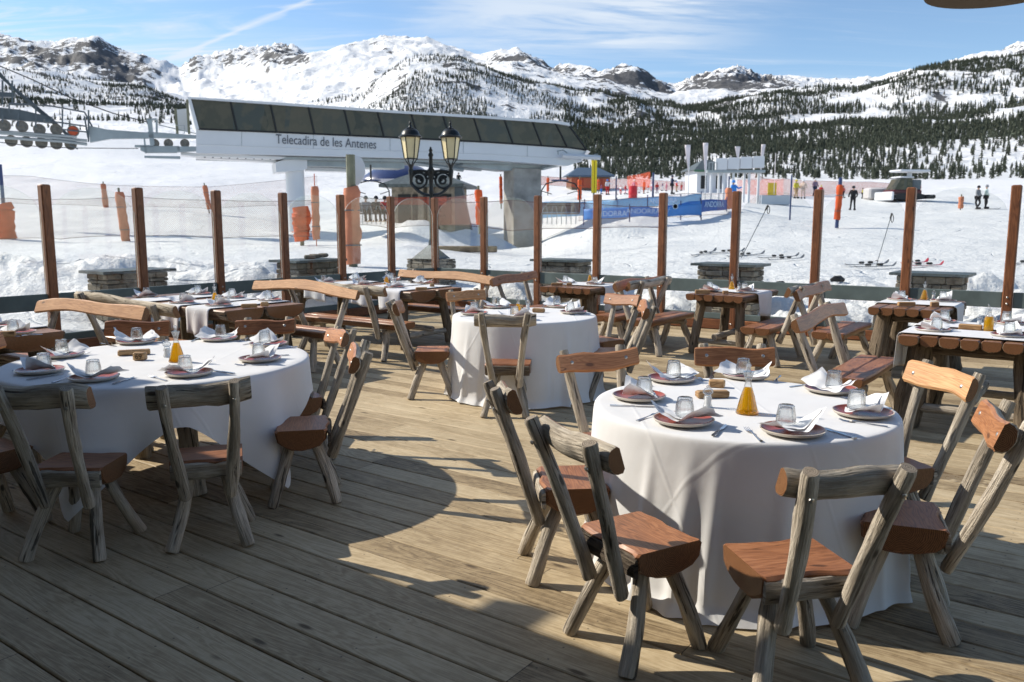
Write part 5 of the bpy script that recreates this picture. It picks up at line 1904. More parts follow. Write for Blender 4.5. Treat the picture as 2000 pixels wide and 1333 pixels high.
GA = at_y(383, 433, 50.0); GB_ = at_y(1060, 433, 58.0)
PA = Vector((GA.x, GA.y, 0)); PB = Vector((GB_.x, GB_.y, 0))
PD = (PB - PA).normalized()
PN = Vector((-PD.y, PD.x, 0))            # away from the camera
def on_plane(px, py, off=0.0):
    """point where the sight line meets the vertical plane of the station front (moved back by off)"""
    o = Vector((0, 0, EYE))
    d = at_y(px, py, 10.0) - o
    q = PA + PN * off
    t = (q - o).dot(PN) / d.dot(PN)
    return o + d * t
station = empty('chairlift_station', PA, 0, 'long white chairlift station with a band of tinted windows on two columns', 'chairlift station')
def rel(pts, root=station):
    return [Vector(p) - Vector(root.location) for p in pts]
DEP = 4.2
# lower white fascia
def span(name, pts, depth, mat, off=0.0, parent=station, side=None, mats=None, sm=0):
    m = MB(); m.poly(rel([on_plane(a, b, off) for a, b in pts]), depth, PN, 0, side)
    return m.build(name, mats or mat, parent, sm)
body = span('fascia', [(383, 300), (383, 253), (560, 260), (760, 269), (960, 279), (1110, 290), (1146, 296), (1136, 314), (1110, 325), (960, 314), (760, 309)], DEP, M['white'], 0.15)
# the fascia breaks at its foot into a lighter, inward-sloping strip
seg = [(383, 283, 300), (600, 291, 305), (800, 296, 310), (960, 302, 314), (1110, 311, 325)]
for k in range(4):
    a, b = seg[k], seg[k + 1]
    m = MB(); m.add(rel([on_plane(a[0], a[1], .12), on_plane(b[0], b[1], .12), on_plane(b[0], b[2], .55), on_plane(a[0], a[2], .55)]), [(0, 1, 2, 3)])
    m.build('lower_strip', M['white'], station, 0)
for px in (472, 612, 762, 905, 1030):
    y0 = np.interp(px, [383, 560, 760, 960, 1110], [253, 260, 269, 279, 290]) + 1
    y1 = np.interp(px, [383, 560, 760, 960, 1110], [284, 290, 296, 303, 311])
    m = MB(); m.tube(rel([on_plane(px, y0, .138), on_plane(px, y1, .138)]), .012, 4); m.build('panel_seam', M['grey_steel'], body, 0)
topx = [372, 450, 528, 602, 672, 737, 803, 865, 925, 985, 1040, 1085, 1112]
botx = [388, 463, 540, 614, 684, 750, 817, 880, 940, 1002, 1058, 1108, 1146]
def ty(px): return float(np.interp(px, [372, 560, 760, 960, 1085, 1112], [193, 206, 220, 232, 241, 246]))
def by(px): return float(np.interp(px, [388, 560, 760, 960, 1110, 1146], [253, 260, 269, 279, 289, 294]))
m = MB()
m.poly(rel([on_plane(376, 197, .35), on_plane(392, 251, .35), on_plane(1140, 292, .35), on_plane(1108, 247, .35), on_plane(760, 223, .35)]), DEP - .5, PN)
m.build('cabin_core', M['black'], station, 0)
for k in range(len(topx) - 1):
    a0, a1, b0, b1 = topx[k], topx[k + 1], botx[k], botx[k + 1]
    m = MB(); m.poly(rel([on_plane(a0 + 1.5, ty(a0) + 2, .1), on_plane(b0 + 1.5, by(b0) - 1, .1), on_plane(b1 - 1.5, by(b1) - 1, .1), on_plane(a1 - 1.5, ty(a1) + 2, .1)]), .05, PN)
    m.build('window', M['tint'], station, 0)
for a, b_ in zip(topx, botx):
    m = MB(); m.tube(rel([on_plane(a, ty(a) + 1, .09), on_plane(b_, by(b_), .09)]), .065, 4); m.build('mullion', M['black'], station, 0)
m = MB(); m.tube(rel([on_plane(p, by(p), .09) for p in (388, 560, 760, 960, 1110, 1144)]), .05, 4); m.build('sill', M['black'], station, 0)
span('roof', [(368, 190), (372, 194), (560, 207), (760, 221), (960, 233), (1085, 242), (1114, 247), (1112, 241), (1085, 236), (960, 228), (760, 216), (560, 202)], DEP + .3, M['white'], -0.06)
m = MB(); m.poly(rel([on_plane(366, 190, -.02), on_plane(372, 190, -.02), on_plane(389, 253, -.02), on_plane(383, 253, -.02)]), DEP + .1, PN); m.build('end_post', M['white'], station, 0)
# rounded nose
m = MB()
for k in range(10):
    a0 = math.pi / 2 * k / 9
    pass
nb = on_plane(1135, 314, 0); nt = on_plane(1146, 294, 0)
m.grid(10, 2, lambda i, j: tuple((nt.lerp(nb, j) + PN * (DEP * i) + PD * (1.1 * math.sin(math.pi * i)) * (1 - .3 * j)) - Vector(station.location)))
m.build('nose', M['white'], station, 60)
me = text_mesh('Telecadira de les Antenes', 1.0, 0.004)
xs = [v.co.x for v in me.vertices]
A = on_plane(539, 273, .10); B = on_plane(735, 284, .10)
wd = max(xs) - min(xs)
sc = (B - A).length / wd
lt = bpy.data.objects.new('lettering', me); me.materials.append(M['letters'])
link(lt, station)
ex = (B - A).normalized(); ez = Vector((0, 0, 1)); ey = ez.cross(ex).normalized(); ez = ex.cross(ey)
mw = Matrix((ex, ez, -ey)).transposed().to_4x4()
mw.translation = (A + B) / 2 - Vector(station.location)
lt.matrix_local = mw @ Matrix.Diagonal((sc, sc * 1.35, 1, 1))
# underside machinery, box beams, columns
span('floor_plate', [(383, 302), (560, 307), (800, 312), (1000, 317), (1000, 321), (800, 317), (560, 312), (383, 306)], DEP - .6, M['grey_steel'], .7)
span('box_beam', [(538, 318), (590, 302), (600, 302), (600, 330), (590, 334), (540, 337)], 2.6, M['white'], 1.0)
span('grey_casing', [(600, 304), (640, 306), (790, 311), (790, 330), (600, 325)], 2.0, M['grey_steel'], 1.2)
span('under_rail', [(600, 327), (700, 331), (700, 337), (600, 334)], 1.2, M['white'], 2.2)
span('front_rail', [(383, 305), (540, 311), (540, 318), (383, 309)], 1.2, M['white'], 1.6)
c1 = on_plane(578, 400, 1.9)
gz = ground_z(c1.x, c1.y)
m = MB(); m.lathe([(.58, gz - .6), (.58, on_plane(578, 331, 1.9).z), (.66, on_plane(578, 330, 1.9).z), (.66, on_plane(578, 326, 1.9).z)], Vector((c1.x, c1.y, 0)) - Vector(station.location), 24)
m.build('round_column', M['white'], station, 40)
c2 = on_plane(1020, 400, 1.9)
m = MB(); m.box(Vector((c2.x, c2.y, (on_plane(1020, 331, 1.9).z + ground_z(c2.x, c2.y) - .6) / 2)) - Vector(station.location), (2.1, 1.9, on_plane(1020, 331, 1.9).z - ground_z(c2.x, c2.y) + .6), math.atan2(PD.y, PD.x) + .03, bev=.04)
m.build('concrete_column', M['concrete'], station, 30)
span('support_beam', [(905, 316), (985, 318), (1060, 319), (1105, 318), (1088, 326), (1062, 333), (985, 334), (905, 325)], 1.6, M['grey_steel'], 1.2)
for pts in ([(715, 306, 1.6), (990, 331, 1.6)], [(715, 313, 2.4), (940, 332, 2.4)], [(800, 318, .9), (905, 333, .9)], [(745, 306, 1.0), (745, 318, 1.0)], [(905, 322, 1.0), (860, 334, 1.0)], [(1060, 330, .8), (1105, 318, .8)]):
    m = MB(); m.tube(rel([on_plane(a, b, c) for a, b, c in pts]), .13, 4); m.build('under_truss', M['grey_steel'], station, 0)
for k in range(9):
    px = 400 + k * 16
    m = MB(); m.tube(rel([on_plane(px, 304 + k * .5, .9), on_plane(px, 309 + k * .5, .9)]), .05, 5); m.build('floor_hanger', M['dark_steel'], station, 0)
# the arm sticking out of the right end with its small rail
m = MB(); m.tube(rel([on_plane(1098, 305, -.3), on_plane(1172, 309, -.3)]), .16, 4); m.build('outer_arm', M['white'], station, 0)
m = MB()
for pts in ([(1088, 296), (1100, 294), (1108, 300)], [(1090, 296), (1090, 303)], [(1160, 303), (1168, 302)], [(1164, 309), (1164, 303)]):
    m.tube(rel([on_plane(a, b, -.3) for a, b in pts]), .035, 4)
m.build('bracket', M['grey_steel'], station, 0)
# left end: tower frame, first sheaves
def wheel(px, py, off, r, parent, red=False, root=station):
    c = on_plane(px, py, off) - Vector(root.location)
    m = MB(); ax = (PD, Vector((0, 0, 1)), -PN)
    m.lathe([(r * .80, -.05), (r, -.06), (r, .06), (r * .82, .06), (r * .78, .035), (r * .3, .03), (r * .26, .07), (0, .08)], c, 22, [0, 0, 0, 1, 1, 1, 1], axes=ax)
    return m.build('sheave', [M['wheel_tyre'], M['wheel_red'] if red else M['wheel_hub']], parent, 40)
for px, py in ((302, 281), (329, 281), (361, 281)):
    wheel(px, py, .3, .26, station)
for pts, th in (([(288, 258), (383, 265), (383, 271), (288, 270)], .4), ([(287, 232), (296, 232), (302, 284), (293, 284)], .3), ([(286, 232), (306, 232), (306, 235), (286, 235)], .3), ([(304, 236), (308, 236), (308, 262), (304, 262)], .2),
                ([(274, 286), (350, 286), (352, 294), (345, 299), (285, 299), (274, 294)], .5), ([(263, 284), (300, 284), (300, 288), (263, 288)], .5), ([(280, 270), (283, 270), (287, 300), (283, 300)], .2),
                ([(282, 305), (352, 306), (352, 311), (282, 309)], .4), ([(345, 287), (383, 287), (383, 296), (348, 298)], .4), ([(340, 213), (345, 213), (349, 262), (344, 262)], .3), ([(363, 195), (368, 195), (372, 262), (367, 262)], .3)):
    span('frame_bar', pts, th, M['timber_pole'] if pts[0][1] in (213, 195) else M['grey_steel'], .2)
span('rear_panel', [(345, 215), (364, 213), (367, 258), (348, 256)], .2, M['white'], 1.2)
span('underside_cover', [(353, 297), (383, 300), (560, 307), (548, 312), (383, 306), (353, 303)], 1.4, M['white'], .6)
m = MB(); m.tube(rel([on_plane(310, 245, .3), on_plane(383, 262, .3)]), .03, 5); m.tube(rel([on_plane(344, 246, 0), on_plane(360, 246, 0), on_plane(360, 262, 0)]), .025, 5); m.build('handrail', M['grey_steel'], station, 0)

# lift tower with its batteries of wheels at the far left
tower = empty('lift_tower', on_plane(90, 433), 0, 'grey steel lift tower head with two rows of pulley wheels at the left edge', 'lift tower')
trel = lambda pts: rel(pts, tower)
def tspan(name, pts, depth, mat, off=0.0):
    m = MB(); m.poly(trel([on_plane(a, b, off) for a, b in pts]), depth, PN); return m.build(name, mat, tower, 0)
tspan('main_beam', [(-60, 205), (38, 215), (100, 229), (100, 241), (-60, 228)], .35, M['dark_steel'], .2)
tspan('wedge_beam', [(173, 246), (210, 254), (290, 260), (290, 271), (215, 272), (176, 279)], .35, M['grey_steel'], .15)
for k, (px, py) in enumerate([(9, 246), (43, 248), (77, 254), (110, 254), (143, 257)]):
    wheel(px, py, .1, .31, tower, k == 4, tower)
for px, py in [(22, 276), (52, 278), (81, 280), (110, 282), (138, 283)]:
    wheel(px, py, .5, .31, tower, False, tower)
m = MB(); m.lathe([(.2, -.1), (.22, 0), (.2, .1)], on_plane(94, 238, -.1) - Vector(tower.location), 14, axes=(PD, PN, Vector((0, 0, 1)))); m.build('motor', M['dark_steel'], tower, 40)
for pts in ([(-60, 258), (20, 262), (145, 274), (170, 276)], [(-60, 266), (120, 277), (170, 283)], [(-60, 254), (150, 268)]):
    m = MB(); m.tube(trel([on_plane(a, b, .1) for a, b in pts]), .09, 5); m.build('wheel_beam', M['grey_steel'], tower, 0)
for pts in ([(18, 203), (25, 203), (100, 208), (165, 220)], [(18, 203), (18, 222)], [(70, 208), (70, 250)], [(122, 214), (122, 250)], [(173, 216), (173, 278)], [(165, 220), (180, 248)], [(100, 238), (170, 248)], [(122, 254), (170, 259)], [(35, 222), (35, 247)], [(20, 205), (60, 206)], [(165, 228), (172, 270)], [(5, 225), (5, 240)], [(135, 284), (152, 292)]):
    m = MB(); m.tube(trel([on_plane(a, b, -.1) for a, b in pts]), .045, 5); m.build('railing', M['dark_steel'], tower, 0)
for pts in ([(-60, 78), (24, 172), (60, 205), (128, 262)], [(-60, 98), (35, 180), (105, 238), (140, 272)], [(-60, 185), (28, 187)]):
    m = MB(); m.tube(trel([on_plane(a, b, .8) for a, b in pts]), .075, 5); m.build('diagonal_strut', M['dark_steel'], tower, 0)
tspan('cross_head', [(-60, 178), (28, 182), (28, 190), (-60, 190)], .4, M['dark_steel'], .3)
for px in (5, 24):
    m = MB(); m.tube(trel([on_plane(px, 158, .3), on_plane(px, 205, .3)]), .05, 5); m.build('upright_bar', M['dark_steel'], tower, 0)
def cable(pts, r, label):
    P = [on_plane(a, b, o) for a, b, o in pts]
    base = P[0]
    m = MB(); m.tube([p - base for p in P], r, 6)
    o = m.build_thing('steel_cable', M['black'], label, 'cable', loc=base); return o
cable([(-60, 105, .8), (60, 155, .8), (140, 193, .8), (220, 222, .8), (290, 240, .3)], .03, 'black haul cable sagging down to the station from the upper left')
cable([(-60, 276, .1), (0, 279, .1), (60, 286, .1), (140, 290, .1), (270, 291, .2)], .022, 'thin lower haul cable passing under the pulley wheels')

# ------------------------------------------------------------------ chairlift chairs
M['seat_wood'] = plain('grey_seat_slats', (.20, .19, .18), 0.6, 0, 0.4, 0.2, 8)
def lift_chair(px, py_seat, Y, w, rz, label, hang, bars=4):
    p = at_y(px, py_seat, Y)
    root = empty('lift_chair', p, rz, label, 'chairlift chair', 'chairlift chairs at the station')
    m = MB(); m.box((0, 0, 0), (w, .5, .09), bev=.02); m.box((0, .25, .32), (w, .07, .5), bev=.02); m.build('seat', M['seat_wood'], root, 30)
    m = MB()
    for s_ in (-1, 1):
        m.tube([(s_ * w * .52, -.25, .0), (s_ * w * .53, -.25, .25), (s_ * w * .52, .25, .3), (s_ * w * .5, .28, 1.2), (s_ * w * .38, .28, 1.55), (s_ * w * .12, .28, 1.68), (0, .28, 1.7)], .035, 6)
    m.tube([(0, .28, 1.68), (0, .28, hang)], .05, 6)
    m.build('hanger', M['black'], root, 40)
    m = MB()
    m.tube([(-w * .5, .2, 1.1), (-w * .45, -.1, 1.15), (-w * .2, -.2, 1.0)], .022, 5); m.tube([(w * .5, .2, 1.1), (w * .45, -.1, 1.15), (w * .2, -.2, 1.0)], .022, 5)
    m.tube([(-w * .35, -.2, .4), (w * .35, -.2, .4)], .022, 5)
    m.build('safety_bar', M['black'], root, 40)
    m = MB()
    for k in range(bars):
        x = (k - (bars - 1) / 2) * w / bars
        m.tube([(x - .12, -.28, -.55), (x - .14, -.27, .05), (x - .08, -.26, .38), (x + .08, -.26, .38), (x + .14, -.27, .05), (x + .12, -.28, -.55)], .022, 5)
    m.build('foot_rest', M['grey_steel'], root, 40)
    m = MB(); m.box((0, .1, 1.72), (w * .45, .5, .05), bev=.01); m.build('canopy', M['blue_dark'], root, 0)
    return root
lift_chair(1093, 418, 44, 2.0, -.15, 'empty four-seat chairlift chair right of the concrete column', at_y(1093, 325, 44).z - at_y(1093, 418, 44).z)
lc = lift_chair(728, 418, 44, 1.9, .35, 'chairlift chair with riders beside the big orange padded pole', at_y(728, 322, 44).z - at_y(728, 418, 44).z)

# ------------------------------------------------------------------ people
SKINT = plain('skin', (.45, .27, .19), 0.6)
def cmat(name, c): 
    return plain(name, c, 0.7, 0, 0.3, 0.12, 10)
CL = {k: cmat(k + '_fabric', c) for k, c in {'black': (.018, .018, .022), 'navy': (.02, .03, .07), 'red': (.50, .03, .03), 'yellow': (.62, .52, .06), 'cream': (.62, .48, .40), 'pink': (.60, .22, .28),
      'white': (.70, .70, .72), 'mint': (.50, .60, .56), 'grey': (.22, .23, .25), 'blue': (.04, .22, .62), 'mauve': (.24, .17, .24), 'purple': (.16, .10, .26), 'tan': (.40, .28, .16), 'dgreen': (.04, .07, .04), 'lime': (.55, .62, .10)}.items()}
def skinned(name, verts, edges, radii, mat, parent, lvl=1, rootv=0):
    me = bpy.data.meshes.new(name)
    bm = bmesh.new()
    ly = bm.verts.layers.skin.verify()
    vs = []
    for i, v in enumerate(verts):
        b = bm.verts.new(v)
        r = radii[i]
        b[ly].radius = r if isinstance(r, tuple) else (r, r)
        b[ly].use_root = (i == rootv)
        vs.append(b)
    for a, b in edges:
        bm.edges.new((vs[a], vs[b]))
    bm.to_mesh(me); bm.free()
    me.materials.append(mat)
    o = bpy.data.objects.new(name, me)
    link(o, parent)
    sk = o.modifiers.new('skin', 'SKIN'); sk.use_smooth_shade = True
    sb = o.modifiers.new('sub', 'SUBSURF'); sb.levels = lvl; sb.render_levels = lvl
    return o
def person(px, Y, h, jacket, trousers, hat, label, rz=0.0, pose='stand', group='skiers and visitors on the snow', py=None, skis=None, lean=0.0):
    if py is None:
        p = on_ground(px, Y)
    else:
        p = at_y(px, py, Y)
    root = empty('person', p, rz, label, 'person', group)
    k = h / 1.75
    rng = random.Random(int(px * 7 + Y))
    sw = rng.uniform(-.12, .12)
    if pose == 'sit':
        J = {'pel': (0, 0, .0), 'chest': (0, .06, .38), 'neck': (0, .05, .56), 'hL': (-.10, 0, 0), 'hR': (.10, 0, 0), 'kL': (-.12, -.42, .04), 'kR': (.12, -.42, .04), 'aL': (-.12, -.46, -.42), 'aR': (.12, -.46, -.42), 'tL': (-.12, -.62, -.46), 'tR': (.12, -.62, -.46),
             'sL': (-.19, .05, .48), 'sR': (.19, .05, .48), 'eL': (-.25, -.06, .24), 'eR': (.25, -.06, .24), 'wL': (-.16, -.28, .2), 'wR': (.16, -.28, .2), 'head': (0, .0, .72)}
    elif pose == 'crouch':
        J = {'pel': (0, .1, .32), 'chest': (0, -.12, .62), 'neck': (0, -.2, .78), 'hL': (-.10, .1, .32), 'hR': (.10, .1, .32), 'kL': (-.16, -.25, .42), 'kR': (.16, -.25, .42), 'aL': (-.15, .0, .08), 'aR': (.15, .0, .08), 'tL': (-.15, -.18, .05), 'tR': (.15, -.18, .05),
             'sL': (-.18, -.14, .72), 'sR': (.18, -.14, .72), 'eL': (-.24, -.28, .5), 'eR': (.24, -.28, .5), 'wL': (-.12, -.42, .4), 'wR': (.12, -.42, .4), 'head': (0, -.28, .92)}
    else:
        l = lean
        J = {'pel': (0, 0, .90), 'chest': (l * .5, -.02, 1.25), 'neck': (l, 0, 1.47), 'hL': (-.10, 0, .88), 'hR': (.10, 0, .88), 'kL': (-.13, -.04 - sw, .49), 'kR': (.13, -.04 + sw, .49), 'aL': (-.14, sw, .09), 'aR': (.14, -sw, .09), 'tL': (-.15, sw - .16, .05), 'tR': (.15, -sw - .16, .05),
             'sL': (l * .9 - .19, 0, 1.40), 'sR': (l * .9 + .19, 0, 1.40), 'eL': (l * .8 - .29, -.02, 1.13), 'eR': (l * .8 + .29, -.02, 1.13), 'wL': (l * .7 - .27, -.20, .95), 'wR': (l * .7 + .27, -.20, .95), 'head': (l * 1.1, -.02, 1.62)}
        if pose == 'reach':
            J['eR'] = (l + .38, -.15, 1.2); J['wR'] = (l + .5, -.35, 1.3)
    names = ['pel', 'chest', 'neck', 'head', 'hL', 'kL', 'aL', 'tL', 'hR', 'kR', 'aR', 'tR', 'sL', 'eL', 'wL', 'sR', 'eR', 'wR']
    idx = {n: i for i, n in enumerate(names)}
    P = [Vector(J[n]) * k for n in names]
    rad = {'pel': (.15, .12), 'chest': (.17, .13), 'neck': (.06, .06), 'head': (.10, .115), 'hL': .095, 'kL': .065, 'aL': .055, 'tL': .045, 'hR': .095, 'kR': .065, 'aR': .055, 'tR': .045, 'sL': .07, 'eL': .05, 'wL': .042, 'sR': .07, 'eR': .05, 'wR': .042}
    E = [('pel', 'chest'), ('chest', 'neck'), ('neck', 'head'), ('pel', 'hL'), ('hL', 'kL'), ('kL', 'aL'), ('aL', 'tL'), ('pel', 'hR'), ('hR', 'kR'), ('kR', 'aR'), ('aR', 'tR'), ('chest', 'sL'), ('sL', 'eL'), ('eL', 'wL'), ('chest', 'sR'), ('sR', 'eR'), ('eR', 'wR')]
    f = lambda r, s=1.0: tuple(x * k * s for x in r) if isinstance(r, tuple) else r * k * s
    skinned('body', P, [(idx[a], idx[b]) for a, b in E], [f(rad[n], .86) for n in names], SKINT, root)
    def sub(name, ns, s, mat, extra=None):
        ii = {n: i for i, n in enumerate(ns)}
        e = [(ii[a], ii[b]) for a, b in E if a in ii and b in ii]
        return skinned(name, [P[idx[n]] for n in ns], e, [f(rad[n], s) for n in ns], mat, root)
    sub('trousers', ['pel', 'hL', 'kL', 'aL', 'hR', 'kR', 'aR'], 1.12, CL[trousers])
    jc = ['chest', 'pel', 'sL', 'eL', 'wL', 'sR', 'eR', 'wR']
    sub('jacket', jc, 1.22, CL[jacket])
    m = MB(); hd = P[idx['head']]
    m.lathe([(0, .15 * k), (.06 * k, .14 * k), (.105 * k, .09 * k), (.122 * k, .02 * k), (.118 * k, -.02 * k), (.10 * k, -.035 * k)], hd, 12)
    m.build('helmet', CL[hat], root, 60)
    for n in ('tL', 'tR'):
        q = P[idx[n]]
        m = MB(); m.box(q + Vector((0, .07 * k, .03 * k)), (.11 * k, .32 * k, .15 * k), bev=.03 * k); m.build('boot', CL['black'], root, 40)
    if skis:
        for n in ('tL', 'tR'):
            q = P[idx[n]]
            L = .85 * k
            m = MB(); m.tube([q + Vector((0, L, -.05)), q + Vector((0, 0, -.055)), q + Vector((0, -L * .85, -.05)), q + Vector((0, -L, .02))], [.045, .04, .05, .03], 6, flat=.3, up=(1, 0, 0))
            m.build('ski', CL[skis], root, 40)
    return root
person(1665, 62, 1.78, 'black', 'black', 'black', 'person in a black jacket with red shoulders walking on the snow behind the glass', 3.0)
person(1908, 64, 1.78, 'grey', 'black', 'black', 'person in a dark grey jacket, left of a pair at the far right', .6)
person(1924, 64, 1.80, 'mint', 'black', 'grey', 'person in a pale mint jacket beside a companion at the far right', 1.2, skis='black')
person(1979, 66, 1.75, 'red', 'black', 'black', 'skier in a bright red jacket partly behind the rightmost wooden post', 1.5)
person(1554, 80, 1.78, 'yellow', 'tan', 'yellow', 'person in a yellow jacket standing between two wooden posts', .4)
person(1568, 80, 1.80, 'cream', 'cream', 'white', 'person in a cream pink suit and white helmet beside the yellow jacket', 2.6)
person(1591, 88, 1.8, 'mauve', 'navy', 'white', 'person in mauve behind the post next to the red child', .3)
person(1603, 84, 1.15, 'red', 'red', 'yellow', 'small child in a red ski suit', 2.8)
person(1646, 82, 1.2, 'red', 'black', 'black', 'child in a red jacket by the orange padded pole', .4)
person(1684, 82, 1.0, 'yellow', 'black', 'black', 'small child in a yellow bib near the groomer', 1.0)
person(1433, 60, 1.82, 'blue', 'grey', 'blue', 'lift attendant in a bright blue jacket leaning on the padded pole', .7, 'reach', lean=-.12)
person(1355, 96, 1.78, 'lime', 'navy', 'yellow', 'person in a lime yellow vest beside the green roofed hut', .5)
person(1312, 84, 1.85, 'navy', 'black', 'navy', 'tall person in dark navy carrying equipment by the blue banners', 1.2, 'reach')
person(1283, 92, 1.2, 'red', 'mauve', 'red', 'child in a red jacket and red helmet near the dark mast', .2)
person(1239, 94, 1.75, 'pink', 'white', 'white', 'instructor in pink standing by the red barrel', 2.8)
person(1186, 98, 1.78, 'white', 'red', 'blue', 'instructor in a white jacket and red trousers by the orange net', .5, 'reach')
person(1184, 68, 1.5, 'mauve', 'black', 'mauve', 'person in mauve crouching on the snow behind the banners', 1.8, 'crouch')
person(1401 - 30, 92, 1.1, 'pink', 'white', 'pink', 'child in a pale pink suit among the gate posts', .2)
person(896, 112, 1.8, 'black', 'dgreen', 'black', 'distant skier in black standing on the upper slope', .4, skis='black')
person(878, 118, 1.7, 'black', 'black', 'grey', 'far skier bending forward on the upper slope', 1.4, 'crouch')
person(854, 48, 1.78, 'black', 'black', 'black', 'person in dark clothes holding a yellow pole behind the padded post', 1.3, 'reach')
rngk = random.Random(9)
for i, (px, Y, c1_, c2_) in enumerate([(1204, 99, 'pink', 'white'), (1212, 97, 'white', 'red'), (1221, 100, 'red', 'pink'), (1228, 98, 'cream', 'white'), (1249, 99, 'white', 'white'), (1257, 97, 'pink', 'red'),
                                       (1266, 98, 'red', 'white'), (1273, 101, 'white', 'pink'), (1294, 100, 'mauve', 'white'), (1302, 98, 'pink', 'pink'), (1321, 97, 'red', 'tan'), (1331, 99, 'cream', 'red'), (1341, 97, 'white', 'tan'), (1174, 101, 'purple', 'blue')]):
    tags = ['in pink, first of the class row', 'in white with red trousers, second of the class row', 'in red near the left of the class row', 'in cream left of the barrel', 'all in white right of the barrel', 'in pink with red trousers right of the barrel', 'in red with white trousers before the dark mast', 'in white with pink trousers before the dark mast', 'in mauve just right of the dark mast', 'all in pink right of the dark mast', 'in red with tan trousers right of the navy adult', 'in cream with red trousers near the flags', 'in white with tan trousers nearest the flags', 'in purple at the left end by the padded pole']
    person(px, Y, rngk.uniform(1.0, 1.2), c1_, c2_, rngk.choice(['pink', 'white', 'red', 'blue']), 'small child ' + tags[i], rngk.uniform(0, 6), group='children of the ski class')
for i, (px, c1_, t) in enumerate([(715, 'grey', 'nearest the orange padded pole'), (735, 'black', 'in the middle of the seat'), (752, 'red', 'in a red jacket at the right end')]):
    person(px, 44 + .1 * i, 1.7, c1_, 'black', 'black', 'chairlift rider with skis on ' + t, .35, 'sit', 'riders on the chairlift', py=415, skis='tan')

# ------------------------------------------------------------------ padded poles
def padded(px, Y, y0, y1, w, label, mat='foam', lean=0.0, pole=None, pole_top=None, polemat='timber_pole', n=14, seed=0, taper=1.0):
    a = at_y(px, y1, Y); top = at_y(px, y0, Y)
    H = top.z - a.z
    r = w / FPX * Y / 2
    rng = random.Random(seed + px)
    root = empty('padded_pole', a, 0, label, 'padded pole', 'orange padded poles')
    lx = lean / FPX * Y
    m = MB()
    pts, rd = [], []
    for k in range(n + 1):
        t = k / n
        pts.append((lx * t + rng.uniform(-.04, .04) * r * 2, rng.uniform(-.03, .03) * r, H * t))
        rd.append(r * (1 + rng.uniform(-.10, .10)) * (taper + (1 - taper) * t))
    rd[0] *= .95; rd[-1] *= .85
    m.tube(pts, rd, 12, wob=.06, rng=rng)
    m.build('foam_pad', M[mat], root, 50)
    m = MB()
    pt = (at_y(px, pole_top, Y).z - a.z) if pole_top else H + .18
    m.tube([(0, 0, -.4), (lx, 0, H), (lx * pt / H, 0, pt)], (pole or .05), 8)
    m.build('pole', M[polemat], root, 40)
    if H > .5:
        m = MB()
        for f in (.25, .7):
            q = Vector((lx * f, 0, H * f))
            m.lathe([(r * 1.12, -.015), (r * 1.14, 0), (r * 1.12, .015)], q, 12)
        m.build('strap', M['dark_steel'] if seed % 2 else M[mat], root, 40)
padded(690, 22.5, 366, 517, 31, 'thick faded orange padding wrapped round a tall greenish pole at the centre left', 'foam_faded', 0, .12, 303, seed=1)
padded(13, 38, 400, 474, 32, 'bulky orange padding at the left photo edge round a dark blue pole', 'foam', 0, .08, 322, 'blue_dark', seed=2, taper=1.05)
padded(247, 37, 376, 474, 17, 'leaning orange padded pole with a torn net tied to it', 'foam_faded', -8, seed=3)
padded(207, 68, 360, 408, 10, 'small distant orange padded pole above the second wooden post', 'foam_faded', -2, seed=4)
padded(409, 66, 363, 410, 9, 'small orange padded pole tilting left above the third wooden post', 'foam_faded', -7, seed=5)
padded(590, 40, 406, 470, 36, 'wide orange padding round the foot of the round white column', 'foam', 0, .1, 405, seed=6, taper=.82)
padded(618, 36, 365, 469, 15, 'slim orange padded pole right of the round column', 'foam_faded', 0, .02, 340, 'wheel_red', seed=7)
padded(937, 36, 372, 440, 14, 'orange padded pole half hidden behind a wooden post', 'foam', -2, seed=8)
padded(979, 62, 346, 398, 6, 'thin distant orange padded pole left of the concrete column', 'foam', -1, seed=9)
padded(1070, 88, 348, 375, 5, 'tiny orange padded pole far behind the empty lift chair', 'foam', 0, seed=10)
padded(1132, 74, 352, 391, 8, 'orange padded pole left of the yellow mast', 'foam', 0, .04, 345, seed=11)
padded(1422, 46, 368, 440, 14, 'orange padded pole behind the attendant in blue', 'foam_faded', -1, .04, 345, 'blue_dark', seed=12)
padded(1635, 40, 362, 430, 12, 'lumpy orange padded blue pole standing alone on the open snow', 'foam', 2, .09, 348, 'blue_dark', seed=13)
padded(1876, 66, 385, 408, 9, 'short brown padded stump near the pair of skiers', 'foam_faded', 0, seed=14)
padded(1169, 92, 352, 371, 5, 'small orange padded pole by the blue roofed hut', 'foam', 0, seed=15)
padded(1258, 93, 356, 372, 5, 'tiny orange padded pole behind the ski class', 'foam', 0, seed=16)

# plain masts
def mast(px, Y, y0, y1, w, mat, label, name='pole'):
    a = at_y(px, y1, Y); b = at_y(px, y0, Y)
    m = MB(); m.tube([(0, 0, -.3), (0, 0, (b.z - a.z))], w / FPX * Y / 2, 10)
    return m.build_thing(name, M[mat], label, 'pole', 'poles on the snow', loc=a)
mast(1543, 44, 343, 421, 3.2, 'blue_dark', 'dark blue metal pole standing on the snow right of a wooden post')
mast(1275, 60, 338, 390, 4, 'blue_dark', 'dark mast behind the blue banners')
mast(1203, 60, 345, 388, 2.6, 'blue_dark', 'slim blue grey pole by the crouching person')
mast(1512, 62, 300, 372, 1.2, 'flag', 'thin pole with a yellow sign among the orange nets')
ym = at_y(1160, 378, 56)
root = empty('yellow_mast', ym, 0, 'tall yellow padded mast rising above a wooden post at the right end of the station', 'mast')
H = at_y(1160, 314, 56).z - ym.z
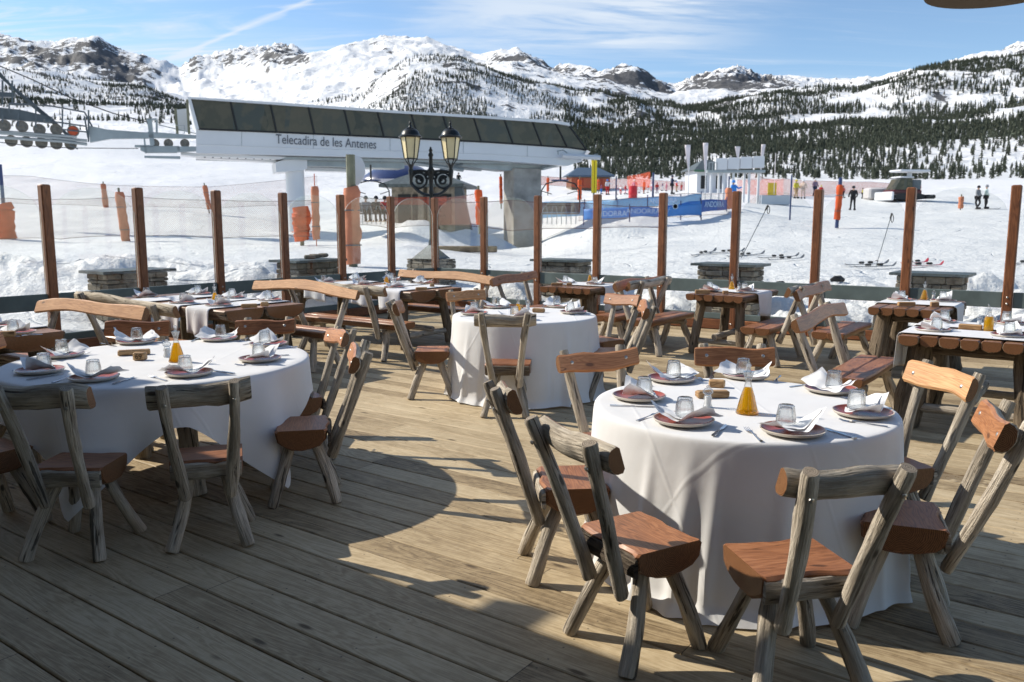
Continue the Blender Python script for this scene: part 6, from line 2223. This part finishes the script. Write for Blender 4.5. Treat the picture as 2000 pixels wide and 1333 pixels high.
m = MB(); m.box((-.09, 0, H / 2), (.17, .2, H), bev=.02); m.build('yellow_board', M['yellow'], root, 0)
m = MB(); m.box((.10, 0, H / 2), (.15, .2, H), bev=.02); m.build('yellow_board', M['yellow'], root, 0)
m = MB(); m.tube([(0, .12, -3.2), (0, .12, H)], .06, 8); m.build('pole', M['grey_steel'], root, 40)
m = MB(); bp = on_ground(1236, 80)
m = MB(); m.lathe([(.40, 0), (.42, .3), (.40, .35), (.42, .4), (.42, .8), (.40, .85), (.41, 1.2), (.36, 1.25), (0, 1.25)], n=20)
m.build_thing('barrel', plain('red_barrel', (.50, .02, .03), .4), 'red barrel standing on the snow below the instructor in pink', 'barrel', loc=bp)

# ------------------------------------------------------------------ nets
def net_mat(name, c, cell, wire, alpha=1.0):
    t = NT(name)
    tc = t.n('ShaderNodeTexCoord')
    sp = t.n('ShaderNodeSeparateXYZ'); t.l(tc.outputs['UV'], sp.inputs[0])
    def line(o):
        a = t.math('FRACT', t.math('DIVIDE', o, cell))
        a = t.math('ABSOLUTE', t.math('SUBTRACT', a, .5))
        return t.math('GREATER_THAN', a, .5 - wire / cell / 2)
    k = t.math('MAXIMUM', line(t.math('ADD', sp.outputs[0], sp.outputs[1])), line(t.math('SUBTRACT', sp.outputs[0], sp.outputs[1])))
    sh = t.pbr(c, .7, spec=.2)
    tr = t.n('ShaderNodeBsdfTransparent')
    mx = t.n('ShaderNodeMixShader'); t.l(t.math('MULTIPLY', k, alpha), mx.inputs[0]); t.l(tr.outputs[0], mx.inputs[1]); t.l(sh, mx.inputs[2])
    return t.done(mx.outputs[0])
M['net'] = net_mat('thin_net_cord', (.42, .17, .11), .09, .0085, .9)
M['net_orange'] = net_mat('orange_net_cord', (.60, .09, .035), .10, .026)
M['net_plum'] = net_mat('plum_net_cord', (.33, .13, .11), .10, .012)
M['cord'] = plain('net_rope', (.10, .05, .05), .8)
def net(stations, label, mat='net', name='safety_net', rope=.012, grp='safety nets on the slope', sag=.05):
    """stations: (px, y_top, y_bottom, Y)"""
    tops = [at_y(a, b, d) for a, b, c, d in stations]; bots = [at_y(a, c, d) for a, b, c, d in stations]
    base = bots[0].copy()
    root = empty(name, base, 0, label, 'net', grp)
    m = MB()
    n = 6
    P = []; acc = 0; xs = []
    tt, bb = [], []
    for k in range(len(tops) - 1):
        for i in range(n):
            f = i / n
            s = sag * 4 * f * (1 - f)
            tt.append(tops[k].lerp(tops[k + 1], f) - base - Vector((0, 0, s))); bb.append(bots[k].lerp(bots[k + 1], f) - base + Vector((0, 0, s)))
    tt.append(tops[-1] - base); bb.append(bots[-1] - base)
    for k in range(len(tt)):
        xs.append(acc)
        if k < len(tt) - 1: acc += (Vector((tt[k + 1].x, tt[k + 1].y, 0)) - Vector((tt[k].x, tt[k].y, 0))).length
    V_, F, W = [], [], []
    for k in range(len(tt)):
        V_ += [bb[k], tt[k]]
    for k in range(len(tt) - 1):
        F.append((2 * k, 2 * k + 2, 2 * k + 3, 2 * k + 1))
        W.append([(xs[k], bb[k].z), (xs[k + 1], bb[k + 1].z), (xs[k + 1], tt[k + 1].z), (xs[k], tt[k].z)])
    m.add(V_, F, W)
    m.build('netting', M[mat], root, 60)
    m = MB(); m.tube(tt, rope, 5); m.build('rope', M['cord'], root, 40)
    m = MB(); m.tube(bb, rope, 5); m.build('rope', M['cord'], root, 40)
    return root
net([(-90, 392, 470, 36), (13, 388, 468, 37), (120, 390, 468, 37), (247, 384, 462, 37), (430, 392, 466, 36.5), (618, 392, 463, 36)], 'fine reddish safety net stretched behind the left row of wooden posts')
net([(-90, 338, 392, 66), (60, 345, 400, 66), (207, 362, 404, 66), (409, 366, 408, 66), (620, 345, 400, 64)], 'second fine safety net higher up the left slope')
net([(700, 384, 440, 36), (760, 390, 447, 38), (850, 388, 442, 42), (937, 378, 440, 36.2)], 'plum coloured net in front of the stone hut', 'net_plum')
net([(752, 385, 404, 50), (820, 385, 402, 50), (872, 384, 402, 50)], 'bright orange net strip at the foot of the stone hut', 'net_orange')
net([(1055, 345, 362, 90), (1130, 348, 368, 95), (1240, 350, 372, 104), (1345, 356, 374, 104)], 'orange safety net behind the ski class', 'net_orange')
net([(1225, 345, 365, 96), (1270, 336, 368, 90)], 'orange net panel rising to the dark mast', 'net_orange')
net([(1440, 352, 384, 86), (1500, 350, 390, 84), (1530, 350, 392, 82), (1600, 354, 386, 90), (1700, 356, 386, 96), (1800, 362, 384, 98)], 'orange safety net behind the yellow and cream jackets', 'net_orange')
net([(1465, 335, 402, 72), (1500, 352, 402, 70), (1530, 352, 400, 70)], 'plum coloured net bundled beside the white gate', 'net_plum')
net([(1130, 392, 432, 43), (1230, 388, 428, 44), (1340, 378, 425, 44), (1425, 378, 420, 44)], 'pale net above the blue banners', 'net')
net([(850, 395, 440, 30), (1000, 392, 452, 30), (1150, 398, 448, 30), (1290, 404, 446, 30)], 'fine net stretched across the middle in front of the concrete column', 'net')

# blue banners with white writing
M['banner'] = plain('blue_banner', (.06, .23, .60), .55, 0, .4, .12, 1.5)
M['banner_pale'] = plain('pale_blue_banner', (.26, .50, .74), .6, 0, .3, .1, 1.5)
M['banner_deep'] = plain('deep_blue_banner', (.05, .13, .42), .55, 0, .4, .12, 1.5)
M['white_ink'] = plain('white_print', (.50, .64, .80), .6)
def banner(st, mat, label, text=None, grp='blue mesh banners along the piste'):
    tops = [at_y(a, b, d) for a, b, c, d in st]; bots = [at_y(a, c, d) for a, b, c, d in st]
    base = bots[0].copy()
    root = empty('banner', base, 0, label, 'banner', grp)
    n = 6 * (len(st) - 1)
    tl, bl = [], []
    for k in range(n + 1):
        q = k / 6; i = min(int(q), len(st) - 2); f = q - i
        w = Vector((0, .05 * math.sin(k * 1.3), .03 * math.sin(k * .9)))
        tl.append(tops[i].lerp(tops[i + 1], f) - base + w); bl.append(bots[i].lerp(bots[i + 1], f) - base + w * .6)
    m = MB(); m.grid(n, 4, lambda i, j: tuple(bl[int(round(i * n))].lerp(tl[int(round(i * n))], j)))
    o = m.build('cloth', M[mat], root, 60)
    sd = o.modifiers.new('s', 'SOLIDIFY'); sd.thickness = .01
    for t_, b_ in zip(tops, bots):
        m = MB(); m.tube([b_ - base - Vector((0, -.04, .25)), t_ - base + Vector((0, .04, .12))], .03, 6); m.build('stake', M['blue_dark'], root, 40)
    if text:
        for (i, f, body, sz) in text:
            a, b_ = bl[i].lerp(tl[i], f), bl[i + 1].lerp(tl[i + 1], f)
            ex = (b_ - a); ex.z *= .8; ex.normalize()
            up = Vector((0, 0, 1)); nn = ex.cross(up).normalized(); up = nn.cross(ex)
            me = text_mesh(body, sz, .003); me.materials.append(M['white_ink'] if body.isupper() else M['blue_dark'])
            t = bpy.data.objects.new('lettering', me); link(t, root)
            mw = Matrix((ex, up, nn)).transposed().to_4x4()
            mw.translation = a.lerp(b_, .5) - Vector((0, 0, 0)) + nn * .13
            t.matrix_local = mw
    return root
banner([(1140, 410, 431, 42), (1230, 404, 424, 41), (1290, 407, 424, 41), (1370, 398, 421, 42), (1369 + 1, 398, 421, 42)][:4], 'banner', 'low blue banner with white ANDORRA lettering in front of the others', [(3, .4, 'ANDORRA', .36), (8, .5, 'ANDORRA', .34)])
banner([(1290, 406, 423, 41.5), (1330, 398, 421, 42), (1368, 392, 416, 42.5)], 'banner', 'blue banner with a round emblem and small dark lines of print', None)
banner([(1369, 392, 416, 42.5), (1420, 390, 410, 45)], 'banner_deep', 'deep blue banner panel nearest the attendant, white letters on it', [(2, .55, 'ANDORRA', .42)])
banner([(1053, 396, 428, 47), (1142, 394, 421, 47), (1205, 391, 412, 46)], 'banner_pale', 'pale blue banner behind the empty lift chair', None)
banner([(1205, 391, 408, 46.5), (1265, 386, 405, 47), (1330, 384, 400, 48), (1370, 379, 396, 49)], 'banner_pale', 'long pale blue banner behind the front banners', [(8, .5, 'ANDORRA', .4)])
e = at_y(1319, 404, 41.2)
m = MB(); m.lathe([(.0, 0), (.09, 0), (.11, .004), (.14, .004), (.14, 0)], (0, 0, 0), 22, [0, 1, 0, 0], axes=(Vector((1, 0, 0)), Vector((0, 0, 1)), Vector((0, -1, 0))))
m.build_thing('emblem', [M['white_ink'], M['dark_steel']], 'round white and grey emblem on the blue banner', 'emblem', loc=e)

# ------------------------------------------------------------------ huts
def gable_hut(px, Y, w, d, h, rh, rz, wall, roof, label, name='hut', doors=(), over=.4, sink=.6):
    p = on_ground(px, Y)
    root = empty(name, p, rz, label, 'hut')
    m = MB()
    m.box((0, 0, h / 2 - sink / 2), (w, d, h + sink))
    m.add([(-w / 2, -d / 2, h), (w / 2, -d / 2, h), (0, -d / 2, h + rh), (-w / 2, d / 2, h), (w / 2, d / 2, h), (0, d / 2, h + rh)], [(0, 1, 2), (4, 3, 5), (0, 2, 5, 3), (1, 4, 5, 2)])
    m.build('wall', wall, root, 0)
    return root
def stone_hut():
    Y = 62.0
    p = on_ground(828, Y)
    zt = at_y(828, 362, Y).z - p.z
    s_ = Y / FPX
    root = empty('stone_hut', p, R(-8), 'small stone hut with a low slate roof and dark doorways behind the lamp post', 'hut')
    h = at_y(828, 364, Y).z - p.z
    w, d = 126 * s_, 4.2
    m = MB()
    m.box((0, d / 2, h / 2 - .5), (w, d, h + 1.0)); m.build('wall', M['hut_stone'], root, 0)
    rt = at_y(800, 343, Y).z - p.z
    ov = .75
    for (x0, x1, xr0, xr1) in ((-w / 2 - ov, w / 2 + ov, -w * .12, w * .05),):
        m = MB()
        P = [(x0, -ov, h - .10), (x1, -ov, h - .10), (x1, d + ov, h - .10), (x0, d + ov, h - .10), (x0, -ov, h + .12), (x1, -ov, h + .12), (x1, d + ov, h + .12), (x0, d + ov, h + .12), (xr0, d * .45, rt + .5), (xr1, d * .45, rt + .5)]
        m.add(P, [(3, 2, 1, 0), (0, 1, 5, 4), (1, 2, 6, 5), (2, 3, 7, 6), (3, 0, 4, 7), (4, 5, 9, 8), (5, 6, 9), (6, 7, 8, 9), (7, 4, 8)])
        m.build('roof', M['slate'], root, 0)
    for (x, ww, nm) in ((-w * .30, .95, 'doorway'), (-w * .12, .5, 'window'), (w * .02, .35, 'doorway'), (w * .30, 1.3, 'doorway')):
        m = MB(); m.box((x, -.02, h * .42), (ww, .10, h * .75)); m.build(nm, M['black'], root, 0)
    for x in (-w * .02, w * .13):
        m = MB(); m.box((x, -.28, h / 2 - .2), (.42, .45, h + .3), bev=.03); m.build('stone_pier', M['hut_stone'], root, 0)
    m = MB(); m.poly([(w / 2 - .05, -.1, h - .1), (w / 2 + .5, -.1, h - .1), (w / 2 + 1.3, -.1, -.8), (w / 2 - .05, -.1, -.8)], .5, (0, 1, 0)); m.build('buttress', M['dark_steel'], root, 0)
M['hut_stone'] = plain('hut_stone', (.27, .235, .19), .9, 0, .2, .55, 2.2, .6)
stone_hut()
M['blue_roof'] = plain('blue_grey_roof', (.075, .115, .17), .6, 0, .3, .15)
M['green_roof'] = plain('green_trim', (.06, .15, .09), .6)
M['hut_wood'] = plain('brown_hut_wood', (.17, .11, .07), .8)
def open_hut(px, Y, w, d, h, rh, rz, roofm, wallm, label, snowy=False):
    p = on_ground(px, Y)
    root = empty('roofed_hut', p, rz, label, 'hut')
    m = MB(); m.box((0, 0, h / 2 - .4), (w, d, h + .8)); m.build('wall', wallm, root, 0)
    m = MB(); o = .5
    P = [(-w / 2 - o, -d / 2 - o, h), (w / 2 + o, -d / 2 - o, h), (w / 2 + o, d / 2 + o, h), (-w / 2 - o, d / 2 + o, h), (-w / 2 + rh, 0, h + rh), (w / 2 - rh, 0, h + rh)]
    m.add(P, [(3, 2, 1, 0), (0, 1, 5, 4), (1, 2, 5), (2, 3, 4, 5), (3, 0, 4)]); m.build('roof', roofm, root, 0)
    m = MB()
    m.box((0, -d / 2 - o + .02, h - .1), (w + 2 * o, .1, .22)); m.build('eave_board', M['green_roof'] if snowy else roofm, root, 0)
    for x in (-w * .28, w * .22):
        m = MB(); m.box((x, -d / 2 - .01, h * .45), (w * .18, .08, h * .6)); m.build('opening', M['black'], root, 0)
open_hut(1148, 110, 5.0, 4, 1.6, 1.1, .1, M['blue_roof'], M['hut_wood'], 'small hut with a blue grey hipped roof right of the station')
open_hut(1378, 92, 3.4, 3.5, 2.3, 1.2, .15, M['slate'], M['white'], 'white hut with a snowy green edged roof behind the gate posts', True)
# navy canopy glimpsed under the station
pc = at_y(780, 325, 70)
m = MB(); m.lathe([(0, 1.6), (1.8, 1.1), (3.2, 0.2), (3.3, 0), (0, 0)], (0, 0, -1.2), 16)
m.build_thing('tent_canopy', M['blue_dark'], 'dark blue round canopy glimpsed between the lanterns under the station', 'canopy', loc=pc)

# ------------------------------------------------------------------ the white gate, flags
def gate():
    Y = 70.0
    s_ = Y / FPX
    p = on_ground(1432, Y)
    root = empty('start_gate', p, R(-4), 'white metal gate with a row of round posts and a panelled beam', 'gate')
    x = lambda px: (px - 1432) * s_
    zt = at_y(1432, 310, Y).z - p.z; zb = at_y(1432, 333, Y).z - p.z
    for k in range(4):
        x0, x1 = x(1395 + k * 23.2), x(1395 + (k + 1) * 23.2)
        m = MB(); m.box(((x0 + x1) / 2, 0, (zt + zb) / 2 + k * .05), (x1 - x0 - .05, .35, zt - zb), bev=.03); m.build('beam_panel', M['white'], root, 0)
    m = MB(); m.box((x(1435), .1, zb - .12), (x(1492) - x(1383), .6, .22), bev=.02); m.build('lower_beam', M['grey_steel'], root, 0)
    for px in (1389, 1405, 1413, 1431, 1453, 1461, 1480):
        m = MB(); m.tube([(x(px), .1 + (px % 3) * .3, -.5), (x(px), .1 + (px % 3) * .3, zb)], .11, 10); m.build('gate_post', M['white'], root, 40)
    m = MB()
    for a in (1383, 1390, 1398):
        m.tube([(x(a), -.2, zb - .1), (x(a), -.2, zb + .6)], .03, 5)
    m.tube([(x(1383), -.2, zb + .6), (x(1398), -.2, zb + .6)], .03, 5); m.build('side_rail', M['grey_steel'], root, 0)
gate()
def flag(px, Y, ytop, ybot, w, label, skew=0, foot=None):
    a = at_y(px, foot or 385, Y)
    s_ = Y / FPX
    zt = at_y(px, ytop, Y).z - a.z; zb = at_y(px, ybot, Y).z - a.z
    root = empty('feather_flag', a, 0, label, 'flag', 'tall feather flags by the white gate')
    m = MB(); m.tube([(0, 0, -.4), (0, 0, zb), (skew * s_, 0, zt)], [.05, .035, .02], 8); m.build('pole', M['white'], root, 40)
    m = MB()
    n = 10
    def fn(i, j):
        t = j
        ww = (w * s_) * (.12 + .88 * t)
        return ((skew * s_) * t + (-1 + i) * ww + .02, .06 * math.sin(3 * t + 2 * i), zb + (zt - zb) * t + i * 0)
    m.grid(4, n, fn); o = m.build('cloth', M['flag'], root, 60)
    sd = o.modifiers.new('s', 'SOLIDIFY'); sd.thickness = .01
flag(1344, 66, 284, 340, 11, 'white feather flag standing alone left of the gate', 1)
flag(1377, 66, 280, 350, 10, 'tall white feather flag at the left end of the gate', 2, 388)
flag(1441, 74, 287, 316, 10, 'short white feather flag above the middle of the gate', 2, 340)
flag(1486, 72, 283, 330, 8, 'narrow white feather flag at the right end of the gate', 6, 345)
m = MB(); m.box((0, 0, 0), (.75, .06, 1.2), bev=.02)
m.build_thing('yellow_sign', M['yellow'], 'small yellow sign on the orange net behind the skis', 'sign', loc=at_y(1508, 372, 72))
m = MB(); m.box((0, 0, 0), (2.4, 1.0, .8), bev=.05)
m.build_thing('white_box', M['white'], 'low white crate on the snow below the orange net', 'crate', loc=at_y(1511, 392, 70))

# ------------------------------------------------------------------ snow groomer
def groomer():
    Y = 78.0
    p = on_ground(1765, Y)
    s_ = Y / FPX
    root = empty('snow_groomer', p, R(12), 'white and dark red snow groomer parked at the foot of the forest', 'snow groomer')
    red = plain('groomer_red', (.10, .015, .02), .4)
    m = MB(); m.box((-.3, 0, 1.0), (4.2, 2.2, .7), bev=.12); m.build('body', red, root, 30)
    for sgn in (-1, 1):
        m = MB()
        pts = []
        for k in range(20):
            a = 2 * math.pi * k / 20
            pts.append(Vector((-.3 + 2.1 * math.copysign(min(1, abs(math.cos(a)) * 1.2), math.cos(a)), 0, .5 + .45 * math.sin(a))))
        m.poly([q + Vector((0, sgn * 1.25 - .35, 0)) for q in pts], .7, (0, 1, 0)); m.build('track', M['black'], root, 0)
    m = MB(); m.poly([(-2.1, -.9, 1.35), (-1.3, -.9, 2.75), (.4, -.9, 2.85), (.5, -.9, 1.35)], 1.8, (0, 1, 0)); m.build('cabin', M['tint'], root, 0)
    m = MB(); m.box((-.4, 0, 2.95), (2.0, 2.0, .2), bev=.06); m.build('cabin_roof', M['white'], root, 30)
    m = MB(); m.box((-2.9, 0, .55), (.35, 3.6, 1.1), bev=.1); m.tube([(-2.8, 0, .6), (-1.8, 0, 1.0)], .12, 6); m.build('blade', M['white'], root, 30)
    m = MB(); m.box((1.1, 0, 2.0), (1.3, 1.9, 1.3), bev=.1); m.build('engine_box', M['dark_steel'], root, 30)
    m = MB(); m.box((2.6, 0, .5), (1.4, 3.6, .5), bev=.1); m.build('tiller', M['black'], root, 30)
    m = MB(); m.box((.6, 0, 3.75), (4.4, 2.4, .3), bev=.1); m.tube([(.6, 0, 2.4), (.6, 0, 3.7)], .3, 8); m.build('roof_rack', M['white'], root, 30)
    root.scale = (.72, .72, .72)
groomer_ = groomer()
m = MB(); m.box((0, 0, .55), (1.9, 1.6, 1.1), bev=.15)
m.build_thing('snowmobile_cover', plain('pale_cover', (.5, .48, .48), .7), 'pale covered sledge left of the groomer', 'covered sledge', loc=on_ground(1710, 80))

# ------------------------------------------------------------------ skis and poles on the near snow
M['ski_dark'] = plain('dark_ski', (.06, .07, .085), .3, 0, .6, .3, 4)
M['ski_red'] = plain('red_ski_tip', (.35, .03, .05), .35)
def ski(px0, py0, px1, py1, label, Y0=None, red=False):
    def gp(px, py):
        lo, hi = 11.0, 40.0
        for _ in range(30):
            mid = (lo + hi) / 2
            q = at_y(px, py, mid)
            if q.z > ground_z(q.x, q.y): lo = mid
            else: hi = mid
        q = at_y(px, py, lo); q.z = ground_z(q.x, q.y)
        return q
    a, b = gp(px0, py0), gp(px1, py1)
    a.z += .04; b.z += .05
    d = (b - a); L = d.length
    if L > 1.9: 
        b = a + d * (1.8 / L); b.z = max(ground_z(b.x, b.y) + .05, b.z)
    d = b - a; L = d.length
    root = empty('ski', a, 0, label, 'ski', 'skis lying on the snow')
    dn = d.normalized()
    m = MB()
    pts = [dn * (L * t) + Vector((0, 0, .10 * max(0, (t - .9) / .1) ** 2 + .03 * max(0, (.06 - t) / .06))) for t in (0, .05, .3, .5, .8, .92, .97, 1)]
    m.tube(pts, [.03, .048, .04, .036, .046, .05, .045, .015], 8, flat=.22, up=dn.cross(Vector((0, 0, 1))))
    m.build('ski_board', M['ski_red'] if red else M['ski_dark'], root, 40)
    c = dn * (L * .48)
    for o in (-.16, .14):
        m = MB(); m.box(c + dn * o + Vector((0, 0, .045)), (.15, .07, .055), math.atan2(dn.y, dn.x), bev=.015); m.build('binding', M['black'], root, 30)
for a in [(1350, 503, 1425, 492, 'ski with dark bindings lying left of the stone pillar'), (1385, 498, 1470, 493, 'ski lying beside its partner near the leaning pole'),
          (1420, 505, 1500, 499, 'ski lying just behind the stone pillar'), (1480, 508, 1560, 504, 'grey ski with a broad tip left of the wooden post'), (1500, 512, 1570, 508, 'second grey ski by the wooden post'),
          (1650, 522, 1735, 519, 'dark ski nearest the standing pole'), (1668, 526, 1750, 524, 'dark ski with bindings by the post base'), (1760, 519, 1812, 516, 'short visible ski with a red tip behind the post', None, True),
          (1770, 524, 1842, 522, 'ski with a red end left of the farthest pillar', None, True), (1978, 519, 2030, 516, 'ski reaching out of the photo at the right edge')]:
    ski(*a)
def ski_pole(px0, py0, px1, py1, Y, label, lean=0.3):
    a = at_y(px0, py0, Y); b = at_y(px1, py1, Y + lean)
    root = empty('ski_pole', a, 0, label, 'ski pole', 'ski poles in the snow')
    d = b - a
    m = MB(); m.tube([Vector((0, 0, -.05)), d], [.007, .009], 8); m.build('shaft', M['dark_steel'], root, 40)
    m = MB(); m.tube([d * .90, d * 1.0], [.016, .02], 8); m.build('grip', M['black'], root, 40)
    m = MB()
    q = [d + Vector((.015 + .025 * math.sin(t), 0, -.10 + .08 * math.cos(t))) for t in [k * .6 for k in range(11)]]
    m.tube(q, .008, 5); m.build('strap', M['black'], root, 40)
    m = MB(); m.lathe([(0, 0), (.045, .005), (.01, .02)], d * .06, 10); m.build('basket', M['black'], root, 40)
ski_pole(1448, 500, 1500, 402, 17.5, 'ski pole stuck slanting in the snow right of the tall wooden post')
ski_pole(1711, 517, 1742, 418, 16.5, 'ski pole standing in the snow between two wooden posts')
def glove(px, py, Y, label):
    p = at_y(px, py, Y); p.z = ground_z(p.x, p.y) + .05
    m = MB()
    m.tube([(-.13, 0, 0), (-.05, 0, .03), (.05, .01, .03), (.13, 0, .0)], [.03, .06, .065, .03], 9, flat=.8)
    m.tube([(0, .04, .02), (.03, .11, .01)], [.03, .02], 7)
    m.build_thing('glove', M['black'], label, 'glove', loc=p)
glove(1525, 527, 15.6, 'black glove lying on the snow left of the wooden post')
glove(1637, 525, 15.6, 'black glove on the snow right of the wooden post')
m = MB(); m.box((0, 0, .12), (3.2, .5, .28), R(-6), bev=.03)
m.build_thing('wooden_sleeper', plain('old_timber', (.20, .15, .10), .9, 0, .2, .4, 3), 'weathered timber lying on the snow in front of the hut', 'timber', loc=on_ground(902, 38))

# ------------------------------------------------------------------ the restaurant behind the camera and the lamp under its eave
M['render_wall'] = plain('pale_rendered_wall', (.42, .37, .30), .9, 0, .2, .15, 1)
M['eave_wood'] = plain('dark_eave_wood', (.09, .055, .03), .7, 0, .3, .3, 2)
rest_ = empty('restaurant', (0, 0, 0), math.atan2(U.y, U.x), 'restaurant building behind the viewer whose eave shades the near boards', 'building')
m = MB(); m.box((0, -3.4, 1.6), (34, .5, 4.4)); m.build('wall', M['render_wall'], rest_, 0)
m = MB(); m.add([(-17, -4.2, 4.9), (17, -4.2, 4.9), (17, EAVE, 3.50), (-17, EAVE, 3.50), (-17, -4.2, 5.1), (17, -4.2, 5.1), (17, EAVE, 3.64), (-17, EAVE, 3.64)],
      [(3, 2, 1, 0), (4, 5, 6, 7), (0, 1, 5, 4), (1, 2, 6, 5), (2, 3, 7, 6), (3, 0, 4, 7)]); m.build('roof', M['eave_wood'], rest_, 0)
for k in range(24):
    m = MB(); m.box((-16.5 + k * 1.4, EAVE - .55, 3.52), (.12, 1.5, .14)); m.build('rafter', M['eave_wood'], rest_, 0)
q = at_y(1946, 14.5, 3.06)
root = empty('hanging_lamp', q + Vector((-.107, -.186, 0)), 0, 'brown domed lamp shade hanging into the top right corner', 'hanging lamp')
M['shade_brown'] = plain('brown_shade', (.10, .07, .04), .6)
m = MB(); m.lathe([(.215, 0), (.222, .012), (.20, .06), (.14, .12), (.06, .16), (.03, .17), (.03, .2)], n=40); m.lathe([(.212, .002), (.19, .055), (.13, .112), (0, .14)], n=40)
m.build('shade', M['shade_brown'], root, 50)
m = MB(); m.tube([(0, 0, .18), (0, 0, .95), (-.1, -.2, 1.1), (-.75, -1.05, 1.25), (-.9, -1.3, 1.25)], .014, 8); m.build('bracket', M['iron'], root, 50)

# the white rounded board fixed behind the tall pole
sb_ = at_y(699, 335, 22.9)
m = MB()
pts = [at_y(a, b, 22.9) - sb_ for a, b in ((686, 305), (698, 305), (706, 310), (712, 322), (713, 340), (708, 352), (700, 362), (686, 364))]
m.poly(pts, .04, (0, 1, 0))
m.build_thing('sign_board', M['white'], 'white rounded board seen from behind on the tall greenish pole', 'sign', loc=sb_)
